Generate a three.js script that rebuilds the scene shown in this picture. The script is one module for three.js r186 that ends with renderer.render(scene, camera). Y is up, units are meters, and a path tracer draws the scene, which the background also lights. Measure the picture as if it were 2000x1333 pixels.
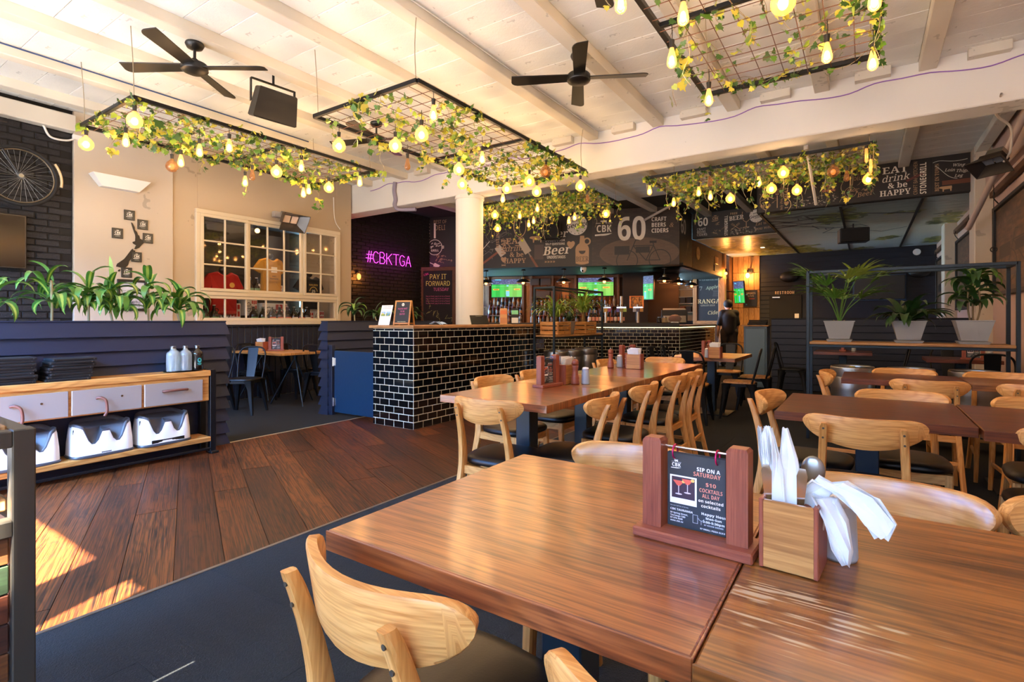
import * as THREE from 'three';
import { Sky } from 'three/addons/objects/Sky.js';
import { mergeGeometries, toCreasedNormals } from 'three/addons/utils/BufferGeometryUtils.js';
import { MarchingCubes } from 'three/addons/objects/MarchingCubes.js';
import { FontLoader } from 'three/addons/loaders/FontLoader.js';
import { TextGeometry } from 'three/addons/geometries/TextGeometry.js';
import { RectAreaLightUniformsLib } from 'three/addons/lights/RectAreaLightUniformsLib.js';

// ---------------------------------------------------------------- camera, sky, sun, exposure
const scene = new THREE.Scene();
const camera = new THREE.PerspectiveCamera(65.97, 2000 / 1333, 0.05, 200);
camera.position.set(0, 1.2, 0);
camera.rotation.y = THREE.MathUtils.degToRad(33.9);
camera.setViewOffset(2000, 1333, 0, 39.5, 2000, 1333);       // vertical lens shift, verticals stay upright
const renderer = new THREE.WebGLRenderer({ antialias: true });
renderer.toneMapping = THREE.LinearToneMapping;
renderer.toneMappingExposure = 1.25;
renderer.shadowMap.enabled = true;
RectAreaLightUniformsLib.init();
const SUN = new THREE.Vector3(0.36 * 0.643, 0.766, 0.93 * 0.643).normalize();
const sky = new Sky(); sky.scale.setScalar(900);
sky.material.uniforms.turbidity.value = 8; sky.material.uniforms.rayleigh.value = 0.5;
sky.material.uniforms.mieCoefficient.value = 0.004; sky.material.uniforms.mieDirectionalG.value = 0.7;
sky.material.uniforms.sunPosition.value.copy(SUN);
scene.add(sky);
scene.backgroundIntensity = 8; scene.environmentIntensity = 8;
const sun = new THREE.DirectionalLight(0xfff4e6, 105);
sun.position.copy(SUN).multiplyScalar(20); sun.castShadow = true; sun.name = 'sun';
Object.assign(sun.shadow.camera, { left: -12, right: 12, top: 12, bottom: -12, near: 1, far: 60 });
scene.add(sun, sun.target);
const BULB = 0.5;                                             // candela of a filament bulb

// ---------------------------------------------------------------- helpers
let seed0 = 7;
const rnd = () => { seed0 = (seed0 + 0x6d2b79f5) | 0; let t = Math.imul(seed0 ^ (seed0 >>> 15), 1 | seed0); t = (t + Math.imul(t ^ (t >>> 7), 61 | t)) ^ t; return ((t ^ (t >>> 14)) >>> 0) / 4294967296; };
const rr = (a, b) => a + (b - a) * rnd();
const V = (x, y, z) => new THREE.Vector3(x, y, z);
const PI = Math.PI;
const used = {};
const numbered = (n) => { const k = used[n] = (used[n] ?? -1) + 1; return k ? n + '_' + String(k).padStart(3, '0') : n; };
function thing(name, label, category, p = [0, 0, 0], ry = 0, group) {
  const o = new THREE.Group(); o.name = numbered(name); o.position.set(...p); o.rotation.y = ry;
  o.userData = { label, category }; if (group) o.userData.group = group;
  scene.add(o); return o;
}
function part(name, g, m, parent, p, r, label) {
  const o = new THREE.Mesh(g, m); o.name = numbered(name); o.castShadow = o.receiveShadow = true;
  if (p) o.position.set(...p); if (r) o.rotation.set(...r);
  if (label) o.userData.label = label;
  (parent ?? scene).add(o); return o;
}
function solo(name, label, category, g, m, p, r, group) {
  const o = part(name, g, m, scene, p, r); o.userData = { label, category }; if (group) o.userData.group = group; return o;
}
function struct(name, g, m, parent, p) { const o = part(name, g, m, parent, p); if (!parent) o.userData.kind = 'structure'; return o; }
function copy(root, p, ry, label, group) {
  const c = root.clone(); c.name = numbered(root.name.replace(/_\d{3}$/, '')); c.position.set(...p); c.rotation.set(0, ry, 0);
  c.userData = { ...root.userData, label }; if (group) c.userData.group = group;
  c.traverse((k) => { if (k !== c && k.isMesh) { k.castShadow = k.receiveShadow = true; } });
  scene.add(c); return c;
}
const ORD = ['first', 'second', 'third', 'fourth', 'fifth', 'sixth', 'seventh', 'eighth', 'ninth', 'tenth', 'eleventh', 'twelfth', 'thirteenth', 'fourteenth', 'fifteenth', 'sixteenth', 'seventeenth', 'eighteenth', 'nineteenth', 'twentieth'];
const ord = (i) => ORD[i] ?? (i + 1) + 'th';
const T = (g, x = 0, y = 0, z = 0, rx = 0, ry = 0, rz = 0) => { g.applyMatrix4(new THREE.Matrix4().makeRotationFromEuler(new THREE.Euler(rx, ry, rz)).setPosition(x, y, z)); return g; };
const M1 = (list) => mergeGeometries(list.map((g) => { const h = g.index ? g.toNonIndexed() : g; for (const k of Object.keys(h.attributes)) if (!['position', 'normal', 'uv'].includes(k)) h.deleteAttribute(k); if (!h.attributes.uv) h.setAttribute('uv', new THREE.BufferAttribute(new Float32Array(h.attributes.position.count * 2), 2)); return h; }));
// uv in metres from the dominant normal, u along the grain axis
function uvm(g, grain = 'x', off = 0, off2 = 0) {
  const p = g.attributes.position, n = g.attributes.normal, uv = new Float32Array(p.count * 2), A = ['x', 'y', 'z'];
  for (let i = 0; i < p.count; i++) {
    const c = [p.getX(i), p.getY(i), p.getZ(i)], m = [Math.abs(n.getX(i)), Math.abs(n.getY(i)), Math.abs(n.getZ(i))];
    const d = m.indexOf(Math.max(...m)), gi = A.indexOf(grain), t = [0, 1, 2].filter((k) => k !== d);
    const ui = t.includes(gi) ? gi : t[0], vi = t.find((k) => k !== ui);
    uv[2 * i] = c[ui] + off; uv[2 * i + 1] = c[vi] + off2;
  }
  g.setAttribute('uv', new THREE.BufferAttribute(uv, 2)); return g;
}
// box with chamfered edges, 44 triangles, uv in metres
function cb(w, h, d, c = 0.004, grain = 'x', off = 0, off2 = 0) {
  c = Math.min(c, w * 0.45, h * 0.45, d * 0.45);
  const a = [w / 2, h / 2, d / 2], v = [], I = {}, tri = [];
  for (const sx of [-1, 1]) for (const sy of [-1, 1]) for (const sz of [-1, 1]) for (let k = 0; k < 3; k++) {
    const s = [sx, sy, sz]; I[s.join() + k] = v.length; v.push(s.map((q, j) => q * (j === k ? a[j] : a[j] - c)));
  }
  const quad = (p, q, r, s) => tri.push(p, q, r, p, r, s), at = (s, k) => I[s.join() + k];
  for (let k = 0; k < 3; k++) for (const s of [-1, 1]) {
    const u = (k + 1) % 3, w2 = (k + 2) % 3, f = (x, y) => { const q = [0, 0, 0]; q[k] = s; q[u] = x; q[w2] = y; return at(q, k); };
    s > 0 ? quad(f(-1, -1), f(1, -1), f(1, 1), f(-1, 1)) : quad(f(-1, 1), f(1, 1), f(1, -1), f(-1, -1));
    for (const e of [-1, 1]) {                              // edges shared by faces k and u
      const g = (t, m) => { const q = [0, 0, 0]; q[k] = s; q[u] = e; q[w2] = t; return at(q, m); };
      s * e > 0 ? quad(g(-1, k), g(-1, u), g(1, u), g(1, k)) : quad(g(1, k), g(1, u), g(-1, u), g(-1, k));
    }
  }
  for (const sx of [-1, 1]) for (const sy of [-1, 1]) for (const sz of [-1, 1]) { const s = [sx, sy, sz]; sx * sy * sz > 0 ? tri.push(at(s, 0), at(s, 1), at(s, 2)) : tri.push(at(s, 0), at(s, 2), at(s, 1)); }
  const P = new Float32Array(tri.length * 3); tri.forEach((t, i) => P.set(v[t], 3 * i));
  const g = new THREE.BufferGeometry().setAttribute('position', new THREE.BufferAttribute(P, 3)); g.computeVertexNormals();
  return uvm(g, grain, off, off2);
}
const bx = (x0, x1, y0, y1, z0, z1, c = 0.004, grain = 'x') => { const g = T(cb(x1 - x0, y1 - y0, z1 - z0, c, grain), (x0 + x1) / 2, (y0 + y1) / 2, (z0 + z1) / 2); return uvm(g, grain); };
// skin over rings of equal length; caps close the ends
function loft(rings, caps = true, crease = 0.7, grain) {
  const n = rings[0].length, p = [], idx = [];
  rings.forEach((r) => r.forEach((q) => p.push(...q)));
  for (let i = 0; i < rings.length - 1; i++) for (let j = 0; j < n; j++) { const a = i * n + j, b = i * n + (j + 1) % n, c = a + n, d = b + n; idx.push(a, b, d, a, d, c); }
  if (caps) for (const [i, s] of [[0, -1], [rings.length - 1, 1]]) {
    const c = [0, 1, 2].map((k) => rings[i].reduce((t, q) => t + q[k], 0) / n), k = p.length / 3; p.push(...c);
    for (let j = 0; j < n; j++) { const a = i * n + j, b = i * n + (j + 1) % n; s > 0 ? idx.push(a, b, k) : idx.push(b, a, k); }
  }
  let g = new THREE.BufferGeometry().setAttribute('position', new THREE.Float32BufferAttribute(p, 3)); g.setIndex(idx); g.computeVertexNormals();
  g = toCreasedNormals(g, crease); return uvm(g, grain ?? 'y');
}
// a bar along points with its own width and depth at each (x = width axis X, z = depth axis Z)
const sec = (x, y, z, w, d, k = 8) => Array.from({ length: k }, (_, i) => { const a = -(i + 0.5) / k * 2 * PI, q = 0.5; return [x + w / 2 * Math.sign(Math.cos(a)) * Math.abs(Math.cos(a)) ** q, y, z + d / 2 * Math.sign(Math.sin(a)) * Math.abs(Math.sin(a)) ** q]; });
const lathe = (pts, seg = 20) => new THREE.LatheGeometry(pts.map(([x, y]) => new THREE.Vector2(x, y)), seg);
const cyl = (r0, r1, h, seg = 16, x = 0, y = 0, z = 0) => T(new THREE.CylinderGeometry(r0, r1, h, seg), x, y + h / 2, z);
const curve = (pts, t = 0.5) => new THREE.CatmullRomCurve3(pts.map((p) => V(...p)), false, 'catmullrom', t);
const tube = (pts, r, seg = 16, rad = 6, t = 0.5) => new THREE.TubeGeometry(curve(pts, t), seg, r, rad, false);
function rod(a, b, r, k = 6) {                               // straight round bar between two points
  const A = V(...a), B = V(...b), L = A.distanceTo(B), g = new THREE.CylinderGeometry(r, r, L, k);
  g.applyQuaternion(new THREE.Quaternion().setFromUnitVectors(V(0, 1, 0), B.clone().sub(A).normalize())); const m = A.add(B).multiplyScalar(0.5); g.translate(m.x, m.y, m.z); return g;
}
function bar(a, b, w, h = w) {                               // straight square bar
  const A = V(...a), B = V(...b), L = A.distanceTo(B), g = cb(w, h, L, 0.002, 'z');
  const m = new THREE.Matrix4().lookAt(B, A, Math.abs(B.y - A.y) > L * 0.99 ? V(1, 0, 0) : V(0, 1, 0)); g.applyMatrix4(m); const c = A.add(B).multiplyScalar(0.5); g.translate(c.x, c.y, c.z); return g;
}
const plate = (shape, d, c = 0.002) => new THREE.ExtrudeGeometry(shape, { depth: d, bevelEnabled: c > 0, bevelThickness: c, bevelSize: c, bevelSegments: 1, curveSegments: 8 });
const poly = (pts) => new THREE.Shape(pts.map(([x, y]) => new THREE.Vector2(x, y)));
const plane = (w, h, x = 0, y = 0, z = 0, rx = 0, ry = 0, rz = 0) => T(new THREE.PlaneGeometry(w, h), x, y, z, rx, ry, rz);

// ---------------------------------------------------------------- textures
const hash = (x, y, s) => { let h = Math.imul(x, 374761393) ^ Math.imul(y, 668265263) ^ Math.imul(s, 1274126177); h = Math.imul(h ^ (h >>> 13), 1274126177); return ((h ^ (h >>> 16)) >>> 0) / 4294967296; };
function pn(x, y, px, py, s) {
  const xi = Math.floor(x), yi = Math.floor(y), fx = x - xi, fy = y - yi, u = fx * fx * (3 - 2 * fx), v = fy * fy * (3 - 2 * fy), m = (a, p) => ((a % p) + p) % p;
  const a = hash(m(xi, px), m(yi, py), s), b = hash(m(xi + 1, px), m(yi, py), s), c = hash(m(xi, px), m(yi + 1, py), s), d = hash(m(xi + 1, px), m(yi + 1, py), s);
  return a + (b - a) * u + (c - a) * v + (a - b - c + d) * u * v;
}
function dataTex(n, m, f, srgb = true) {
  const d = new Uint8Array(n * m * 4);
  for (let j = 0; j < m; j++) for (let i = 0; i < n; i++) { const c = f(i / n, j / m), o = (j * n + i) * 4; d[o] = c[0] * 255; d[o + 1] = c[1] * 255; d[o + 2] = c[2] * 255; d[o + 3] = 255; }
  const t = new THREE.DataTexture(d, n, m); t.wrapS = t.wrapT = THREE.RepeatWrapping; t.magFilter = THREE.LinearFilter; t.minFilter = THREE.LinearMipmapLinearFilter; t.generateMipmaps = true;
  if (srgb) t.colorSpace = THREE.SRGBColorSpace; t.needsUpdate = true; return t;
}
const cl = (x) => Math.min(1, Math.max(0, x));
const mix3 = (a, b, t) => [a[0] + (b[0] - a[0]) * t, a[1] + (b[1] - a[1]) * t, a[2] + (b[2] - a[2]) * t];
const hex = (h) => [(h >> 16 & 255) / 255, (h >> 8 & 255) / 255, (h & 255) / 255];
function wood(s, lo, hi, { R = 9, K = 1.6, fine = 0.35, n = 512, m = 512, scratch = 0, ring = 0.3 } = {}) {
  const A = hex(lo), B = hex(hi);
  return dataTex(n, m, (x, y) => {
    const w = pn(x * 3, y * 4, 3, 4, s) * K + pn(x * 7, y * 11, 7, 11, s + 1) * K * 0.3;
    const r = 0.5 + 0.5 * Math.sin(2 * PI * (y * R + w * 3)), f = pn(x * 7, y * 110, 7, 110, s + 2), f2 = pn(x * 26, y * 230, 26, 230, s + 3), b = pn(x * 2, y * 5, 2, 5, s + 4);
    let t = cl(0.28 + ring * (Math.pow(r, 2.2) - 0.25) + fine * (f - 0.45) + 0.3 * (f2 - 0.5) + 0.45 * (b - 0.5));
    let c = mix3(B, A, t);
    if (scratch) { const q = pn(x * 22, y * 150, 22, 150, s + 9) * (0.25 + 1.15 * pn(x * 3, y * 3, 3, 3, s + 8)); if (q > 1 - scratch) c = mix3(c, [0.74, 0.64, 0.5], cl((q - 1 + scratch) * 5)); }
    return c;
  });
}
const rep = (t, sx, sy) => { const c = t.clone(); c.repeat.set(1 / sx, 1 / sy); c.needsUpdate = true; return c; };
function canvas(w, h, f) {
  const c = document.createElement('canvas'); c.width = w; c.height = h; const x = c.getContext('2d'); f(x, w, h);
  const t = new THREE.CanvasTexture(c); t.colorSpace = THREE.SRGBColorSpace; t.magFilter = THREE.LinearFilter; return t;
}
const std = (color, roughness = 0.6, o = {}) => new THREE.MeshStandardMaterial({ color, roughness, ...o });
const phy = (color, roughness = 0.5, o = {}) => new THREE.MeshPhysicalMaterial({ color, roughness, ...o });
const noiseT = dataTex(256, 256, (x, y) => { const v = 0.5 * pn(x * 24, y * 24, 24, 24, 3) + 0.5 * pn(x * 90, y * 90, 90, 90, 4); return [v, v, v]; }, false);
const softT = dataTex(256, 256, (x, y) => { const v = 0.5 * pn(x * 4, y * 4, 4, 4, 13) + 0.3 * pn(x * 11, y * 11, 11, 11, 14) + 0.2 * pn(x * 40, y * 40, 40, 40, 15); return [v, v, v]; }, false);
const paintT = dataTex(512, 512, (x, y) => { const v = 0.9 + 0.1 * pn(x * 5, y * 5, 5, 5, 21), k = pn(x * 60, y * 60, 60, 60, 22) * pn(x * 9, y * 9, 9, 9, 23), d = k > 0.7 ? 0.88 : 1; return [v * d, v * d * 0.995, v * d * 0.985]; });
const oakT = wood(31, 0xa86a2a, 0xe4b06a, { R: 9, K: 1.5, fine: 0.55, ring: 0.22, n: 1024 });
const tableT = wood(41, 0x4a200c, 0xa55c2c, { R: 8, K: 1.3, fine: 0.6, ring: 0.25, n: 1024 });
const wornT = wood(47, 0x45240e, 0xa06228, { R: 8, K: 1.0, fine: 0.6, scratch: 0.15, ring: 0.25, n: 1024 });
const floorT = wood(53, 0x0d0603, 0x84481a, { R: 7, K: 1.4, fine: 1.0, ring: 0.2, n: 1024 });
const honeyT = wood(61, 0x8a5424, 0xd29a55, { R: 8, K: 1.2, fine: 0.4 });
const rusticT = wood(67, 0x6b4a2c, 0xb98b58, { R: 6, K: 1.8, fine: 0.5 });
const mahogT = wood(71, 0x6a2c1c, 0x9a5238, { R: 6, K: 0.6, fine: 0.5, ring: 0.12 });
const M = {
  beam: std(0xe9e7e0, 0.85, { map: rep(paintT, 3.1, 3.1) }), plaster: std(0xc4b196, 0.85, { map: rep(paintT, 3, 3) }), pier: std(0xcfc3b2, 0.85, { map: rep(paintT, 3.1, 3.1) }),
  ceil: std(0xf0f2ee, 0.8, { map: rep(paintT, 1.3, 1.3), bumpMap: rep(noiseT, 0.6, 0.6), bumpScale: 0.0012 }), joist: std(0xe0dacb, 0.75, { map: rep(paintT, 1.7, 1.7) }),
  seam: std(0x2b2823, 0.9), navy: phy(0x0f1b33, 0.55, { bumpMap: rep(softT, 0.8, 0.8), bumpScale: 0.0008 }), navyDark: phy(0x0c1423, 0.65), blueDoor: phy(0x103252, 0.38, { bumpMap: rep(noiseT, 0.5, 0.5), bumpScale: 0.0008 }),
  tile: phy(0x07080a, 0.1, { clearcoat: 0.6, clearcoatRoughness: 0.05 }), grout: std(0xd9d2b8, 0.9), brick: std(0x1c1b1e, 0.7, { bumpMap: rep(noiseT, 0.25, 0.25), bumpScale: 0.004 }), brickDark: std(0x151112, 0.75), mortar: std(0x17130f, 0.9),
  oak: std(0xfff4e8, 0.45, { map: rep(oakT, 0.7, 0.35) }), oakPale: phy(0xfff4e6, 0.4, { map: rep(oakT, 0.9, 0.45), clearcoat: 0.9, clearcoatRoughness: 0.22 }), vinyl: phy(0x060607, 0.38, { bumpMap: rep(noiseT, 0.08, 0.08), bumpScale: 0.0002 }),
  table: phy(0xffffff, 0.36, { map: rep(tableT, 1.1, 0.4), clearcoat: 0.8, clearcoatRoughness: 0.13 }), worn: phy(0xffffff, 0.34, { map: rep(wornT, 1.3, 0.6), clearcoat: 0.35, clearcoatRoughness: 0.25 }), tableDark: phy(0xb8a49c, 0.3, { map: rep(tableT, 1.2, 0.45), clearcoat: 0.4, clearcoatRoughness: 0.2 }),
  honey: std(0xffffff, 0.42, { map: rep(honeyT, 1.2, 0.5) }), rustic: std(0xffffff, 0.6, { map: rep(rusticT, 1.4, 0.6) }), rusticDark: std(0x8a7868, 0.65, { map: rep(rusticT, 1.1, 0.5) }), mahog: std(0xffffff, 0.42, { map: rep(mahogT, 0.5, 0.25) }),
  steel: std(0x9aa0a3, 0.3, { metalness: 1 }), chrome: std(0xdfe3e6, 0.14, { metalness: 1 }), keg: std(0xa7a8a4, 0.33, { metalness: 1, bumpMap: rep(softT, 0.4, 0.4), bumpScale: 0.001 }), blackSteel: std(0x15171a, 0.42, { metalness: 0.5 }), gunmetal: std(0x2b3740, 0.42, { metalness: 0.6 }), rawSteel: std(0x5d574c, 0.45, { metalness: 0.75 }),
  black: std(0x0b0b0c, 0.5), blackGloss: phy(0x060607, 0.15), blackSoft: std(0x121214, 0.75), white: std(0xeceae4, 0.5), whiteGloss: phy(0xf0eee8, 0.22), paper: std(0xdedcd7, 0.8), greyPlastic: std(0x4a4d53, 0.4), leather: std(0x6f4438, 0.5), silverPaint: std(0xa9a29b, 0.42, { metalness: 0.35 }),
  carpet: std(0x121615, 0.95, { bumpMap: rep(noiseT, 0.12, 0.12), bumpScale: 0.004 }), carpetB: std(0x161a1a, 0.95, { bumpMap: rep(noiseT, 0.12, 0.12), bumpScale: 0.004 }),
  glass: phy(0xffffff, 0.02, { transmission: 1, thickness: 0, ior: 1.5 }), clearPlastic: phy(0xf2f6f6, 0.12, { transmission: 0.9, thickness: 0 }), bottleDark: phy(0x140a06, 0.08, { clearcoat: 1 }), bottleAmber: phy(0x5a2c0c, 0.08, { clearcoat: 1 }), bottleClear: phy(0xdfe6e4, 0.08, { transmission: 0.75, thickness: 0 }),
  potGrey: std(0x94999d, 0.55), soil: std(0x2a1d12, 0.95), terracotta: std(0x8a8078, 0.8), person: std(0x0c0c0e, 0.85), trousers: std(0x28211d, 0.85), skin: std(0xb07f62, 0.55), hair: std(0x0a0807, 0.7),
  purple: std(0x8f63b8, 0.5), cord: std(0x16130f, 0.6), wire: std(0x5a3a28, 0.6, { metalness: 0.4 }), twine: std(0x8f8268, 0.8), led: std(0x000000, 1, { emissive: 0xffe2a4, emissiveIntensity: 3 }),
};
const leafMat = (c, o = {}) => phy(c, 0.5, { transmission: 0.3, thickness: 0, side: THREE.DoubleSide, ...o });
const IVY = [leafMat(0x4f7a1c), leafMat(0x809a28), leafMat(0xb0b034), leafMat(0x2c5216), leafMat(0xc8bb48)];
const PLANT = { fresh: leafMat(0x5d9030), deep: leafMat(0x2b5526), dark: leafMat(0x21461f), lime: leafMat(0x9db54a), stripe: leafMat(0x77a043), brown: leafMat(0x8b6a38) };
// ================================================================ the room
const CEIL = 3.72;
function prism(pts, y0, y1, uv) {                             // flat piece of floor from its outline [x, z], counter-clockwise seen from above
  const p = [], u = [], put = (x, y, z) => { p.push(x, y, z); u.push(...uv(x, z)); }, n = pts.length;
  for (let i = 1; i < n - 1; i++) for (const k of [0, i, i + 1]) put(pts[k][0], y1, pts[k][1]);
  for (let i = 0; i < n; i++) { const [a, b] = pts[i], [c, d] = pts[(i + 1) % n]; put(a, y1, b); put(a, y0, b); put(c, y0, d); put(a, y1, b); put(c, y0, d); put(c, y1, d); }
  const g = new THREE.BufferGeometry().setAttribute('position', new THREE.Float32BufferAttribute(p, 3)).setAttribute('uv', new THREE.Float32BufferAttribute(u, 2)); g.computeVertexNormals(); return g;
}
function clip(pts, x0, x1, z0, z1) {
  for (const [k, s, v] of [[0, 1, x0], [0, -1, x1], [1, 1, z0], [1, -1, z1]]) {
    const out = [];
    pts.forEach((a, i) => { const b = pts[(i + 1) % pts.length], da = s * (a[k] - v), db = s * (b[k] - v); if (da >= 0) out.push(a); if (da * db < 0) { const t = da / (da - db); out.push([a[0] + (b[0] - a[0]) * t, a[1] + (b[1] - a[1]) * t]); } });
    pts = out; if (pts.length < 3) return [];
  }
  return pts;
}
const floor = struct('floor', bx(-9.4, 1.9, -0.25, -0.012, -18, 1.5), M.seam);
{
  const fl = [0, 1, 2].map((i) => phy([0xdccfc6, 0xbeaa9a, 0xa08c7e][i], 0.5, { specularIntensity: 0.7, map: rep(floorT, 1.2, 0.4), clearcoat: 0.08, clearcoatRoughness: 0.25, bumpMap: rep(floorT, 1.6, 0.62), bumpScale: 0.0012 }));
  const ux = -0.911, uz = -0.413, vx = -0.413, vz = 0.911, PW = 0.215;
  for (let k = -60; k < 60; k++) {
    const v0 = -0.16 + k * PW; let u = -12 + rr(0, 2);
    while (u < 14) {
      const L = rr(1.7, 2.7), e = 0.0016, q = [[u + e, v0 + e], [u + L - e, v0 + e], [u + L - e, v0 + PW - e], [u + e, v0 + PW - e]].map(([a, b]) => [a * ux + b * vx, a * uz + b * vz]);
      const c = clip(q, -5.18, -2.64, -11.2, 1.2); u += L;
      if (c.length < 3) continue;
      const ou = rr(0, 5), ov = rr(0, 5), far = c.every((t) => t[1] < -9);
      if (far) continue;
      let a = 0; c.forEach((t, i) => { const s = c[(i + 1) % c.length]; a += t[0] * s[1] - s[0] * t[1]; }); if (a > 0) c.reverse();
      part('floor_plank', prism(c, -0.012, -0.0005 + rr(-0.0006, 0.0004), (x, z) => [x * ux + z * uz + ou, x * vx + z * vz + ov]), fl[Math.floor(rr(0, 3))], floor);
    }
  }
  const W4 = (x, z) => [x, z];
  for (let i = 0; i < 9; i++) for (let j = 0; j < 14; j++) {
    const x0 = -2.62 + i * 0.5, z1 = 1.2 - j * 0.5, x1 = Math.min(1.5, x0 + 0.5); if (x1 - x0 < 0.1) continue;
    part('carpet_tile', prism([[x0 + 0.0008, z1 - 0.0008], [x1 - 0.0008, z1 - 0.0008], [x1 - 0.0008, z1 - 0.4992], [x0 + 0.0008, z1 - 0.4992]], -0.012, rr(-0.0006, 0.0006), (i + j) % 2 ? W4 : (x, z) => [z, x]), rnd() < 0.5 ? M.carpet : M.carpetB, floor);
  }
  part('carpet', M1([prism([[-2.62, -5.8], [1.5, -5.8], [1.5, -17], [-2.62, -17]], -0.012, 0, W4), prism([[-9.2, 1.2], [-5.2, 1.2], [-5.2, -11.2], [-9.2, -11.2]], -0.012, 0, W4), prism([[-9.2, -11.2], [-2.62, -11.2], [-2.62, -17], [-9.2, -17]], -0.012, 0, W4), prism([[-5.18, -9], [-2.64, -9], [-2.64, -11.2], [-5.18, -11.2]], -0.012, 0, W4)]), M.carpet, floor);
  struct('trim_1', bx(-5.2, -5.18, -0.01, 0.005, -7, 0.9, 0.002, 'z'), std(0xb9a98a, 0.4, { metalness: 0.5 }));
  struct('trim_2', bx(-2.64, -2.62, -0.01, 0.004, -9, 1.2, 0.002, 'z'), std(0x77726a, 0.35, { metalness: 0.7 }));
}
// ceiling, boards between the joists, joists, the big beam
const ceiling = struct('ceiling', bx(-9.4, 1.9, CEIL + 0.012, CEIL + 0.25, -18, 1.5), M.seam);
{
  const RE = [1.45, 0.57, -0.31, -1.19, -2.07, -2.95, -3.83, -4.71, -5.59, -6.47, -7.35], z9 = [1.2, -6.45];
  const bs = [0, 1, 2].map((i) => T(uvm(cb(0.736, 0.014, 0.296, 0.003), 'x', i * 0.7, i * 0.3)));
  RE.forEach((x, i) => {
    const left = i + 1 < RE.length ? RE[i + 1] : -7.9, w = x - 0.14 - left;
    for (let k = 0; k < 26; k++) {
      const z = 1.05 - 0.3 * k - 0.0; if (z < -6.5) break;
      const g = Math.abs(w - 0.74) < 0.02 ? bs[k % 3] : uvm(cb(w - 0.004, 0.014, 0.296, 0.003), 'x');
      if (z < 0.4) part('ceiling_board', g, M.ceil, ceiling, [left + w / 2, CEIL + 0.004 - rr(0, 0.0035), z], [0, 0, rr(-0.002, 0.002)]);
    }
    const far = []; for (let k = 0; k < 12; k++) far.push(T(cb(Math.max(0.1, w) - 0.004, 0.014, 0.296, 0.003), left + w / 2, CEIL + 0.004 - rr(0, 0.004), -6.95 - 0.3 * k));
    const f = part('ceiling_board', M1(far), M.ceil, ceiling); f.userData.kind = 'stuff';
    part('ceiling_joist', bx(x - 0.14, x, CEIL - 0.1, CEIL + 0.01, -6.45, 1.2, 0.006, 'z'), M.joist, ceiling);
    part('ceiling_joist', bx(x - 0.14, x, CEIL - 0.1, CEIL + 0.01, -13, -6.79, 0.006, 'z'), M.joist, ceiling);
  });
  const near = []; for (let k = 0; k < 3; k++) near.push(T(cb(9.3, 0.014, 0.296, 0.003), -3.2, CEIL + 0.006, 1.05 - 0.3 * k));
  part('ceiling_board', M1(near), M.ceil, ceiling).userData.kind = 'stuff';
  const beam = struct('ceiling_beam', bx(-9.2, 1.5, 3.19, CEIL + 0.01, -6.79, -6.45, 0.01), M.beam);
  RE.slice(1, 10).forEach((x, i) => part('nogging_block', T(cb(0.3, 0.09, 0.1, 0.004), x + 0.37, CEIL - 0.045, -6.41), M.joist, beam));
  const pts = []; for (let x = 1.4; x > -7.6; x -= 0.22) pts.push([x, 3.57 + 0.03 * Math.sin(x * 5.3) + 0.012 * Math.sin(x * 17), -6.44]);
  solo('cable', 'thin purple data cable looping along the top of the white ceiling beam', 'cable', tube(pts, 0.006, 120, 5), M.purple);
  const ev = [[-6.75, 3.6], [-6.77, 3.45], [-6.74, 3.3], [-6.76, 3.2]].map(([x, y]) => [x, y, -6.42]).concat([[-6.73, 3.14, -6.5], [-6.45, 3.13, -6.62]]);
  solo('conduit', 'thick bundled grey conduit running down where beam meets window wall', 'pipe', tube(ev, 0.035, 40, 8), std(0x8d8595, 0.6));
  solo('cable', 'white cable clipped to the window wall beside the thick grey conduit', 'cable', tube([[-7.86, 3.4, -6.0], [-7.87, 3.1, -6.02], [-7.86, 2.95, -6.05], [-7.87, 2.85, -6.15]], 0.008, 20, 5), M.white);
  solo('cable', 'blue cable running along a ceiling joist above the first ivy grid', 'cable', tube([[-6.44, 3.7, 0.6], [-6.44, 3.695, -1], [-6.44, 3.7, -3], [-6.44, 3.695, -4.5]], 0.008, 24, 5), std(0x2d4470, 0.5));
  for (const [x, t] of [[-1.17, 'with the two-blade-long fan hanging beside it'], [-2.93, 'above the ivy grid over the counter']])
    solo('cable', 'clipped white cable along the ceiling joist ' + t, 'cable', tube([0.5, -0.5, -1.5, -2.5, -3.5, -4.5, -5.5, -6.3].map((z, i) => [x, CEIL - 0.02 - (i % 2) * 0.006, z]), 0.006, 60, 5), M.white);
}
const column = struct('column', M1([cyl(0.22, 0.22, 3.19, 48), cyl(0.235, 0.235, 0.05, 48, 0, 3.13)]), M.beam, undefined, [-5.27, 0, -6.62]);
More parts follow.
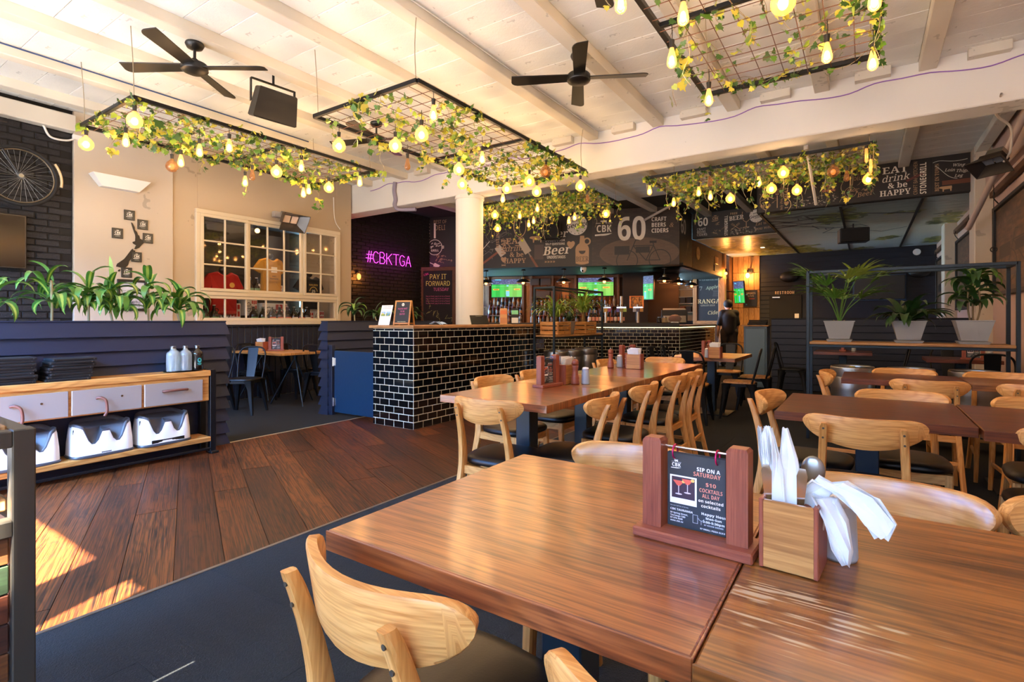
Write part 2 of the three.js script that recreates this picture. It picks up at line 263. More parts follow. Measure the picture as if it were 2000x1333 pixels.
// left wall: brick part, plaster pier, plaster with a window into the shop, tongue and groove below
const wl = struct('wall_left', M1([bx(-8.1, -7.9, 0, CEIL, -3.72, -3.39), bx(-8.1, -7.9, 0, 1.16, -6.1, -3.72), bx(-8.1, -7.9, 2.78, CEIL, -6.1, -3.72), bx(-8.1, -7.9, 0, CEIL, -6.42, -6.1), bx(-9.2, -8.1, 0, CEIL, -6.42, -6.3)]), M.plaster);
part('wall_pier', bx(-8.1, -7.87, 0, CEIL, -3.39, -2.3, 0.006), M.pier, wl);
part('wall_plate', bx(-7.95, -7.78, 3.45, 3.64, -2.3, 1.2, 0.01, 'z'), M.joist, wl);
part('brick_backing', bx(-8.1, -7.915, 0, CEIL, -2.3, 1.2), M.mortar, wl);
{
  const gs = [0, 1, 2, 3].map(() => uvm(cb(0.02, 0.068, 0.222 - rr(0, 0.01), 0.006), 'z', rr(0, 1), rr(0, 1))), rest = [];
  for (let r = 0; r < 47; r++) for (let k = 0; k < 16; k++) {
    const z = -2.3 + 0.115 + k * 0.23 + (r % 2) * 0.115, y = 0.04 + r * 0.0765; if (z > 1.1) continue;
    const p = [-7.912 + rr(-0.005, 0.004), y, z + rr(-0.004, 0.004)], a = [rr(-0.02, 0.02), 0, rr(-0.03, 0.03)];
    if (y > 1.1 && z < -0.75 && y < 3.5) part('brick', gs[(r + k * 3) % 4], M.brick, wl, p, a); else rest.push(T(gs[0].clone(), ...p, ...a));
  }
  part('brick', M1(rest), M.brick, wl).userData.kind = 'stuff';
  const wb = T(cb(0.016, 1.1, 0.094, 0.006, 'y'), 0, 0.56, 0);
  for (let z = -2.35; z > -6.4; z -= 0.1) part('wainscot_board', wb, M.navyDark, wl, [-7.892, 0, z]);
  part('wainscot_cap', bx(-7.9, -7.85, 1.11, 1.14, -6.42, -2.3, 0.004, 'z'), M.navyDark, wl);
}
// the recessed dark brick wall beyond the beam
const wn = struct('wall_alcove', bx(-9.2, -8.83, 0, CEIL, -10.6, -6.42), M.mortar);
{
  const g = uvm(cb(0.02, 0.066, 0.218, 0.006), 'z'), all = [];
  for (let r = 0; r < 34; r++) for (let k = 0; k < 14; k++) all.push(T(g.clone(), -8.822 + rr(-0.004, 0.006), 1.15 + r * 0.0765, -6.5 - k * 0.23 - (r % 2) * 0.115, rr(-0.02, 0.02), 0, rr(-0.03, 0.03)));
  part('brick', M1(all), M.brickDark, wn).userData.kind = 'stuff';
}
// shop window: frames, bars and panes are parts, the lit shop behind is a small closed room
const win = struct('window_1', M1([bx(-7.94, -7.85, 2.74, 2.8, -6.14, -3.68, 0.006, 'z'), bx(-7.94, -7.83, 1.14, 1.2, -6.16, -3.66, 0.006, 'z'), bx(-7.94, -7.85, 1.2, 2.74, -3.74, -3.68, 0.006, 'y'), bx(-7.94, -7.85, 1.2, 2.74, -6.14, -6.08, 0.006, 'y'), bx(-7.93, -7.86, 1.57, 1.63, -6.08, -3.74, 0.006, 'z')]), std(0xd2c4a8, 0.45));
{
  const fm = win.material, mullion = (z0, z1, y0, y1, nz, ny, x = -7.9, name = 'window_sash', tilt = 0) => {
    const s = part(name, M1([T(cb(0.05, 0.045, z1 - z0, 0.005, 'z'), 0, y1 - 0.022, (z0 + z1) / 2), T(cb(0.05, 0.045, z1 - z0, 0.005, 'z'), 0, y0 + 0.022, (z0 + z1) / 2), T(cb(0.05, y1 - y0 - 0.09, 0.045, 0.005, 'y'), 0, (y0 + y1) / 2, z0 + 0.022), T(cb(0.05, y1 - y0 - 0.09, 0.045, 0.005, 'y'), 0, (y0 + y1) / 2, z1 - 0.022)]), fm, win, [x, 0, 0]);
    const zz = (i) => z0 + 0.045 + (z1 - z0 - 0.09) * i / nz, yy = (j) => y0 + 0.045 + (y1 - y0 - 0.09) * j / ny;
    for (let i = 1; i < nz; i++) part('glazing_bar', T(cb(0.03, y1 - y0 - 0.09, 0.022, 0.004, 'y'), 0, (y0 + y1) / 2, zz(i)), fm, s);
    for (let j = 1; j < ny; j++) part('glazing_bar', T(cb(0.028, 0.022, z1 - z0 - 0.09, 0.004, 'z'), 0, yy(j), (z0 + z1) / 2), fm, s);
    for (let i = 0; i < nz; i++) for (let j = 0; j < ny; j++) part('window_pane', T(new THREE.BoxGeometry(0.004, yy(j + 1) - yy(j) - 0.014, zz(i + 1) - zz(i) - 0.014), -0.004, (yy(j) + yy(j + 1)) / 2, (zz(i) + zz(i + 1)) / 2), M.glass, s);
  };
  mullion(-4.44, -3.74, 1.63, 2.74, 2, 3, -7.87); mullion(-5.4, -4.44, 1.63, 2.74, 3, 3); mullion(-6.08, -5.4, 1.63, 2.74, 2, 3, -7.87); mullion(-6.08, -3.74, 1.2, 1.57, 7, 1);
  part('shop_lining', M1([bx(-9.35, -9.3, 0.9, 3, -6.3, -3.5), bx(-9.35, -8.1, 0.9, 1.14, -6.3, -3.5), bx(-9.35, -8.1, 2.9, 3, -6.3, -3.5), bx(-9.35, -8.1, 0.9, 3, -3.5, -3.45)]), std(0x2a2620, 0.85), win);
}
// back of the room: timber wall, navy boarded wall with the restroom door, right wall with piers
const wb = struct('wall_back', bx(-4.75, 1.9, 0, CEIL, -17.5, -17.05), M.navyDark);
{
  for (let i = 0; i < 24; i++) part('wall_board', loft([[-2.58, -17.05, i * 0.13], [1.5, -17.05, i * 0.13]].map(([x, z, y]) => [[x, y, z], [x, y, z + 0.022], [x, y + 0.128, z + 0.008], [x, y + 0.128, z]]), true, 0.3, 'x'), M.navyDark, wb);
  for (let i = 0; i < 5; i++) for (let j = 0; j < 6; j++) part('wall_panel', uvm(cb(0.146, 0.52, 0.03, 0.006, 'y', rr(0, 3), rr(0, 3)), 'y', rr(0, 3), rr(0, 3)), M.rustic, wb, [-3.27 + i * 0.15, 0.27 + j * 0.527, -17.03 + rr(0, 0.012)]);
  part('wall_panel', bx(-4.75, -3.36, 0, 3.13, -17.05, -16.6), M.rusticDark, wb);
}
const grooveT = dataTex(64, 8, (x) => { const v = Math.abs(x - 0.5) < 0.06 ? 0 : 1; return [v, v, v]; }, false);
const wr = struct('wall_right', bx(1.5, 1.9, 0, CEIL, -17.05, 1.4), std(0xc9a996, 0.8, { bumpMap: rep(grooveT, 0.055, 1), bumpScale: 0.004 }));
uvm(wr.geometry, 'z');
for (const z of [-6.62, -10.2, -13.7]) part('wall_pier', bx(1.3, 1.52, 0, CEIL, z - 0.23, z + 0.23, 0.012), M.pier, wr);
part('wall_plate', bx(1.42, 1.52, 3.1, 3.3, -10, -6.8, 0.01, 'z'), std(0xb79c8c, 0.7), wr);
// bar frame: s runs along the bar from its corner, t away from us
const bp = (s, t, y = 0) => [-3.39 - 0.9317 * s - 0.3634 * t, y, -11.64 + 0.3633 * s - 0.9316 * t], BA = Math.atan2(0.3633, 0.9317);
const bb = (s0, s1, y0, y1, t0, t1, c = 0.004, g = 'x') => { const b = cb(s1 - s0, y1 - y0, t1 - t0, c, g); return uvm(T(b, ...bp((s0 + s1) / 2, (t0 + t1) / 2, (y0 + y1) / 2), 0, BA, 0), g); };
const wbar = struct('wall_bar', M1([bb(-0.2, 6.3, 0, 2.5, 2.4, 2.6), bb(-0.4, 6.3, 2.5, CEIL, 2.4, 2.6)]), std(0x2b211b, 0.8));
for (let i = 0; i < 22; i++) part('wall_board', bb(1.3 + i * 0.2, 1.49 + i * 0.2, 0.9, 2.45, 2.375, 2.4, 0.004, 'y'), [M.rusticDark, M.rustic][i % 5 === 2 ? 1 : 0], wbar);
// front wall with the street openings, and the street
struct('wall_front', M1([bx(-9.2, 1.9, 3.1, CEIL + 0.1, 1.2, 1.4), bx(-9.2, -6.9, 0, 3.1, 1.2, 1.4), bx(-2.28, -1.97, 0, 3.1, 1.2, 1.4), bx(-1.75, -1.26, 0, 3.1, 1.2, 1.4), bx(-1.02, -0.95, 0, 3.1, 1.2, 1.4), bx(-0.95, 1.9, 0, 0.8, 1.2, 1.4), bx(-0.95, 1.9, 2.75, 3.1, 1.2, 1.4), bx(1.35, 1.9, 0.8, 2.75, 1.2, 1.4), bx(0.17, 0.23, 0.8, 2.75, 1.25, 1.35), bx(-4.65, -4.57, 0, 3.1, 1.25, 1.35)]), M.plaster);
struct('pavement', bx(-40, 40, -0.3, -0.02, 1.5, 60), std(0x86837d, 0.9));
struct('street_building', bx(-40, 40, -0.3, 8, 20, 24), std(0x8d8880, 0.9));
struct('verandah', bx(-0.98, 3, 2.9, 2.98, 1.42, 4.2), std(0xcfcac0, 0.7));
// ================================================================ boarded half walls, counter, bar
const course = (x0, x1, z0, z1, y, h, e) => loft([[0, e], [h, 0.004]].map(([dy, o]) => [[x0 - o, y + dy, z0 - o], [x0 - o, y + dy, z1 + o], [x1 + o, y + dy, z1 + o], [x1 + o, y + dy, z0 - o]]), true, 0.3, 'z');
function clad(name, label, x0, x1, z0, z1, top, n, pitch, m) {
  const t = thing(name, label, 'half wall', [0, 0, 0]);
  for (let i = 0; i < n; i++) { const y1 = top - 0.012 - i * pitch, h = Math.min(pitch, y1); part('weatherboard', course(x0, x1, z0, z1, y1 - h, h + 0.004, 0.036), m, t); }
  part('cap', bx(x0 - 0.012, x1 + 0.012, top - 0.014, top, z0 - 0.012, z1 + 0.012, 0.004, 'z'), m, t);
  return t;
}
clad('half_wall', 'navy weatherboard half wall behind the sideboard, plants growing from its top', -5.5, -5.2, -2.7, 0.7, 1.2, 10, 0.12, M.navy);
clad('half_wall', 'navy weatherboard half wall between the blue gate and the white column', -5.84, -5.72, -6.35, -4.28, 1.2, 10, 0.119, M.navy);
{
  const g = thing('gate', 'low flat blue gate hung between weatherboard half wall and tiled counter', 'gate', [-5.6, 0, -4.3]);
  part('gate_panel', bx(0, 0.82, 0.04, 0.82, -0.015, 0.015, 0.004, 'y'), M.blueDoor, g);
  part('gate_post', bx(-0.11, -0.03, 0, 0.89, -0.03, 0.03, 0.005, 'y'), M.navy, g);
  for (const y of [0.17, 0.68]) part('hinge', M1([bx(-0.03, 0.03, y - 0.05, y + 0.05, 0.012, 0.022, 0.003), cyl(0.009, 0.009, 0.11, 8, -0.012, y - 0.055, 0.024)]), M.chrome, g);
}
const tileGeo = {}, tileBox = (w, h) => tileGeo[w.toFixed(3) + h.toFixed(3)] ??= cb(w, h, 0.011, 0.0035);
// rows of tiles on a wall piece: place(u, y) gives the position, out of the wall along its normal
function tiling(parent, L, H, ry, at, shift, most, pitchX = 0.1525, pitchY = 0.0775) {
  const rest = []; let n = 0;
  for (let r = 0; r * pitchY < H - 0.01; r++) {
    const h = Math.min(pitchY, H - r * pitchY) - 0.006; if (h < 0.012) continue;
    for (let u = -((r + shift) % 2) * pitchX / 2; u < L - 0.008; u += pitchX) {
      const a = Math.max(u, 0), b = Math.min(u + pitchX, L), w = b - a - 0.006; if (w < 0.012) continue;
      const p = at((a + b) / 2, r * pitchY + pitchY / 2 - (pitchY - 0.006 - h) / 2), rot = [rr(-0.006, 0.006), ry + rr(-0.006, 0.006), 0];
      if (n++ < most) part('tile', tileBox(w, h), M.tile, parent, p, rot); else rest.push(T(tileBox(w, h).clone(), ...p, ...rot));
    }
  }
  if (rest.length) part('tile', M1(rest), M.tile, parent).userData.kind = 'stuff';
}
{
  const c = thing('counter', 'front service counter clad in glossy black brick tiles with a timber top', 'counter');
  part('carcass', bx(-4.77, -4.1195, 0, 1.115, -7.03, -4.1895), M.grout, c);
  part('countertop', bx(-4.81, -4.09, 1.115, 1.147, -7.06, -4.16, 0.004, 'z'), M.rustic, c);
  tiling(c, 0.65, 1.112, 0, (u, y) => [-4.12 - u, y, -4.192], 0, 80);
  tiling(c, 2.84, 1.112, PI / 2, (u, y) => [-4.122, y, -4.19 - u], 0, 220);
}
{
  const c = thing('bar', 'long angled bar clad in black brick tiles under the mural bulkhead', 'bar');
  const front = bb(-0.0, 5.4, 0, 1.05, 0.0015, 0.7), side = bx(-4.1, -3.3855, 0, 1.05, -14.9, -11.66);
  part('carcass', M1([front, side]), M.grout, c);
  part('bar_top', M1([bb(0.0, 5.5, 1.06, 1.155, -0.06, 0.75, 0.008), bx(-4.15, -3.34, 1.06, 1.1, -14.95, -11.9, 0.006, 'z')]), std(0x2c2a28, 0.5), c);
  part('light_strip', M1([bb(0.0, 5.4, 1.045, 1.058, -0.03, -0.012, 0.002), bx(-3.385, -3.37, 1.045, 1.058, -14.9, -11.64, 0.002, 'z')]), M.led, c);
  tiling(c, 3.4, 1.04, BA, (u, y) => bp(u, 0.004, y), 0, 300);
  const o = c.children.length; tiling(c, 3.2, 1.04, PI / 2, (u, y) => [-3.388, y, -11.66 - u], 0, 0);
}
// bulkheads with printed murals
const INK = '#16130f', BONE = '#e9e0d0', TAN = '#b8926a';
function script(x, t, px, py, size, color, rot = 0, font = 'serif', style = 'bold ', stretch = 1, align = 'center') {
  x.save(); x.translate(px, py); x.rotate(rot); x.scale(stretch, 1); x.font = style + size + 'px ' + font; x.fillStyle = color; x.textAlign = align; x.textBaseline = 'middle'; x.fillText(t, 0, 0); x.restore();
}
const bricksOn = (x, w, h, a, b) => { x.fillStyle = a; x.fillRect(0, 0, w, h); for (let r = 0; r < h / 12; r++) for (let k = -1; k < w / 36; k++) { x.fillStyle = `rgba(${b},${0.05 + 0.22 * hash(r, k, 5)})`; x.fillRect(k * 36 + (r % 2) * 18, r * 12, 34, 10); } };
const logo = (x, px, py, k, c) => { script(x, 'CBK', px, py, 62 * k, c, 0, 'sans-serif', 'bold ', 0.8); x.fillStyle = c; x.beginPath(); x.moveTo(px - 56 * k, py + 36 * k); x.lineTo(px + 52 * k, py + 30 * k); x.quadraticCurveTo(px + 20 * k, py + 48 * k, px - 20 * k, py + 44 * k); x.lineTo(px - 56 * k, py + 46 * k); x.fill(); cow(x, px, py - 44 * k, 0.22 * k, c); x.fillRect(px - 50 * k, py - 36 * k, 30 * k, 3 * k); x.fillRect(px + 22 * k, py - 36 * k, 30 * k, 3 * k); };
function cow(x, px, py, k, c) { x.save(); x.translate(px, py); x.scale(k, k); x.fillStyle = c; x.beginPath(); x.moveTo(-90, -30); x.lineTo(-60, -34); x.lineTo(80, -36); x.lineTo(88, 20); x.lineTo(80, -6); x.lineTo(76, 60); x.lineTo(60, 60); x.lineTo(56, 20); x.lineTo(-30, 24); x.lineTo(-34, 60); x.lineTo(-50, 60); x.lineTo(-54, 10); x.lineTo(-76, 4); x.lineTo(-104, -8); x.closePath(); x.fill(); x.restore(); }
function badge(x, px, py, r, tilt = -0.15) { x.fillStyle = '#e6dfd2'; x.beginPath(); x.arc(px, py, r, 0, 7); x.fill(); script(x, 'GOOD', px - r * 0.1, py - r * 0.42, r * 0.26, INK, tilt, 'sans-serif'); script(x, 'George', px, py, r * 0.62, INK, tilt, 'serif', 'italic bold '); script(x, 'BREWING', px + r * 0.1, py + r * 0.32, r * 0.16, INK, tilt, 'sans-serif'); for (let i = 0; i < 14; i++) { const a = i / 14 * 2 * PI; x.fillStyle = INK; x.fillRect(px + Math.cos(a) * r * 0.86 - 3, py + Math.sin(a) * r * 0.86 - 3, r * 0.07, r * 0.07); } }
function bike(x, px, py, k, c) { x.save(); x.translate(px, py); x.scale(k, k); x.strokeStyle = c; x.lineWidth = 7; const L = (...p) => { x.beginPath(); p.forEach((q, i) => (i ? x.lineTo(...q) : x.moveTo(...q))); x.stroke(); }; for (const q of [-130, 130]) { x.beginPath(); x.arc(q, 60, 84, 0, 7); x.stroke(); } L([-130, 60], [-80, -60], [-60, -110], [-30, -104]); L([-80, -60], [80, -60], [20, 60], [-80, -60]); L([80, -60], [130, 60], [20, 60]); L([74, -84], [84, -60]); x.lineWidth = 18; L([50, -88], [104, -88]); x.fillStyle = '#1a1512'; x.fillRect(-60, -52, 110, 50); x.fillRect(-230, -60, 120, 70); x.restore(); }
function tool(x, px, py, a, k, c, kind) { x.save(); x.translate(px, py); x.rotate(a); x.scale(k, k); x.fillStyle = x.strokeStyle = c; x.lineWidth = 5; if (kind === 0) { x.fillRect(-6, 0, 12, 110); x.beginPath(); x.moveTo(-26, 0); x.lineTo(26, 0); x.lineTo(20, -80); x.lineTo(-26, -90); x.fill(); } else if (kind === 1) { x.fillRect(-4, -20, 8, 130); for (const q of [-14, 0, 14]) x.fillRect(q - 2, -90, 4, 60); x.fillRect(-16, -34, 32, 6); } else if (kind === 2) { x.beginPath(); x.arc(0, 0, 60, 0, 7); x.stroke(); x.strokeRect(-74, -8, 12, 16); x.strokeRect(62, -8, 12, 16); } else if (kind === 3) { x.beginPath(); x.moveTo(0, 40); x.bezierCurveTo(-70, -10, -30, -60, 0, -26); x.bezierCurveTo(30, -60, 70, -10, 0, 40); x.fill(); } else { x.beginPath(); x.moveTo(-34, -70); x.bezierCurveTo(-50, 0, -20, 30, 0, 34); x.bezierCurveTo(20, 30, 50, 0, 34, -70); x.stroke(); x.fillRect(-3, 34, 6, 50); x.fillRect(-26, 84, 52, 5); } x.restore(); }
function steak(x, px, py, w, h) { for (let i = 0; i < 90; i++) { const a = hash(i, 1, 7), b = hash(i, 2, 7); x.fillStyle = `rgba(${200 + 40 * hash(i, 3, 7)},${190 + 30 * hash(i, 4, 7)},${180},${0.35 + 0.5 * hash(i, 5, 7)})`; x.fillRect(px + a * w, py + b * h, 4 + 16 * hash(i, 6, 7), 3 + 10 * hash(i, 7, 7)); } }
function squig(x, px, py, w, h, c, s) { x.strokeStyle = c; x.lineWidth = 2.5; for (let i = 0; i < 9; i++) { x.beginPath(); let a = px + hash(i, s, 1) * w, b = py + hash(i, s, 2) * h; x.moveTo(a, b); for (let k = 0; k < 4; k++) { a += (hash(i, k, s) - 0.4) * w * 0.3; b += (hash(k, i, s + 1) - 0.5) * h * 0.25; x.quadraticCurveTo(a + 10, b - 12, a, b); } x.stroke(); } }
const eatDrink = (x, px, py, k, c) => { script(x, 'EAT', px, py, 88 * k, c, 0, 'serif', 'bold ', 1.15); script(x, 'drink', px, py + 78 * k, 84 * k, c, -0.05, 'serif', 'italic '); script(x, '& be', px + 20 * k, py + 150 * k, 70 * k, c); script(x, 'HAPPY', px, py + 218 * k, 74 * k, c, 0, 'serif', 'bold ', 0.95); };
const meat = (x, px, py, k, c) => { script(x, 'MEAT', px, py, 74 * k, c, -PI / 2, 'sans-serif', 'bold ', 0.85); tool(x, px, py + 140 * k, -PI / 2 + PI / 2, 0.8 * k, c, 3); script(x, 'I', px, py + 200 * k, 60 * k, c, -PI / 2, 'serif'); };
const grill = (x, px, py, k, c) => { tool(x, px, py, 0, 1.25 * k, c, 2); script(x, 'GRILL', px, py + 30 * k, 30 * k, c, 0, 'sans-serif'); squig(x, px - 40 * k, py - 50 * k, 80 * k, 60 * k, c, 3); x.fillStyle = c; x.fillRect(px - 10 * k, py - 240 * k, 20 * k, 150 * k); };
const sixty = (x, px, py, k, c) => { script(x, '60', px, py, 250 * k, c, 0, 'sans-serif', 'bold ', 0.8); };
const matP = (map, r = 0.45) => std(0xffffff, r, { map });
{
  const W = 2048, Hh = 442, map = canvas(W, Hh, (x) => {      // s = 5.9 at the picture's left, s = 0 at its right
    x.fillStyle = '#1c1512'; x.fillRect(0, 0, W, Hh); const px = (u) => (838 - u) / (838 - 1321) * W, q = (u) => px(u);
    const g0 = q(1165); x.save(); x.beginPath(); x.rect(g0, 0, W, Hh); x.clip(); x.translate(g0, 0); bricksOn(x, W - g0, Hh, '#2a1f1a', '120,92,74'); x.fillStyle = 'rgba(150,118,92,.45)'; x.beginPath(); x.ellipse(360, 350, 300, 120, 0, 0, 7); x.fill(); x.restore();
    script(x, 'FREE BIRD', q(842), 120, 30, TAN, -PI / 2, 'sans-serif'); script(x, 'BEST OF', q(866), 40, 40, TAN, 0, 'sans-serif', '', 0.8); script(x, 'DELI', q(866), 90, 58, TAN, 0, 'sans-serif', '', 0.8); grill(x, q(855), 255, 0.85, BONE); squig(x, q(850), 320, 150, 90, TAN, 11); tool(x, q(853), 400, 2, 0.6, BONE, 0);
    squig(x, q(885), 60, 480, 320, '#6d6258', 15); squig(x, q(940), 200, 180, 160, '#8d857a', 16);
    x.save(); x.translate(q(945), 430); x.rotate(-0.62); x.fillStyle = '#8a4a2c'; x.fillRect(0, -9, 210, 18); x.fillStyle = '#c9bda8'; x.fillRect(200, -40, 54, 90); x.restore(); x.strokeStyle = BONE; x.lineWidth = 5; x.beginPath(); x.moveTo(q(942), 340); x.lineTo(q(968), 220); x.stroke();
    script(x, 'BEST IN TOWN', q(984), 160, 34, TAN, -PI / 2, 'sans-serif'); tool(x, q(1002), 240, 0.8, 0.6, TAN, 1); tool(x, q(1002), 240, -0.8, 0.6, TAN, 1); tool(x, q(1028), 150, 0, 1.3, TAN, 4);
    meat(x, q(996), 270, 0.75, TAN); eatDrink(x, q(1018), 225, 0.74, TAN);
    x.save(); x.translate(q(1040), 300); x.rotate(-0.55); x.fillStyle = '#b9aa94'; x.fillRect(-26, -90, 60, 120); x.fillStyle = '#7b4226'; x.fillRect(-4, 60, 18, 120); x.fillStyle = '#8d8172'; x.fillRect(0, 30, 10, 40); x.restore();
    cow(x, q(1060), 210, 0.55, TAN); x.fillStyle = '#4b3a36'; x.fillRect(q(1056), 260, 76, 120);
    script(x, 'Beer', q(1098), 180, 84, BONE, -0.05, 'serif', 'italic bold ', 0.9); script(x, "DOESN'T ASK", q(1096), 230, 26, BONE, 0, 'sans-serif'); script(x, 'SILLY QUESTIONS', q(1096), 258, 25, BONE, 0, 'sans-serif', 'bold ', 0.75); script(x, 'Beer', q(1098), 310, 96, BONE, -0.05, 'serif', 'italic bold '); script(x, 'UNDERSTANDS', q(1098), 364, 34, BONE, 0, 'sans-serif', 'bold ', 0.62); script(x, '»»»»', q(1086), 398, 40, TAN); tool(x, q(1126), 270, 0, 0.8, TAN, 3);
    badge(x, q(1137), 112, 82); x.fillStyle = TAN; const b = q(1147); x.beginPath(); x.moveTo(b - 16, 200); x.lineTo(b + 16, 200); x.lineTo(b + 22, 260); x.quadraticCurveTo(b + 56, 280, b + 54, 320); x.lineTo(b + 52, 420); x.quadraticCurveTo(b, 440, b - 52, 420); x.lineTo(b - 54, 320); x.quadraticCurveTo(b - 56, 280, b - 22, 260); x.fill(); x.strokeStyle = TAN; x.lineWidth = 12; x.beginPath(); x.arc(b + 38, 246, 24, 0, 7); x.stroke(); script(x, 'BEER', b, 386, 52, '#2a1d16', 0, 'serif', '', 0.75); x.fillStyle = '#2a1d16'; x.beginPath(); x.arc(b, 320, 26, 0, PI); x.fill();
    logo(x, q(1187), 150, 1.25, BONE); sixty(x, q(1237), 158, 1.02, BONE); ['CRAFT', 'BEERS', 'CIDERS'].forEach((s, i) => script(x, s, q(1272), 92 + i * 44, 44, BONE, 0, 'sans-serif', 'bold ', 0.85, 'left')); script(x, '&', q(1307), 140, 44, TAN, 0, 'serif', 'italic ');
    bike(x, q(1258), 350, 0.95, '#1d1512');
  });
  const b = thing('bulkhead', 'dark mural bulkhead over the bar with a big 60 and a delivery bicycle', 'bulkhead');
  part('casing', M1([bb(-0.0, 5.95, 2.45, CEIL, 0.01, 0.2)]), M.blackSoft, b);
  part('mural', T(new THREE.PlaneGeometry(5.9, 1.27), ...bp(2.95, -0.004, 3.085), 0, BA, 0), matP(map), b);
  part('soffit', M1([bb(-0.1, 6.3, 2.45, 2.5, 0.2, 2.4), bx(-4.6, -3.42, 2.45, 2.5, -16.6, -12)]), std(0x16211f, 0.6), b);
  const m2 = canvas(512, 640, (x) => { bricksOn(x, 512, 640, '#1d1714', '100,80,66'); sixty(x, 150, 200, 0.95, BONE); squig(x, 280, 60, 200, 500, '#5d5248', 4); tool(x, 320, 420, 0.5, 1, '#6d5a48', 0); });
  part('side_casing', bx(-3.5, -3.395, 2.45, CEIL, -12.67, -11.66), M.blackSoft, b);
  part('side_mural', plane(1.0, 1.25, -3.392, 3.085, -12.16, 0, PI / 2, 0), matP(m2), b);
}
{
  const W = 2048, Hh = 372, X0 = -1.6, X1 = 1.46, q = (u) => { const a = (u - 1000) / 1027, dx = a * 0.83 - 0.5577, dz = -a * 0.5577 - 0.83; return (-10.3 * dx / dz - X0) / (X1 - X0) * W; };
  const map = canvas(W, Hh, (x) => {
    x.fillStyle = '#1e1613'; x.fillRect(0, 0, W, Hh); squig(x, 20, 30, 300, 200, TAN, 21); tool(x, q(1495), 300, 0, 0.75, TAN, 2); script(x, 'BEER', q(1495), 305, 40, TAN); tool(x, q(1499), 190, -1, 0.7, TAN, 0); tool(x, q(1518), 220, 0, 1.1, TAN, 1); script(x, 'Only Premium Cuts', q(1526), 230, 34, TAN, -PI / 2, 'serif', 'italic '); meat(x, q(1536), 190, 0.8, TAN);
    x.strokeStyle = '#8d857a'; x.lineWidth = 4; x.beginPath(); x.moveTo(q(1560), 120); x.bezierCurveTo(q(1580), 20, q(1620), 30, q(1632), 150); x.stroke(); script(x, 'Round', q(1618), 120, 34, BONE, 0, 'serif', 'italic '); steak(x, q(1545), 250, q(1634) - q(1545), 110); x.fillStyle = '#8a4030'; x.fillRect(q(1606), 150, q(1630) - q(1606), 20); x.fillRect(q(1606), 200, q(1632) - q(1606), 24); x.fillStyle = '#0c0908'; x.fillRect(q(1638), 0, 14, Hh);
    grill(x, q(1661), 260, 0.72, TAN); script(x, 'Beef', q(1688), 292, 66, TAN, -0.1, 'serif', 'italic '); script(x, 'BEST OF', q(1684), 70, 44, TAN, 0, 'sans-serif', '', 0.8); script(x, 'DELIGHTS', q(1686), 120, 52, TAN, 0, 'sans-serif', '', 0.75); squig(x, q(1670), 160, 160, 100, TAN, 23);
    eatDrink(x, q(1748), 78, 1.08, BONE); script(x, 'CRAFT BAR KITCHEN', q(1788), 190, 46, TAN, -PI / 2, 'sans-serif', '', 0.8); x.fillStyle = '#5f2a25'; x.save(); x.translate(q(1785), 180); x.rotate(-0.4); x.fillRect(-70, -10, 150, 24); x.restore(); script(x, 'STONEGRILL', q(1803), 200, 74, BONE, -PI / 2, 'sans-serif', 'bold ', 0.72); x.fillStyle = '#0c0908'; x.fillRect(q(1817), 0, 12, Hh);
    script(x, 'BEST IN TOWN', q(1830), 210, 46, TAN, -PI / 2, 'serif', 'bold ', 0.8); x.strokeStyle = '#cfc8bb'; x.lineWidth = 5; x.beginPath(); x.moveTo(q(1822), 60); x.bezierCurveTo(q(1840), 20, q(1850), 90, q(1890), 60); x.moveTo(q(1826), 90); x.bezierCurveTo(q(1842), 140, q(1848), 230, q(1870), 240); x.stroke(); for (const [a, b, c] of [[1855, 150, 'Loin'], [1872, 110, 'Wing'], [1880, 170, 'Thigh'], [1872, 215, 'Leg']]) script(x, c, q(a), b, 38, BONE, 0.1, 'serif', 'italic '); x.fillStyle = '#6b3a26'; x.fillRect(q(1840), 250, 260, 44); cow(x, q(1848), 325, 0.55, TAN);
  });
  const b = thing('bulkhead', 'printed eat drink and be happy bulkhead above the navy half wall', 'bulkhead');
  part('casing', M1([bx(-1.62, 1.5, 3.13, CEIL, -10.42, -10.305), bx(-1.62, -1.56, 3.13, CEIL, -12.6, -10.42)]), M.blackSoft, b);
  part('mural', plane(X1 - X0, 0.57, (X0 + X1) / 2, 3.43, -10.302), matP(map), b);
  const m2 = canvas(1024, 330, (x) => { x.fillStyle = '#1b1613'; x.fillRect(0, 0, 1024, 330); sixty(x, 140, 120, 0.62, BONE); ['CRAFT', 'BEERS', 'CIDERS'].forEach((s, i) => script(x, s, 60, 214 + i * 38, 44, BONE, 0, 'sans-serif', '', 0.95, 'left')); logo(x, 300, 90, 0.8, TAN); squig(x, 250, 150, 140, 150, TAN, 31); script(x, 'STONEGRILL', 435, 200, 56, BONE, -PI / 2, 'sans-serif', 'bold ', 0.8); script(x, 'FREE', 530, 50, 40, TAN, 0, 'sans-serif'); script(x, 'BEER', 560, 110, 78, BONE, -0.05, 'serif', 'bold ', 0.85); tool(x, 550, 220, 0.9, 0.7, TAN, 1); tool(x, 550, 220, -0.9, 0.7, TAN, 1); tool(x, 680, 130, 0, 1.3, TAN, 4); badge(x, 800, 110, 84, -0.2); steak(x, 480, 240, 320, 90); script(x, 'Eat what', 890, 210, 50, TAN, -0.1, 'serif', 'italic '); script(x, 'you want', 890, 270, 50, TAN, -0.1, 'serif', 'italic '); });
  const c = thing('bulkhead', 'farther printed bulkhead with 60 craft beers, stonegrill and a wine glass', 'bulkhead');
  part('casing', bx(-3.39, -1.56, 3.13, CEIL, -12.78, -12.675), M.blackSoft, c);
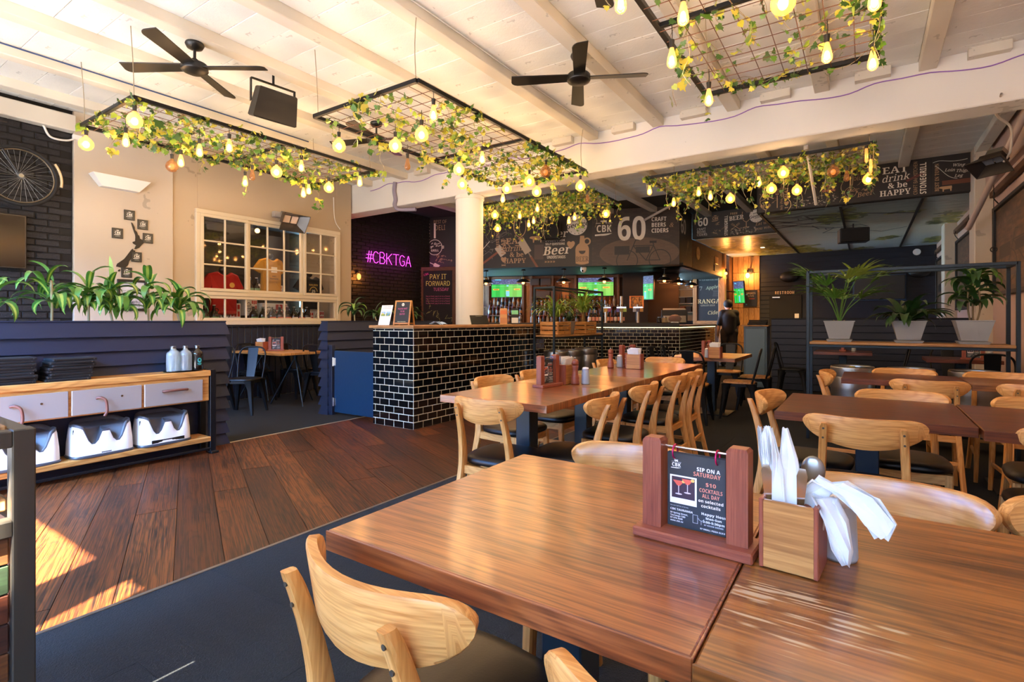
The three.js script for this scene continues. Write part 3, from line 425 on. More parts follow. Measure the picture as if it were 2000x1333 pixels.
  part('mural', plane(1.78, 0.57, -2.5, 3.43, -12.67), matP(m2), c);
  // timber fascia over the side of the bar
  const f = thing('bulkhead', 'timber fascia over the side of the bar with old signs and a post', 'bulkhead');
  part('fascia', bx(-3.5, -3.395, 2.45, 3.13, -15.9, -12.7, 0.006, 'z'), M.rusticDark, f);
  part('post', bx(-3.52, -3.34, 0, 3.13, -16.1, -15.9, 0.01, 'y'), M.rustic, f);
  part('sign', T(cyl(0.16, 0.16, 0.015, 24), -3.385, 2.85, -13.2, 0, 0, PI / 2), M.honey, f);
  part('sign', bx(-3.395, -3.38, 2.75, 2.95, -15.3, -14.9), M.honey, f); part('sign', bx(-3.395, -3.38, 2.55, 2.72, -15.35, -14.85), M.black, f);
}
// printed board ceiling behind the bulkheads
{
  const W = 1024, Hh = 1024, map = canvas(W, Hh, (x) => {
    const g = x.createLinearGradient(0, 0, 0, Hh); g.addColorStop(0, '#8fa09a'); g.addColorStop(0.35, '#e6e0c4'); g.addColorStop(0.6, '#f0e8d0'); g.addColorStop(1, '#b4c8d2'); x.fillStyle = g; x.fillRect(0, 0, W, Hh);
    for (let i = 0; i < 5200; i++) { const a = hash(i, 1, 40), b = hash(i, 2, 40), f = pn(a * 5, b * 6, 99, 99, 41) + 0.5 * pn(a * 14, b * 16, 99, 99, 42); if (f < 0.72 + 0.25 * Math.exp(-(((b - 0.5) / 0.16) ** 2))) continue; const k = hash(i, 3, 40); x.fillStyle = ['rgba(110,120,36,.55)', 'rgba(196,190,52,.55)', 'rgba(60,66,30,.5)', 'rgba(150,156,50,.5)'][Math.floor(k * 4)]; x.beginPath(); x.ellipse(a * W, b * Hh, 8 + 26 * k, 4 + 10 * hash(i, 4, 40), hash(i, 5, 40) * 3, 0, 7); x.fill(); }
    x.strokeStyle = 'rgba(28,24,18,.85)'; for (let i = 0; i < 14; i++) { x.lineWidth = 2 + 10 * hash(i, 6, 40); x.beginPath(); let a = 512 + (hash(i, 7, 40) - 0.5) * 200, b = hash(i, 8, 40) * 300; x.moveTo(a, b); for (let k = 0; k < 5; k++) { a += (hash(i, k, 43) - 0.5) * 420; b += (hash(k, i, 44) - 0.4) * 160; x.lineTo(a, b); } x.stroke(); }
  });
  const m = std(0xffffff, 0.32, { map }), o = struct('ceiling_lowered', M1([bx(-3.39, 1.5, 3.16, 3.2, -17.05, -12.8), bx(-1.56, 1.5, 3.16, 3.2, -12.8, -10.42)]), M.blackSoft);
  for (let k = 0; k < 24; k++) {
    const z1 = -10.42 - k * 0.276, z0 = z1 - 0.272, x0 = z1 > -12.75 ? -1.56 : -3.39, g = bx(x0, 1.5, 3.135, 3.16, z0, z1, 0.003), p = g.attributes.position, uv = g.attributes.uv;
    for (let i = 0; i < p.count; i++) uv.setXY(i, (p.getX(i) + 3.39) / 4.89, (p.getZ(i) + 17.05) / 6.65);
    part('ceiling_board', g, m, o);
  }
  for (const x of [-1.58, -0.35, 0.75]) part('batten', bx(x - 0.02, x + 0.02, 3.115, 3.136, -17.04, -10.42, 0.003, 'z'), M.black, o);
}
{ // navy half wall of the rear dining area
  const t = thing('half_wall', 'long navy half wall of flush boards facing the keg shelves', 'half wall');
  part('frame', bx(-1.36, 1.3, 0.02, 1.225, -10.36, -10.22), M.navyDark, t);
  for (let i = 0; i < 11; i++) part('board', bx(-1.37, 1.3, 1.12 - i * 0.111, 1.226 - i * 0.111, -10.22, -10.195, 0.004), M.navy, t);
  part('cap', bx(-1.38, 1.3, 1.226, 1.244, -10.38, -10.18), M.navyDark, t);
}
// ================================================================ furniture
// oak chair, sitter looks towards -z
function crest() {
  const rings = [], N = 22;
  for (let i = 0; i <= N; i++) {
    const u = -1 + 2 * i / N, x = 0.217 * Math.sin(u * PI / 2 * 0.98) / Math.sin(PI / 2 * 0.98), au = Math.abs(x / 0.217), end = Math.sqrt(Math.max(0, 1 - Math.pow(au, 9)));
    const yc = 0.728 + 0.028 * au * au, hh = Math.max(0.005, (0.066 - 0.024 * au * au) * end), z = 0.236 - 0.082 * au * au, t = 0.011, s = 0.16 * (x / 0.217);
    const r = [[-1, 0.88], [-0.7, 1], [0.7, 1], [1, 0.88], [1, -0.88], [0.7, -1], [-0.7, -1], [-1, -0.88]];
    rings.push(r.map(([a, b]) => [x + a * t * s * 4, yc + b * hh, z + a * t + (b * hh) * 0.16]));
  }
  const g = loft(rings, true, 0.9, 'x'); return g;
}
function post(sx) { // rear leg running up to the crest
  const P = [[0, 0.275, 0.03], [0.2, 0.225, 0.04], [0.4, 0.182, 0.052], [0.47, 0.18, 0.052], [0.6, 0.202, 0.038], [0.72, 0.238, 0.03], [0.765, 0.256, 0.026]];
  const c = new THREE.CatmullRomCurve3(P.map(([y, z, d]) => V(d, y, z))), rings = [];
  for (let i = 0; i <= 16; i++) { const q = c.getPoint(i / 16); rings.push(sec(sx * (0.165 - 0.03 * q.y / 0.76 + 0.012 * (1 - q.y)), q.y, q.z, 0.032 - (i === 16 ? 0.012 : 0), q.x, 10)); }
  return loft(rings, true, 0.6, 'y');
}
function seatPad() {
  const out = (k, y) => Array.from({ length: 36 }, (_, i) => { const a = -i / 36 * 2 * PI, c = Math.cos(a), s = Math.sin(a), e = 0.62, x = Math.sign(c) * Math.abs(c) ** e, z = Math.sign(s) * Math.abs(s) ** e; return [x * k * (0.215 - 0.022 * (z + 1) / 2), y, -0.02 + z * k * 0.2]; });
  return loft([out(0.93, 0.425), out(0.985, 0.43), out(1, 0.442), out(0.985, 0.456), out(0.93, 0.466), out(0.75, 0.472), out(0.4, 0.474), out(0.1, 0.4745)], true, 1.2, 'x');
}
const frontLeg = (s) => loft([sec(s * 0.178, 0.425, -0.165, 0.036, 0.042), sec(s * 0.182, 0.25, -0.172, 0.033, 0.036), sec(s * 0.19, 0, -0.19, 0.024, 0.026)], true, 0.6, 'y');
const CH = { crest: crest(), postL: post(-1), postR: post(1), pad: seatPad(), legL: frontLeg(-1), legR: frontLeg(1), screw: T(cyl(0.0045, 0.0045, 0.003, 10), 0, 0, 0, PI / 2) };
const rails = { front: bx(-0.165, 0.165, 0.372, 0.424, -0.18, -0.158, 0.003), back: bx(-0.15, 0.15, 0.375, 0.42, 0.165, 0.185, 0.003), sideL: bar([-0.172, 0.398, -0.165], [-0.155, 0.398, 0.18], 0.02, 0.05), sideR: bar([0.172, 0.398, -0.165], [0.155, 0.398, 0.18], 0.02, 0.05), strL: bar([-0.183, 0.19, -0.17], [-0.163, 0.19, 0.215], 0.016, 0.026), strR: bar([0.183, 0.19, -0.17], [0.163, 0.19, 0.215], 0.016, 0.026), strB: bar([-0.16, 0.24, 0.212], [0.16, 0.24, 0.212], 0.016, 0.026) };
for (const k of ['sideL', 'sideR', 'strL', 'strR']) uvm(rails[k], 'z');
function oakChair(label, p, ry, group, pale) {
  const m = pale ? M.oakPale : M.oak, t = thing('dining_chair', label, 'chair', p, ry, group);
  const c = part('backrest', CH.crest, m, t);
  for (const s of [-1, 1]) { const l = part('leg', s < 0 ? CH.postL : CH.postR, m, t); for (const y of [0.7, 0.742]) part('screw', CH.screw, M.rawSteel, l, [s * (0.165 - 0.03 * y / 0.76 + 0.012 * (1 - y)), y, 0.232 + (y - 0.7) * 0.3 + 0.0152]); part('leg', s < 0 ? CH.legL : CH.legR, m, t); }
  part('seat', CH.pad, M.vinyl, t);
  part('seat_frame', M1([rails.front, rails.back, rails.sideL, rails.sideR]), m, t);
  part('stretcher', rails.strL, m, t); part('stretcher', rails.strR, m, t); part('stretcher', rails.strB, m, t);
  return t;
}
const chairA = oakChair('oak chair turned away at the corner of the nearest table, backrest seen from behind', [-0.672, 0, -0.785], -0.1);
const chairs = [
  ['oak chair with only a backrest corner showing at the bottom edge of the picture', [-0.115, 0, -0.745], -0.05],
  ['oak chair across the nearest table, pale backrest half hidden by the drinks menu stand', [-0.6, 0, -1.42], PI],
  ['oak chair with long pale backrest across the nearest table, behind the napkins', [0.03, 0, -1.42], PI],
  ['oak chair at the end of that far row, backrest just above the scratched tabletop', [0.5, 0, -1.5], PI + 0.15],
  ['oak chair at the near end of the long table, standing on the wood floor', [-1.66, 0, -2.4], 0.02],
  ['first oak chair from the near end along the carpet side of the long table', [-1.37, 0, -2.66], PI / 2 + 0.08],
  ['second oak chair from the near end along the carpet side of the long table', [-1.37, 0, -3.32], PI / 2 + 0.02],
  ['third oak chair from the near end along the carpet side of the long table', [-1.37, 0, -4.0], PI / 2 - 0.03],
  ['fourth oak chair from the near end along the carpet side of the long table', [-1.36, 0, -4.42], PI / 2 + 0.04],
  ['first oak chair from the near end on the counter side of the long table', [-2.08, 0, -3.1], -PI / 2 - 0.05],
  ['second oak chair from the near end on the counter side of the long table', [-2.08, 0, -3.68], -PI / 2 + 0.03],
  ['third oak chair on the counter side of the long table, beyond the first napkin box', [-2.08, 0, -5.12], -PI / 2],
  ['oak chair at the far end of the long table, pale top rail facing the bar', [-1.84, 0, -5.6], PI],
  ['oak chair pulled up to the middle table, whole backrest and black seat showing', [-0.01, 0, -2.86], 0.0],
  ['oak chair at the aisle end of the middle table, seen in profile', [-0.27, 0, -3.3], -PI / 2 - 0.1],
  ['oak chair behind the middle table, only its top rail above the tabletop', [0.17, 0, -3.58], PI],
  ['next oak chair behind the middle table, beside the top rail chair, mostly hidden', [0.78, 0, -3.6], PI],
  ['oak chair at the second middle table, its black seat showing under the table edge', [0.7, 0, -2.98], 0.06],
  ['oak chair facing the keg shelf table, wide backrest with two posts showing', [0.36, 0, -4.78], 0.02],
  ['oak chair at the aisle end of the table nearest the kegs, turned sideways', [-0.06, 0, -5.0], -PI / 2],
  ['oak chair behind the table nearest the kegs, pale rail in front of the kegs', [0.27, 0, -5.35], PI],
  ['neighbouring oak chair behind the table nearest the kegs, under the leafy pot', [0.87, 0, -5.35], PI],
  ['oak chair beside the wide backrest one, at the second table nearest the kegs', [0.93, 0, -4.8], 0.03],
];
const paleChair = oakChair(...chairs[1], undefined, true); copy(paleChair, chairs[2][1], chairs[2][2], chairs[2][0]);
chairs.forEach(([l, p, r], i) => i === 1 || i === 2 || copy(chairA, p, r, l));
// pedestal tables
function tableAt(label, x0, x1, z0, z1, m, top = 0.76, base = 'one') {
  const t = thing('dining_table', label, 'table', [(x0 + x1) / 2, 0, (z0 + z1) / 2]), w = x1 - x0, d = z1 - z0;
  part('tabletop', uvm(cb(w, 0.042, d, 0.004, w > d ? 'x' : 'x'), 'x', x0 * 3, z0 * 2), m, t, [0, top - 0.021, 0]);
  part('edge_band', M1([T(cb(w + 0.001, 0.041, 0.004, 0.001), 0, top - 0.021, d / 2), T(cb(0.004, 0.041, d + 0.001, 0.001), w / 2, top - 0.021, 0)]), m, t);
  part('pedestal', bx(-0.05, 0.05, 0.02, top - 0.05, -0.05, 0.05, 0.004, 'y'), M.gunmetal, t);
  part('bracket', M1([bx(-w * 0.36, w * 0.36, top - 0.06, top - 0.042, -0.03, 0.03), bx(-0.03, 0.03, top - 0.06, top - 0.042, -d * 0.36, d * 0.36)]), M.gunmetal, t);
  part('base_plate', bx(-0.24, 0.24, 0.001, 0.013, -0.24, 0.24, 0.003), M.blackSteel, t);
  return t;
}
tableAt('nearest square table with glossy red-brown top, drinks menu stand on it', -0.94, -0.188, -1.465, -0.7, M.table);
tableAt('scratched brown tabletop pushed against the nearest table, holding the napkin box', -0.184, 0.57, -1.475, -0.69, M.worn);
tableAt('further scratched table continuing the nearest row towards the window side', 0.575, 1.33, -1.475, -0.69, M.worn);
['first table of the long row, nearest, with the tall wooden menu stand', 'second table of the long row, beyond the first seam, worn yellowish surface', 'third table of the long row, under the second napkin box', 'last table of the long row, nearest the bar'].forEach((l, i) => tableAt(l, -2.1, -1.37, -2.36 - 0.783 * (i + 1) + 0.004, -2.36 - 0.783 * i, [M.table, M.worn, M.table, M.table][i]));
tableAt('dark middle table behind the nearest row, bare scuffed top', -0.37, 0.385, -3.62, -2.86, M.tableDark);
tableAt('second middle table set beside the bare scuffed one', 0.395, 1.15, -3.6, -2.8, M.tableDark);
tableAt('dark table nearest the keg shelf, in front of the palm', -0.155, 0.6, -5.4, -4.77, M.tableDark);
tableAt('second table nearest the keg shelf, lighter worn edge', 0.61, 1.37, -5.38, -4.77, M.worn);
// black steel chairs with pressed legs
function steelChair(label, p, ry, wooden, group) {
  const t = thing('steel_chair', label, 'chair', p, ry, group), m = M.blackSteel;
  const so = (k, y) => Array.from({ length: 28 }, (_, i) => { const a = -i / 28 * 2 * PI, c = Math.cos(a), s = Math.sin(a), e = 0.5; return [Math.sign(c) * Math.abs(c) ** e * k * 0.18, y, Math.sign(s) * Math.abs(s) ** e * k * 0.18]; });
  part('seat', loft([so(0.98, 0.43), so(1.02, 0.438), so(1, 0.452), so(0.9, 0.456)], true, 0.8, 'x'), wooden ? M.honey : m, t);
  for (const [sx, sz] of [[-1, -1], [1, -1], [-1, 1], [1, 1]]) {
    const P = [[0.435, 0.15, 0.13], [0.39, 0.158, 0.095], [0.32, 0.167, 0.062], [0.12, 0.192, 0.045], [0.03, 0.205, 0.034], [0, 0.208, 0.03]];
    part('leg', loft(P.map(([y, q, w]) => sec(sx * (q - w * 0.12), y, sz * (q - w * 0.12), w, w, 10)), true, 0.8, 'y'), m, t);
  }
  part('back_frame', tube([[-0.165, 0.44, 0.15], [-0.175, 0.6, 0.19], [-0.172, 0.76, 0.225], [-0.12, 0.835, 0.245], [0, 0.85, 0.25], [0.12, 0.835, 0.245], [0.172, 0.76, 0.225], [0.175, 0.6, 0.19], [0.165, 0.44, 0.15]], 0.0115, 40, 8), m, t);
  part('back_slat', loft([[0.45, 0.16, 0.11], [0.6, 0.198, 0.125], [0.75, 0.232, 0.135], [0.845, 0.25, 0.14]].map(([y, z, w]) => sec(0, y, z, w, 0.006, 12)), true, 0.8, 'y'), m, t);
  part('apron', M1([-1, 1].map((s) => bx(-0.11, 0.11, 0.395, 0.435, s * 0.172 - 0.003, s * 0.172 + 0.003)).concat([-1, 1].map((s) => bx(s * 0.172 - 0.003, s * 0.172 + 0.003, 0.395, 0.435, -0.11, 0.11)))), m, t);
  return t;
}
const steelW = steelChair('black steel chair with wooden seat, back towards us, at the table before the bar', [-1.72, 0, -6.42], 0.05, true);
for (const [l, p, r] of [['black steel chair with wooden seat, nearer of two beside the grey cabinet', [-1.3, 0, -7.0], PI / 2 + 0.12], ['black steel chair with wooden seat, farther of two beside the grey cabinet', [-1.24, 0, -7.75], PI / 2 + 0.05], ['black steel chair with wooden seat behind the napkin box before the bar', [-1.72, 0, -8.35], PI], ['black steel chair tucked at the bar side of that table, nearer one', [-2.15, 0, -6.9], -PI / 2 - 0.1], ['black steel chair tucked at the bar side of that table, farther one', [-2.2, 0, -7.6], -PI / 2]]) copy(steelW, p, r, l);
const steelB = steelChair('black steel chair in the booth area, nearest the navy half wall end', [-6.72, 0, -3.74], -2.55, false);
for (const [l, p, r] of [['second black steel chair in the booth area, mostly behind the half wall', [-7.2, 0, -3.55], PI + 0.2], ['black steel chair across the booth table, only its thin back showing', [-7.45, 0, -5.02], 0.1], ['black steel chair at the booth table beside the stepped blue wall end', [-6.72, 0, -4.95], 0.25], ['black steel chair on the far side of the booth table, in the dark', [-7.6, 0, -4.4], -PI / 2], ['black steel chair left of the small table by the navy half wall', [-0.95, 0, -9.35], -PI / 2], ['black steel chair right of the small table by the navy half wall', [0.27, 0, -9.1], PI / 2], ['black steel chair behind the rear table beneath the grey pots', [0.9, 0, -8.75], PI], ['black steel chair in front of the rear table beneath the grey pots', [1.12, 0, -7.55], -0.1]]) copy(steelB, p, r, l);
tableAt('square table with brown top before the bar, ringed by steel chairs', -2.06, -1.28, -7.75, -6.62, M.worn, 0.75);
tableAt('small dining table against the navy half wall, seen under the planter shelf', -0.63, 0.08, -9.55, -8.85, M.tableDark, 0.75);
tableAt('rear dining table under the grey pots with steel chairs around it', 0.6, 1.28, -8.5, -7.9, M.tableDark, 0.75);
{ // booth table on two tripod bases
  const t = thing('booth_table', 'brown booth table on thin steel tripod legs seen past the half wall', 'table', [-7.24, 0, -4.55]);
  part('tabletop', uvm(cb(1.24, 0.035, 0.72, 0.004), 'x'), M.honey, t, [0, 0.735, 0]);
  for (const x of [-0.42, 0.42]) for (const a of [0.3, 2.4, 4.5]) part('leg', rod([x, 0.68, 0], [x + Math.cos(a) * 0.34, 0.01, Math.sin(a) * 0.34], 0.011), M.gunmetal, t);
  for (const x of [-0.42, 0.42]) part('hub', cyl(0.03, 0.03, 0.08, 12, x, 0.64, 0), M.gunmetal, t);
}
// sideboard with three drawers
{
  const t = thing('sideboard', 'timber sideboard with silver drawers and black steel frame along the half wall', 'sideboard');
  const X0 = -5.17, X1 = -4.93, Z0 = -2.44, Z1 = -0.3;
  part('top', bx(X0, X1, 0.7, 0.75, Z0, Z1, 0.006, 'z'), M.honey, t);
  part('drawer_case', bx(X0, X1 - 0.02, 0.475, 0.7, Z0 + 0.01, Z1 - 0.02, 0.004, 'z'), M.honey, t);
  part('lower_shelf', bx(X0, X1, 0.105, 0.15, Z0, Z1, 0.006, 'z'), M.honey, t);
  [[-2.37, -1.91], [-1.89, -1.43], [-1.41, -0.92], [-0.9, -0.42]].forEach(([a, b], i) => {
    const d = part('drawer', bx(X1 - 0.022, X1 - 0.004, 0.485, 0.672, a, b, 0.003, 'z'), M.silverPaint, t), c = (a + b) / 2;
    if (i === 0) part('handle', tube([[X1, 0.6, c - 0.1], [X1 + 0.02, 0.605, c - 0.05], [X1 + 0.025, 0.605, c + 0.05], [X1, 0.6, c + 0.1]], 0.011, 16, 6), M.leather, d, undefined, undefined, 'leather strap handle fixed at both ends');
    else { part('handle', tube([[X1, 0.6, c + 0.08], [X1 + 0.02, 0.606, c + 0.06], [X1 + 0.035, 0.58, c + 0.03], [X1 + 0.03, 0.5, c + 0.02], [X1 + 0.025, 0.46, c + 0.035]], 0.01, 18, 6), M.leather, d, undefined, undefined, 'leather strap hanging loose'); part('screw', T(cyl(0.008, 0.008, 0.006, 10), X1, 0.6, c - 0.09, 0, 0, PI / 2), M.chrome, d); }
  });
  for (const z of [Z0 - 0.02, Z1 - 0.02]) for (const x of [X0 + 0.03, X1 - 0.03]) part('leg', bx(x - 0.025, x + 0.025, 0, 0.755, z - 0.025, z + 0.025, 0.003, 'y'), M.blackSteel, t);
  part('foot_rail', M1([bx(X1 - 0.03, X1 - 0.005, 0.03, 0.05, Z0, Z1, 0.003, 'z'), bx(X1 - 0.06, X1 + 0.04, 0, 0.02, Z0 - 0.05, Z0 + 0.02)]), M.blackSteel, t);
}
// booster seats
function booster(label, z, ry, open) {
  const t = thing('booster_seat', label, 'booster seat', [-5.04, 0.15, z], ry, 'booster seats on the sideboard shelf');
  const W = 0.2, D = 0.112, Q = [...Array(25)].map((_, i) => Math.sin((i / 24 - 0.5) * PI * 0.999)), edge = (q, p) => (1 - Math.abs(q) ** p) ** (1 / p);
  const outline = [...Q.map((q) => [1, q]), ...[...Q].reverse().map((q) => [-1, q])];   // front edge, then back edge
  const ring = (k, y, p = 5) => outline.map(([s, q]) => [s * edge(q, p) * D * k, y, -q * W * k]);
  part('base', loft([ring(1.03, 0), ring(1.06, 0.01), ring(1.04, 0.02), ring(0.98, 0.022)], true, 0.6, 'z'), M.greyPlastic, t);
  const rim = (s, q) => { q = Math.abs(q); const back = 0.275 - 0.03 * q ** 6; if (s < 0) return back; return q < 0.16 ? 0.2 : q < 0.3 ? 0.2 - 0.095 * (q - 0.16) / 0.14 : q < 0.55 ? 0.105 : q < 0.8 ? 0.105 + 0.13 * ((q - 0.55) / 0.25) : 0.235 + 0.02 * (q - 0.8) / 0.2; };
  const rg = (k, f, p, dy = 0) => outline.map(([s, q]) => [s * edge(q, p) * D * k, 0.02 + f * (rim(s, q) - 0.02) + dy, -q * W * k]);
  part('shell', loft([rg(1.02, 0, 5), rg(1, 0.4, 5), rg(0.95, 0.85, 4.5), rg(0.92, 0.96, 4.5)], false, 0.8, 'z'), M.whiteGloss, t);
  part('seat_liner', loft([rg(0.93, 0.94, 4.5), rg(0.92, 1.0, 4.5, 0.004), rg(0.86, 1.0, 4.5, 0.006), rg(0.8, 0.96, 4), rg(0.74, 0.7, 4), rg(0.66, 0.35, 3.5), rg(0.3, 0.3, 3)], true, 0.9, 'z'), M.greyPlastic, t);
  if (open) part('tray_slot', bx(D * 0.97, D * 1.015, 0.022, 0.05, -0.13, 0.13), M.black, t); else part('latch', bx(D * 0.98, D * 1.02, 0.022, 0.034, -0.035, 0.035), M.greyPlastic, t);
  for (const s of [-1, 1]) part('strap_slot', bx(D * 0.35, D * 0.5, 0.17, 0.22, s * W * 0.93 - 0.006, s * W * 0.93 + 0.006), M.black, t);
}
booster('white and grey booster seat nearest the half wall end, tray slot open', -2.08, 0.06, true);
booster('white and grey booster seat in the middle under the loose leather strap', -1.64, 0.05, false);
booster('white and grey booster seat partly behind the steel framed shelf', -1.17, 0.04, false);
// menu folders, two stacks
for (const [zc, n, w, l] of [[-1.43, 8, 'nearer the bottles'], [-1.1, 9, 'farther from the bottles']]) for (let i = 0; i < n; i++) {
  const t = thing('menu_folder', `black menu folder, ${i === n - 1 ? 'topmost' : ord(i)} ${i === n - 1 ? '' : 'from the bottom '}of the stack ${w}`.replace('  ', ' '), 'menu', [-5.05 + rr(-0.006, 0.006), 0.75 + i * 0.021, zc + rr(-0.012, 0.012) + i * 0.003 * (n === 8 ? -1 : 0)], rr(-0.05, 0.05), 'menu folders on the sideboard');
  part('cover', cb(0.2, 0.019, 0.27, 0.003, 'z'), M.blackSoft, t, [0, 0.0105, 0]); part('edge', bx(0.095, 0.101, 0.004, 0.017, -0.13, 0.13), M.black, t);
  for (const s of [-1, 1]) part('rivet', T(cyl(0.004, 0.004, 0.003, 8), 0.101, 0.0105, s * 0.115, 0, 0, PI / 2), M.steel, t);
}
// flagon bottles on a tray
const bottleG = (r, h, neck = 0.35) => lathe([[0, 0], [r * 0.92, 0], [r, r * 0.1], [r, h * (1 - neck) * 0.86], [r * 0.9, h * (1 - neck) * 0.95], [r * 0.4, h * (1 - neck) + h * neck * 0.35], [r * 0.3, h * 0.96], [r * 0.34, h * 0.97], [r * 0.34, h], [0, h]], 18);
{
  const t = solo('tray', 'round black tray under the flagon bottles on the sideboard', 'tray', lathe([[0, 0.002], [0.15, 0.002], [0.16, 0.014], [0.165, 0.014], [0.155, 0], [0, 0]], 40), M.blackSteel, [-5.05, 0.75, -2.26]); t.scale.x = 0.72;
  const g = lathe([[0, 0], [0.047, 0], [0.05, 0.006], [0.05, 0.14], [0.044, 0.165], [0.02, 0.185], [0.017, 0.2], [0.017, 0.205], [0, 0.205]], 24), cap = cyl(0.02, 0.02, 0.018, 16);
  [[0.04, 0.105, 1, 'clear glass flagon nearest the menus, frosted with water'], [0.045, 0.005, 1, 'clear glass flagon standing in front of the tray middle'], [-0.045, 0.06, 1, 'clear glass flagon at the back of the tray'], [0.03, -0.1, 0, 'dark flagon with a pale printed emblem, at the tray edge'], [-0.05, -0.035, 0, 'dark flagon at the back of the tray'], [-0.04, -0.13, 0, 'dark flagon nearest the sideboard post']].forEach(([x, z, clear, l], i) => {
    const b = thing('flagon_bottle', l, 'bottle', [-5.05 + x, 0.757, -2.26 + z], 0, 'flagon bottles on the tray');
    part('glass', g, clear ? M.bottleClear : M.bottleDark, b); part('cap', cap, M.steel, b, [0, 0.2, 0]);
    if (i === 3) part('print', T(new THREE.CylinderGeometry(0.0508, 0.0508, 0.08, 16, 1, true, 0.9, 1.3), 0, 0.08, 0), std(0x6fc7c4, 0.6, { alphaTest: 0.5, map: canvas(128, 128, (x) => { x.fillStyle = '#120a07'; x.fillRect(0, 0, 128, 128); x.fillStyle = '#7fd0cf'; x.beginPath(); x.arc(64, 50, 34, 0, 7); x.fill(); x.fillStyle = '#120a07'; x.beginPath(); x.arc(60, 46, 16, 0, 7); x.fill(); x.fillStyle = '#7fd0cf'; x.fillRect(30, 92, 68, 10); x.fillRect(40, 108, 48, 8); }) }), b);
  });
}
{ // steel framed shelf unit with painted reclaimed boards, at the picture's near corner
  const t = thing('shelf_unit', 'steel framed shelf unit clad with worn painted reclaimed boards', 'shelf', [-1.88, 0, -0.24], 0);
  const pal = [0x7a5434, 0x9a6a3c, 0x8e5a36, 0x5f8a6c, 0xa9824f, 0x6b4a32, 0x87552f, 0x3f7d6e, 0xb08a58];
  for (const [x, z] of [[0.16, -0.16], [-0.5, -0.16], [0.16, 0.5], [-0.5, 0.5]]) part('post', M1([bx(x - 0.022, x + 0.022, 0, 0.937, z - 0.022, z + 0.022, 0.003, 'y')]), M.rawSteel, t);
  part('frame_rail', M1([0.02, 0.7, 0.915].flatMap((y) => [bx(-0.5, 0.16, y - 0.02, y + 0.02, -0.182, -0.138), bx(0.138, 0.182, y - 0.02, y + 0.02, -0.14, 0.5, 0.003, 'z'), bx(-0.5, 0.16, y - 0.02, y + 0.02, 0.478, 0.522)])), M.rawSteel, t);
  part('top', bx(-0.48, 0.14, 0.92, 0.945, -0.138, 0.48, 0.004), M.rustic, t);
  part('shelf', bx(-0.48, 0.14, 0.735, 0.765, -0.138, 0.478, 0.004), M.rustic, t);
  for (let i = 0; i < 9; i++) part('board', bx(0.145, 0.168, 0.045 + i * 0.071, 0.114 + i * 0.071, -0.136, 0.476, 0.003, 'z'), std(pal[i], 0.7, { map: rep(rusticT, 1.2, 0.5) }), t);
  solo('plate', 'dark plate edge lying on the steel framed shelf unit', 'plate', lathe([[0, 0.004], [0.09, 0.006], [0.12, 0.018], [0.125, 0.018], [0.1, 0], [0, 0]], 32), M.blackGloss, [-1.97, 0.946, -0.22]);
}
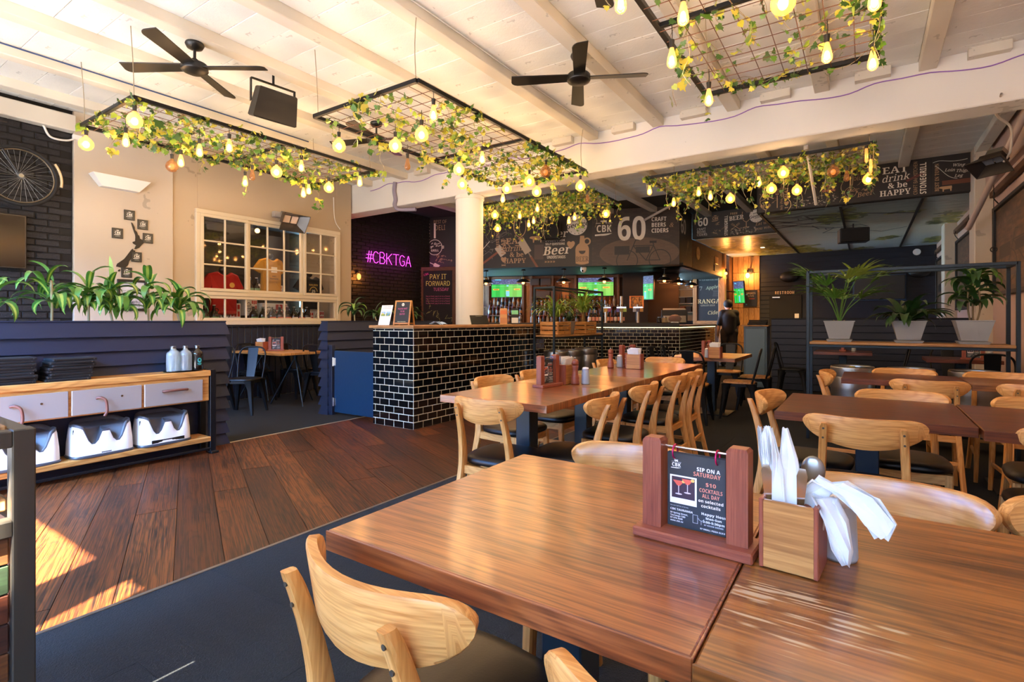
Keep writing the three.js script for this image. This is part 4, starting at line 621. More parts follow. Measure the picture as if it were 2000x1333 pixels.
// ================================================================ things on the tables
const menuArt = canvas(420, 640, (x, w, h) => {
  x.fillStyle = '#2b3238'; x.fillRect(0, 0, w, h); logo(x, 66, 100, 0.72, '#f2f2f0'); script(x, 'THE', 66, 60, 16, '#f2f2f0', 0, 'sans-serif'); x.fillStyle = '#f2f2f0';
  script(x, 'SIP ON A', 300, 110, 46, '#f4f4f2', 0, 'sans-serif', 'bold ', 0.86); script(x, 'SATURDAY', 290, 154, 50, '#e08a72', 0, 'sans-serif', 'bold ', 0.78);
  x.fillStyle = '#f2f0ee'; x.fillRect(18, 190, 200, 250); x.fillStyle = '#3b2a3a'; x.fillRect(32, 204, 172, 186); for (const [a, b] of [[84, 270], [150, 250]]) { x.fillStyle = '#e0624f'; x.beginPath(); x.moveTo(a - 44, b - 34); x.lineTo(a + 44, b - 34); x.lineTo(a + 10, b + 12); x.lineTo(a - 10, b + 12); x.fill(); x.fillStyle = '#e9c46a'; x.beginPath(); x.arc(a + 38, b - 30, 14, 0, 7); x.fill(); x.fillStyle = '#d9cdd0'; x.fillRect(a - 3, b + 10, 6, 70); x.beginPath(); x.ellipse(a, b + 84, 26, 7, 0, 0, 7); x.fill(); }
  script(x, '$10', 318, 232, 46, '#e08a72', 0, 'sans-serif'); script(x, 'COCKTAILS', 318, 284, 46, '#e08a72', 0, 'sans-serif', 'bold ', 0.68); script(x, 'ALL DAY', 318, 330, 46, '#e08a72', 0, 'sans-serif', 'bold ', 0.68); script(x, 'on selected', 318, 376, 36, '#f2ead8', 0, 'sans-serif', 'bold ', 0.9); script(x, 'cocktails', 318, 418, 36, '#f2ead8', 0, 'sans-serif', 'bold ', 0.9);
  script(x, 'See our full list of drinks', 20, 462, 14, '#cfd4d6', 0, 'sans-serif', '', 0.9, 'left'); script(x, 'CBK TAURANGA', 20, 494, 25, '#f2f2f0', 0, 'sans-serif', 'bold ', 0.9, 'left'); ['59 Spring Street,', 'Tauranga CBD', '07-578 4500', 'www.cbk.nz'].forEach((t, i) => script(x, t, 20, 526 + i * 23, 20, '#f2f2f0', 0, 'sans-serif', 'bold ', 0.85, 'left'));
  x.strokeStyle = '#cfd4d6'; x.lineWidth = 3; x.strokeRect(190, 510, 34, 70); x.beginPath(); x.arc(250, 530, 20, 0, PI); x.moveTo(250, 550); x.lineTo(250, 585); x.stroke();
  script(x, 'Happy Hour', 338, 484, 31, '#f2f2f0', 0, 'sans-serif'); script(x, 'Mon-Sun', 338, 518, 27, '#f2f2f0', 0, 'sans-serif'); script(x, '3:00-5:30pm', 338, 550, 27, '#f2f2f0', 0, 'sans-serif'); script(x, '$7 HOUSE DRINKS', 338, 578, 16, '#cfd4d6', 0, 'sans-serif'); script(x, '$7 SMALL PIZZA SLICE', 330, 616, 17, '#f2f2f0', 0, 'sans-serif');
});
const menuM = [matP(menuArt, 0.35), std(0x22282e, 0.4)];
function menuStand(label, p, ry, h = 0.2, ring = 0xc02060) {
  const t = thing('menu_stand', label, 'menu stand', p, ry), hw = 0.083;
  part('base', bx(-0.115, 0.115, 0, 0.02, -0.044, 0.044, 0.003), M.mahog, t);
  for (const s of [-1, 1]) part('upright', loft([sec(s * hw, 0.02, 0, 0.046, 0.046, 4), sec(s * hw, h - 0.006, 0, 0.046, 0.046, 4), sec(s * hw, h, 0, 0.036, 0.036, 4)].map((r) => r.map(([x, y, z]) => [x, y, z])), true, 0.4, 'y'), M.mahog, t);
  part('rod', rod([-hw, h - 0.016, 0], [hw, h - 0.016, 0], 0.0025), M.chrome, t);
  for (let i = 0; i < 3; i++) { const c = part('card', bx(-0.058, 0.058, 0.022, h - 0.028, -0.004 - i * 0.004, -0.0022 - i * 0.004, 0.0008), menuM[1], t); if (i === 0) part('print', plane(0.114, h - 0.053, 0, (h - 0.006) / 2, -0.001), menuM[0], c); }
  for (const s of [-1, 1]) part('ring', T(new THREE.TorusGeometry(0.014, 0.0018, 6, 20), s * 0.042, h - 0.026, -0.003, 0, PI / 2, 0), std(ring, 0.25, { metalness: 0.6 }), t);
  return t;
}
function napkinBox(label, p, ry, open) {
  const t = thing('napkin_box', label, 'napkin box', p, ry);
  for (const z of [0.044, -0.044]) part('panel', bx(-0.052, 0.052, 0.002, 0.128, z - 0.005, z + 0.005, 0.002, 'x'), M.honey, t);
  for (const x of [0.052, -0.052]) part('side', bx(x - 0.005, x + 0.005, 0.001, 0.131, -0.05, 0.05, 0.002, 'y'), M.mahog, t);
  part('divider', bx(-0.047, 0.047, 0.002, 0.12, -0.004, 0.004, 0.002), M.mahog, t);
  part('floor', bx(-0.047, 0.047, 0.001, 0.01, -0.04, 0.04, 0.002), M.mahog, t);
  return t;
}
const fold = (pts, w, th = 0.004, wob = 0.004) => loft(pts.map(([x, y, z], i) => Array.from({ length: 16 }, (_, k) => { const a = -k / 16 * 2 * PI, c = Math.cos(a), s = Math.sin(a); return [x + Math.sign(c) * Math.abs(c) ** 0.4 * w(i) / 2, y + Math.sin(c * 7 + i * 2) * wob, z + Math.sign(s) * Math.abs(s) ** 0.6 * th + Math.cos(c * 9 + i) * wob]; })), true, 1, 'x');
menuStand('wooden drinks menu stand with pink rings on the nearest table', [-0.28, 0.76, -1.07], -0.06, 0.2);
menuStand('small wooden menu stand on the first table of the long row', [-1.765, 0.76, -3.06], PI / 2 - 0.12, 0.21, 0x2f6fb0);
menuStand('wooden menu stand behind the second napkin box on the long row', [-1.9, 0.76, -4.82], PI / 2 - 0.3, 0.21);
menuStand('wooden menu stand beside the napkin box on the booth table', [-7.3, 0.753, -4.55], 0.9, 0.21);
menuStand('wooden menu stand on the rear table beneath the rightmost grey pot', [1.04, 0.75, -8.05], -0.15, 0.21);
menuStand('wooden menu stand on the small table against the navy half wall', [-0.28, 0.75, -9.3], PI / 2, 0.2);
menuStand('wooden menu stand behind the napkin box on the table before the bar', [-1.68, 0.75, -6.95], PI / 2 - 0.2, 0.2);
{
  napkinBox('wooden napkin and cutlery box beside the drinks menu stand', [-0.108, 0.76, -1.07], -0.08).scale.set(0.82, 0.95, 0.95);
  const tis = std(0xd9d9d6, 0.9);
  solo('napkin', 'folded white napkin standing up fan-like in the nearest box', 'napkin', M1([fold([[-0.02, 0.03, 0.015], [-0.022, 0.12, 0.02], [-0.03, 0.18, 0.018], [-0.04, 0.235, 0.01], [-0.04, 0.25, 0.008]], (i) => [0.022, 0.03, 0.036, 0.024, 0.008][i], 0.003, 0.002), fold([[0.0, 0.03, 0.012], [0.002, 0.13, 0.016], [-0.005, 0.2, 0.012], [-0.012, 0.25, 0.004]], (i) => [0.024, 0.036, 0.03, 0.01][i], 0.003, 0.002), ...[-0.055, -0.045, -0.036].map((x, i) => fold([[-0.028, 0.12, 0.012], [x + 0.008, 0.2, 0.014 + i * 0.003], [x, 0.247, 0.006]], (k) => [0.02, 0.014, 0.006][k], 0.003))]), tis, [-0.108, 0.755, -1.07], [0, -0.08, 0]);
  solo('napkin', 'crumpled white napkin drooping over the side of the nearest box', 'napkin', M1([fold([[0.03, 0.06, -0.01], [0.035, 0.14, 0], [0.06, 0.17, 0.01], [0.1, 0.155, 0.02], [0.128, 0.12, 0.03], [0.132, 0.1, 0.03]], (i) => [0.03, 0.045, 0.055, 0.06, 0.05, 0.02][i], 0.007, 0.006), fold([[0.05, 0.14, 0.015], [0.07, 0.11, 0.035], [0.08, 0.07, 0.04], [0.085, 0.045, 0.038]], (i) => [0.04, 0.036, 0.03, 0.012][i], 0.009, 0.005)]), tis, [-0.108, 0.755, -1.07], [0, -0.08, 0]);
  const knife = (l, x, z, tilt, kind) => { const t = thing('cutlery', l, 'cutlery', [x, 0.772, z], 0.2); t.rotation.z = tilt; part('handle', loft([sec(0, 0, 0, 0.009, 0.004), sec(0, 0.1, 0, 0.011, 0.005), sec(0, 0.155, 0, 0.018, 0.005), sec(0, 0.168, 0, 0.01, 0.004)], true, 1), M.chrome, t); if (kind) part('bowl', T(new THREE.SphereGeometry(0.02, 14, 8), 0, 0.178, -0.002).scale(1, 1.0, 0.35), M.chrome, t); };
  knife('steel knife handle leaning in the nearest napkin box', -0.14, -1.052, 0.06); knife('second steel knife handle beside it in the nearest napkin box', -0.1, -1.05, -0.05);
  const sp = thing('spoon', 'steel spoon with its bowl up at the back of the nearest napkin box', 'spoon', [-0.112, 0.772, -1.1], 0.1); part('handle', rod([0, 0, 0], [0.028, 0.13, -0.005], 0.004), M.chrome, sp); part('bowl', T(new THREE.SphereGeometry(0.02, 16, 10).scale(1, 1.4, 0.4), 0.033, 0.152, -0.006), M.steel, sp);
}
const mill = (l, p) => { const t = thing('pepper_mill', l, 'pepper mill', p); part('body', lathe([[0, 0], [0.029, 0], [0.03, 0.012], [0.027, 0.03], [0.029, 0.045], [0.021, 0.075], [0.019, 0.1], [0.023, 0.115], [0.024, 0.128], [0.02, 0.135], [0, 0.135]], 24), M.mahog, t); part('head', lathe([[0, 0.135], [0.022, 0.136], [0.025, 0.15], [0.022, 0.165], [0.013, 0.175], [0, 0.178]], 24), M.mahog, t); part('knob', T(new THREE.SphereGeometry(0.006, 10, 8), 0, 0.184, 0), M.steel, t); };
const salt = (l, p) => { const t = thing('salt_shaker', l, 'salt shaker', p); part('body', lathe([[0, 0], [0.028, 0], [0.03, 0.006], [0.026, 0.1], [0, 0.1]], 24), std(0x9aa0a4, 0.4), t); part('cap', lathe([[0, 0.1], [0.026, 0.1], [0.02, 0.116], [0, 0.12]], 24), M.white, t); };
salt('pale grey salt shaker hidden beside the nearest napkin box', [-0.04, 0.76, -1.15]);
mill('turned dark wood pepper mill on the first seam of the long row', [-1.66, 0.76, -3.25]); salt('white salt shaker beside the first pepper mill on the long row', [-1.61, 0.76, -3.31]);
mill('turned dark wood pepper mill beside the second napkin box of the long row', [-1.97, 0.76, -4.58]); salt('white salt shaker behind the second pepper mill', [-1.93, 0.76, -4.7]);
mill('turned dark wood pepper mill on the table before the bar', [-1.6, 0.75, -6.74]); salt('white salt shaker on the table before the bar', [-1.6, 0.75, -6.64]);
salt('white salt shaker on the small table against the navy half wall', [-0.14, 0.75, -9.2]); salt('white salt shaker beside the rear menu stand', [1.18, 0.75, -8.0]);
for (const [l, p, r] of [['wooden napkin box on the first table of the long row', [-1.76, 0.76, -3.26], PI / 2], ['wooden napkin box in the middle of the long row', [-1.76, 0.76, -4.64], 0.1], ['wooden napkin box on the table before the bar', [-1.5, 0.75, -6.62], 0], ['wooden napkin box on the booth table', [-7.42, 0.753, -4.4], 0.3]]) {
  napkinBox(l, p, r).scale.set(1.25, 1.05, 1.15);
  solo('napkin', 'folded white napkins in the ' + l.replace('wooden ', ''), 'napkin', M1([0, 1, 2].map((i) => T(cb(0.1, 0.15, 0.004, 0.001), 0.004 * i, 0.11 + i * 0.003, 0.035 - i * 0.012, 0.2 - i * 0.14, 0, 0.12 - 0.08 * i))), M.paper, p, [0, r, 0]);
  for (const s of [-1, 1]) solo('cutlery', `cutlery at ${s < 0 ? 'near' : 'far'} side of ${l.replace('wooden ', '')}`.slice(0, 100), 'cutlery', rod([0, 0.02, 0], [0.03 * s, 0.19, 0.01], 0.005), M.steel, [p[0] + 0.03 * s, p[1], p[2] - 0.02], [0, r, 0]);
}
// things on the counter
{
  const a = thing('chalkboard_sign', 'small wooden A-frame chalkboard standing on the tiled counter', 'sign', [-4.5, 1.147, -4.42], 0.35);
  const art = canvas(256, 340, (x) => { x.fillStyle = '#23272a'; x.fillRect(0, 0, 256, 340); x.fillStyle = '#e6e2da'; x.beginPath(); x.arc(128, 44, 26, 0, 7); x.fill(); x.fillStyle = '#23272a'; x.fillRect(108, 44, 40, 6); ['PLEASE WAIT', 'TO BE', 'SEATED'].forEach((t, i) => script(x, t, 128, 112 + i * 44, 36, '#e35a9a', -0.03, 'sans-serif', '', 0.85)); script(x, '♡', 128, 262, 44, '#e35a9a'); script(x, 'THANKS FOR WAITING', 128, 322, 15, '#d8d6a0', 0, 'sans-serif'); });
  for (const s of [1, -1]) { const f = part('frame', M1([bx(-0.105, -0.085, 0, 0.3, -0.006, 0.006), bx(0.085, 0.105, 0, 0.3, -0.006, 0.006), bx(-0.085, 0.085, 0.28, 0.3, -0.006, 0.006), bx(-0.085, 0.085, 0.012, 0.032, -0.006, 0.006)]), M.honey, a, [0, 0, s * 0.075], [-s * 0.235, 0, 0]); part('board', bx(-0.086, 0.086, 0.03, 0.282, -0.003, 0.003), M.black, f); if (s > 0) part('print', plane(0.17, 0.25, 0, 0.156, 0.0036), matP(art, 0.7), f); }
  const fl = thing('flyer', 'white printed flyer in a clear slanted holder on the tiled counter', 'flyer', [-4.22 - 0.45, 1.147, -4.26], 0.1);
  const fa = canvas(300, 400, (x) => { x.fillStyle = '#f4f3f0'; x.fillRect(0, 0, 300, 400); x.fillStyle = '#d8563c'; x.fillRect(20, 60, 260, 6); for (let i = 0; i < 13; i++) { x.fillStyle = '#b9bcc2'; x.fillRect(24, 80 + i * 8 + (i > 4 ? 120 : 0), 160 + 80 * hash(i, 1, 2), 3); } x.fillStyle = '#8fb6d8'; x.fillRect(24, 130, 116, 90); x.fillRect(156, 130, 120, 90); x.fillStyle = '#7f9a4c'; x.fillRect(24, 180, 116, 40); x.fillRect(156, 165, 120, 55); x.fillStyle = '#e0c860'; x.fillRect(40, 160, 50, 24); x.fillStyle = '#4f8fc0'; x.beginPath(); x.ellipse(216, 190, 46, 14, -0.4, 0, 7); x.fill(); script(x, 'Charity Golf Day', 150, 30, 26, '#4a4a52', 0, 'sans-serif'); });
  part('sheet', bx(-0.085, 0.085, 0, 0.245, -0.001, 0.001), M.paper, fl, [0, 0.003, 0], [-0.3, 0, 0]); part('print', plane(0.168, 0.243, 0, 0.122, 0.0016), matP(fa, 0.5), fl, [0, 0.003, 0], [-0.3, 0, 0]); part('holder', M1([bx(-0.09, 0.09, 0, 0.003, -0.08, 0.03)]), M.clearPlastic, fl);
  const tb = thing('tablet', 'dark tablet propped on its stand at the far end of the tiled counter', 'tablet', [-4.5, 1.147, -5.9], 0.9); part('screen', bx(-0.13, 0.13, 0, 0.18, -0.005, 0.005), M.blackGloss, tb, [0, 0, 0], [-0.75, 0, 0]); part('stand', bx(-0.05, 0.05, 0, 0.13, -0.004, 0.004), M.steel, tb, [0, 0, -0.15], [0.35, 0, 0]);
  solo('folded_cloth', 'light blue cloth heaped on the counter in front of the column', 'cloth', fold([[-0.1, 0.01, 0], [-0.05, 0.03, 0], [0, 0.04, 0.01], [0.05, 0.03, 0], [0.1, 0.008, 0]], (i) => [0.04, 0.07, 0.08, 0.07, 0.05][i], 0.05, 0.006), std(0x9dbbe0, 0.8), [-4.62, 1.147, -5.15]);
  for (const [x, z, c, l] of [[-4.52, -6.5, 0xc99a6a, 'upright tan leaflet box at the far end of the counter'], [-4.38, -6.6, 0x1c1c1a, 'upright black and green leaflet box at the far end of the counter']]) { const t = thing('leaflet_box', l, 'box', [x, 1.147, z], 0.5); part('box', bx(-0.055, 0.055, 0, 0.24, -0.02, 0.02), std(c, 0.6), t); part('label', bx(-0.05, 0.05, 0.15, 0.21, 0.02, 0.0215, 0.0005), std(c === 0x1c1c1a ? 0x7fd09a : 0xd07a4a, 0.6), t); part('label', bx(-0.05, 0.05, 0.02, 0.1, 0.02, 0.0215, 0.0005), std(c === 0x1c1c1a ? 0xcfcfc8 : 0xb98258, 0.6), t); }
}
// ================================================================ planter frames with kegs
function frameRack(label, p, ry, L, D, Hh, ends) {
  const t = thing('planter_rack', label, 'rack', p, ry), w = 0.03;
  for (const x of [0, L]) for (const z of [0, -D]) part('post', bx(x - w / 2, x + w / 2, 0, Hh, z - w / 2, z + w / 2, 0.003, 'y'), M.gunmetal, t);
  part('top_rail', M1([bx(0, L, Hh - w, Hh, -w / 2, w / 2, 0.003), bx(0, L, Hh - w, Hh, -D - w / 2, -D + w / 2, 0.003), bx(-w / 2, w / 2, Hh - w, Hh, -D, 0), bx(L - w / 2, L + w / 2, Hh - w, Hh, -D, 0)]), M.gunmetal, t);
  part('shelf', bx(0.015, L - 0.015, 0.962, 0.988, -D - 0.02, 0.02, 0.004, 'x'), M.rustic, t);
  part('shelf_rail', M1([bx(0, L, 0.935, 0.961, -w / 2, w / 2), bx(0, L, 0.935, 0.961, -D - w / 2, -D + w / 2)]), M.gunmetal, t);
  part('keg_platform', bx(0, L, 0.14, 0.165, -D, 0, 0.003), M.blackSteel, t);
}
frameRack('black steel planter rack with pots on its shelf and kegs below', [-0.487, 0, -6.15], 0, 1.574, 0.385, 1.71);
frameRack('black steel planter rack with wooden crates beside the counter end', [-3.73, 0, -6.64], PI / 2, 1.67, 0.33, 1.7);
const kegArt = canvas(512, 96, (x) => { x.fillStyle = '#0b0b0b'; x.fillRect(0, 0, 512, 96); for (const a of [130, 390]) { x.fillStyle = '#d8d8d4'; x.beginPath(); x.arc(a, 46, 30, 0, 7); x.fill(); x.fillStyle = '#0b0b0b'; x.fillRect(a - 16, 40, 32, 5); x.fillRect(a - 12, 52, 24, 4); script(x, 'the new great', a - 84, 46, 22, '#e8e8e4', 0, 'sans-serif', ''); } });
function keg(label, p, ry, band = true) {
  const t = thing('beer_keg', label, 'keg', p, ry), R = 0.19;
  part('body', lathe([[0, 0.02], [R * 0.9, 0.02], [R, 0.06], [R, 0.19], [R + 0.006, 0.2], [R, 0.21], [R, 0.35], [R + 0.006, 0.36], [R, 0.37], [R, 0.47], [R * 0.9, 0.51], [R * 0.3, 0.535], [0, 0.535]], 44), M.keg, t);
  part('collar', lathe([[R * 0.95, 0.47], [R + 0.002, 0.48], [R + 0.002, 0.565], [R * 0.97, 0.58], [R * 0.92, 0.57], [R * 0.93, 0.5]], 44), M.keg, t);
  part('foot', lathe([[R * 0.93, 0.06], [R, 0.05], [R, 0.005], [R * 0.95, 0], [R * 0.92, 0.01]], 44), M.keg, t);
  part('valve', M1([cyl(0.035, 0.04, 0.03, 20, 0, 0.535)]), M.steel, t); part('valve_cap', cyl(0.026, 0.026, 0.008, 16, 0, 0.566), std(0xd9c52c, 0.5), t);
  if (band) { const g = new THREE.CylinderGeometry(R + 0.003, R + 0.003, 0.14, 44, 1, true); part('label_band', T(g, 0, 0.13, 0), matP(kegArt, 0.3), t); }
}
[[-0.11, 'left keg, fully visible'], [0.36, 'middle keg behind the chair rail'], [0.83, 'keg under the glossy leafy pot']].forEach(([x, l], i) => keg(`steel beer keg under the pot shelf, ${['nearest the rack post', 'behind the chair rail', 'below the end pot'][i]}`, [x, 0.165, -6.34], 0.4 + i * 0.15));
[-7.0, -7.48, -8.02].forEach((z, i) => keg(`steel beer keg under the crate shelf, ${['nearest the counter end', 'second from the counter', 'nearest the bar'][i]}`, [-3.895, 0.165, z], 1.2));
function pot(label, p, s, cat = 'plant') {
  const t = thing('potted_plant', label, cat, p), q = (k, y, e = 0) => [[-k, y, -k], [-k, y, k], [k, y, k], [k, y, -k]].map(([x, yy, z]) => [x * s, yy * s, z * s]);
  part('pot', loft([q(0.088, 0.03), q(0.13, 0.2), q(0.134, 0.203), q(0.134, 0.212), q(0.122, 0.212), q(0.118, 0.19)], true, 0.4), M.potGrey, t);
  part('saucer', loft([q(0.1, 0), q(0.112, 0.022), q(0.106, 0.024), q(0.1, 0.02)], true, 0.4), M.potGrey, t);
  part('soil', bx(-0.115 * s, 0.115 * s, 0.17 * s, 0.196 * s, -0.115 * s, 0.115 * s), M.soil, t);
  return t;
}
// strap leaf along a drooping line
function strap(dir, len, w, rise, droop, n = 7, twist = 0) {
  const [dx, dz] = [Math.cos(dir), Math.sin(dir)], p = [], uv = [], idx = []; let x = 0, y = 0, a = rise;
  for (let i = 0; i <= n; i++) {
    const t = i / n, ww = w * Math.sin(PI * Math.min(1, 0.12 + t * 0.88)) ** 0.7 * (i === n ? 0 : 1), nx = -dz, nz = dx, f = 0.22 * ww;
    p.push(x * dx + nx * ww / 2, y + f, x * dz + nz * ww / 2, x * dx, y, x * dz, x * dx - nx * ww / 2, y + f, x * dz - nz * ww / 2); uv.push(0, t, 0.5, t, 1, t);
    if (i < n) { const o = i * 3; idx.push(o, o + 1, o + 3, o + 1, o + 4, o + 3, o + 1, o + 2, o + 4, o + 2, o + 5, o + 4); }
    x += Math.cos(a) * len / n; y += Math.sin(a) * len / n; a -= droop / n * (0.4 + 1.2 * t);
  }
  const g = new THREE.BufferGeometry().setAttribute('position', new THREE.Float32BufferAttribute(p, 3)).setAttribute('uv', new THREE.Float32BufferAttribute(uv, 2)); g.setIndex(idx); g.computeVertexNormals(); return g;
}
const stripeT = canvas(32, 8, (x) => { x.fillStyle = '#3f7a2c'; x.fillRect(0, 0, 32, 8); x.fillStyle = '#a9c254'; x.fillRect(11, 0, 10, 8); });
PLANT.cornM = leafMat(0xffffff, { map: stripeT, roughness: 0.3 });
function corn(label, p, h, n, s = 1, mats = [PLANT.cornM, PLANT.fresh, PLANT.cornM], droop = 2.2) { // leafy canes of dracaena
  const t = thing('dracaena', label, 'plant', p);
  part('stem', tube([[0.01, -0.02, 0], [0.025 * rr(-1, 1), h * 0.4, 0.02 * rr(-1, 1)], [0, h, 0]], 0.009 * s, 12, 6), std(0xa99a72, 0.7), t);
  for (let i = 0; i < n; i++) { const k = i / n, a = i * 2.4 + rr(-0.3, 0.3), L = s * rr(0.2, 0.3) * (k > 0.85 ? 0.75 : 1); part('leaf', strap(a, L * 1.2, s * rr(0.05, 0.075), k > 0.85 ? rr(1.0, 1.4) : rr(0.35, 1.0), k > 0.85 ? rr(1.2, 2.4) : rr(droop * 1.2, droop * 1.65), 9), mats[i % mats.length], t, [rr(-0.03, 0.03), h * (0.32 + 0.68 * k), rr(-0.04, 0.04)]); }
  return t;
}
[[-1.08, 0.22, 14, 'drooping dracaena at the picture edge on the navy half wall'], [-1.42, 0.33, 20, 'pale stemmed dracaena, broad curled leaves, second on the navy half wall'], [-1.66, 0.31, 24, 'dense dark dracaena, third on the navy half wall'], [-1.83, 0.27, 22, 'dracaena with one tall upright leaf, before the framed picture edge'], [-2.1, 0.36, 22, 'striped dracaena on a long cane in front of the framed picture'], [-2.36, 0.24, 26, 'bushy drooping dracaena nearest the shop window on the navy half wall']].forEach(([z, h, n, l], i) => {
  const t = corn(l, [-5.35, 1.19, z], h, n, 1.0); if (i === 3) part('leaf', strap(1, 0.3, 0.045, 1.5, 0.15), PLANT.lime, t, [0, h, 0]);
});
[[-4.75, 'thin dark dracaena behind the flyer, nearest the shop window', 0.22], [-5.15, 'second dark dracaena on the half wall behind the flyer', 0.12], [-5.75, 'bushy dark plant between the A-frame sign and column', 0.12]].forEach(([z, l, h], i) => corn(l, [-5.78, 1.2, z], h, i === 2 ? 22 : 11, 0.95, [PLANT.deep, PLANT.dark, PLANT.stripe], i === 2 ? 1.6 : 2));
// palm, fern and dracaena in the grey pots
{
  const t = pot('fan palm in a square grey pot on the keg rack shelf, nearest the aisle post', [-0.22, 0.988, -6.34], 1.0);
  for (let i = 0; i < 13; i++) {
    const a = i * 2.4, tilt = rr(0.85, 1.4), L = rr(0.26, 0.56), tip = [Math.cos(a) * Math.cos(tilt) * L, 0.19 + Math.sin(tilt) * L, Math.sin(a) * Math.cos(tilt) * L];
    part('stalk', tube([[0, 0.185, 0], [tip[0] * 0.4, 0.19 + (tip[1] - 0.19) * 0.55, tip[2] * 0.4], tip], 0.004, 10, 5), PLANT.fresh, t);
    const f = []; for (let k = -7; k <= 7; k++) f.push(T(strap(k * 0.17, rr(0.26, 0.36) * (1 - Math.abs(k) * 0.03), 0.022, rr(0.15, 0.45), rr(0.6, 1.3), 5), 0, 0, 0));
    const fr = part('frond', M1(f), i % 4 === 3 ? PLANT.lime : PLANT.fresh, t, tip, [0, -a, rr(0.1, 0.5)]); fr.userData.kind = 'stuff';
  }
  for (let i = 0; i < 4; i++) part('dry_tip', tube([[0, 0.19, 0], [rr(-0.06, 0.06), 0.22, rr(-0.05, 0.05)]], 0.004, 4, 5), PLANT.brown, t);
  const u = pot('peace lily with broad dark leaves in a square grey pot, middle of the shelf', [0.345, 0.988, -6.34], 1.0);
  for (let i = 0; i < 34; i++) part('leaf', strap(i * 2.4, rr(0.28, 0.46), rr(0.06, 0.085), rr(0.5, 1.35), rr(1.5, 2.8), 8), i % 3 ? PLANT.deep : PLANT.dark, u, [rr(-0.05, 0.05), 0.19, rr(-0.05, 0.05)]);
  const v = pot('dracaena with drooping glossy leaves in the end grey pot', [0.815, 0.988, -6.34], 1.02);
  for (const [sx, sz, h] of [[0, 0, 0.42], [0.04, 0.02, 0.3], [-0.03, 0.01, 0.36]]) part('stem', tube([[sx * 0.5, 0.18, sz], [sx * 1.2, 0.2 + h * 0.4, sz], [sx, 0.19 + h, sz]], 0.008, 8, 6), std(0x7b6a50, 0.8), v);
  for (let i = 0; i < 40; i++) part('leaf', strap(i * 2.4, rr(0.24, 0.34), rr(0.055, 0.075), rr(0.5, 1.1), rr(2.4, 3.4), 8), i % 4 ? PLANT.deep : PLANT.fresh, v, [rr(-0.04, 0.04), rr(0.34, 0.6), rr(-0.03, 0.03)]);
}
// wooden crates of spider plants on the other rack
{
  const crate = (label, z, ry) => { const t = thing('wooden_crate', label, 'crate', [-3.895, 0.988, z], ry); for (const s of [-1, 1]) for (let i = 0; i < 3; i++) part('slat', bx(-0.15, 0.15, 0.008 + i * 0.068, 0.062 + i * 0.068, s * 0.2 - 0.006, s * 0.2 + 0.006, 0.002), M.honey, t); for (const s of [-1, 1]) for (let i = 0; i < 3; i++) { const q = part('slat', bx(s * 0.15 - 0.006, s * 0.15 + 0.006, 0.008 + i * 0.068, 0.062 + i * 0.068, -0.2, 0.2, 0.002, 'z'), M.honey, t); if (s > 0) part('stencil', plane(0.24, 0.035, 0.1565, 0.035 + i * 0.068, 0, 0, PI / 2, 0), matP(canvas(256, 38, (x) => { x.fillStyle = '#c08b4d'; x.fillRect(0, 0, 256, 38); script(x, ['FARM FRESH', 'PRODUCE', 'NZ'][2 - i], 128, 20, 32, '#6b4420', 0, 'sans-serif'); }), 0.6), q); } for (const s of [-1, 1]) for (const r of [-1, 1]) part('corner_post', bx(s * 0.14 - 0.012, s * 0.14 + 0.012, 0.002, 0.2, r * 0.185 - 0.012, r * 0.185 + 0.012), M.honey, t); part('floor', bx(-0.145, 0.145, 0.001, 0.012, -0.19, 0.19), M.honey, t); };
  crate('slatted wooden crate with printed lettering, nearest the counter', -6.98, 0); crate('slatted wooden crate with printed lettering, nearest the bar', -7.9, 0);
  const gp = thing('plant_pot', 'plain grey pot standing between the two wooden crates', 'pot', [-3.895, 0.988, -7.42]); part('pot', lathe([[0, 0.01], [0.07, 0], [0.1, 0.19], [0.106, 0.19], [0.106, 0.205], [0.096, 0.205], [0.09, 0.17], [0, 0.17]], 28), M.terracotta, gp); for (let i = 0; i < 22; i++) part('leaf', strap(i * 2.4, rr(0.25, 0.4), 0.024, rr(0.8, 1.4), rr(2, 3.2), 6), i % 2 ? PLANT.dark : PLANT.deep, gp, [0, 0.18, 0]);
  const spider = (l, z, n, hh, up) => { const t = thing('spider_plant', l, 'plant', [-3.895, 1.0, z]); for (let i = 0; i < n; i++) part('leaf', strap(i * 2.4, rr(0.36, 0.58), rr(0.022, 0.034), rr(0.7, 1.5), rr(up ? 1.4 : 2.0, up ? 2.4 : 3.2), 8), i % 3 ? PLANT.lime : PLANT.stripe, t, [rr(-0.05, 0.05), hh, rr(-0.08, 0.08)]); part('root_ball', T(new THREE.SphereGeometry(0.11, 14, 8).scale(1, 0.5, 1.4), 0, 0.1, 0), M.soil, t); part('stem', cyl(0.02, 0.04, hh - 0.08, 8, 0, 0.1, 0), PLANT.brown, t); };
  spider('spider plant with arching pale striped leaves in the nearer crate', -6.98, 60, 0.26, 0); spider('taller variegated plant with upright leaves in the farther crate', -7.92, 60, 0.34, 1);
}
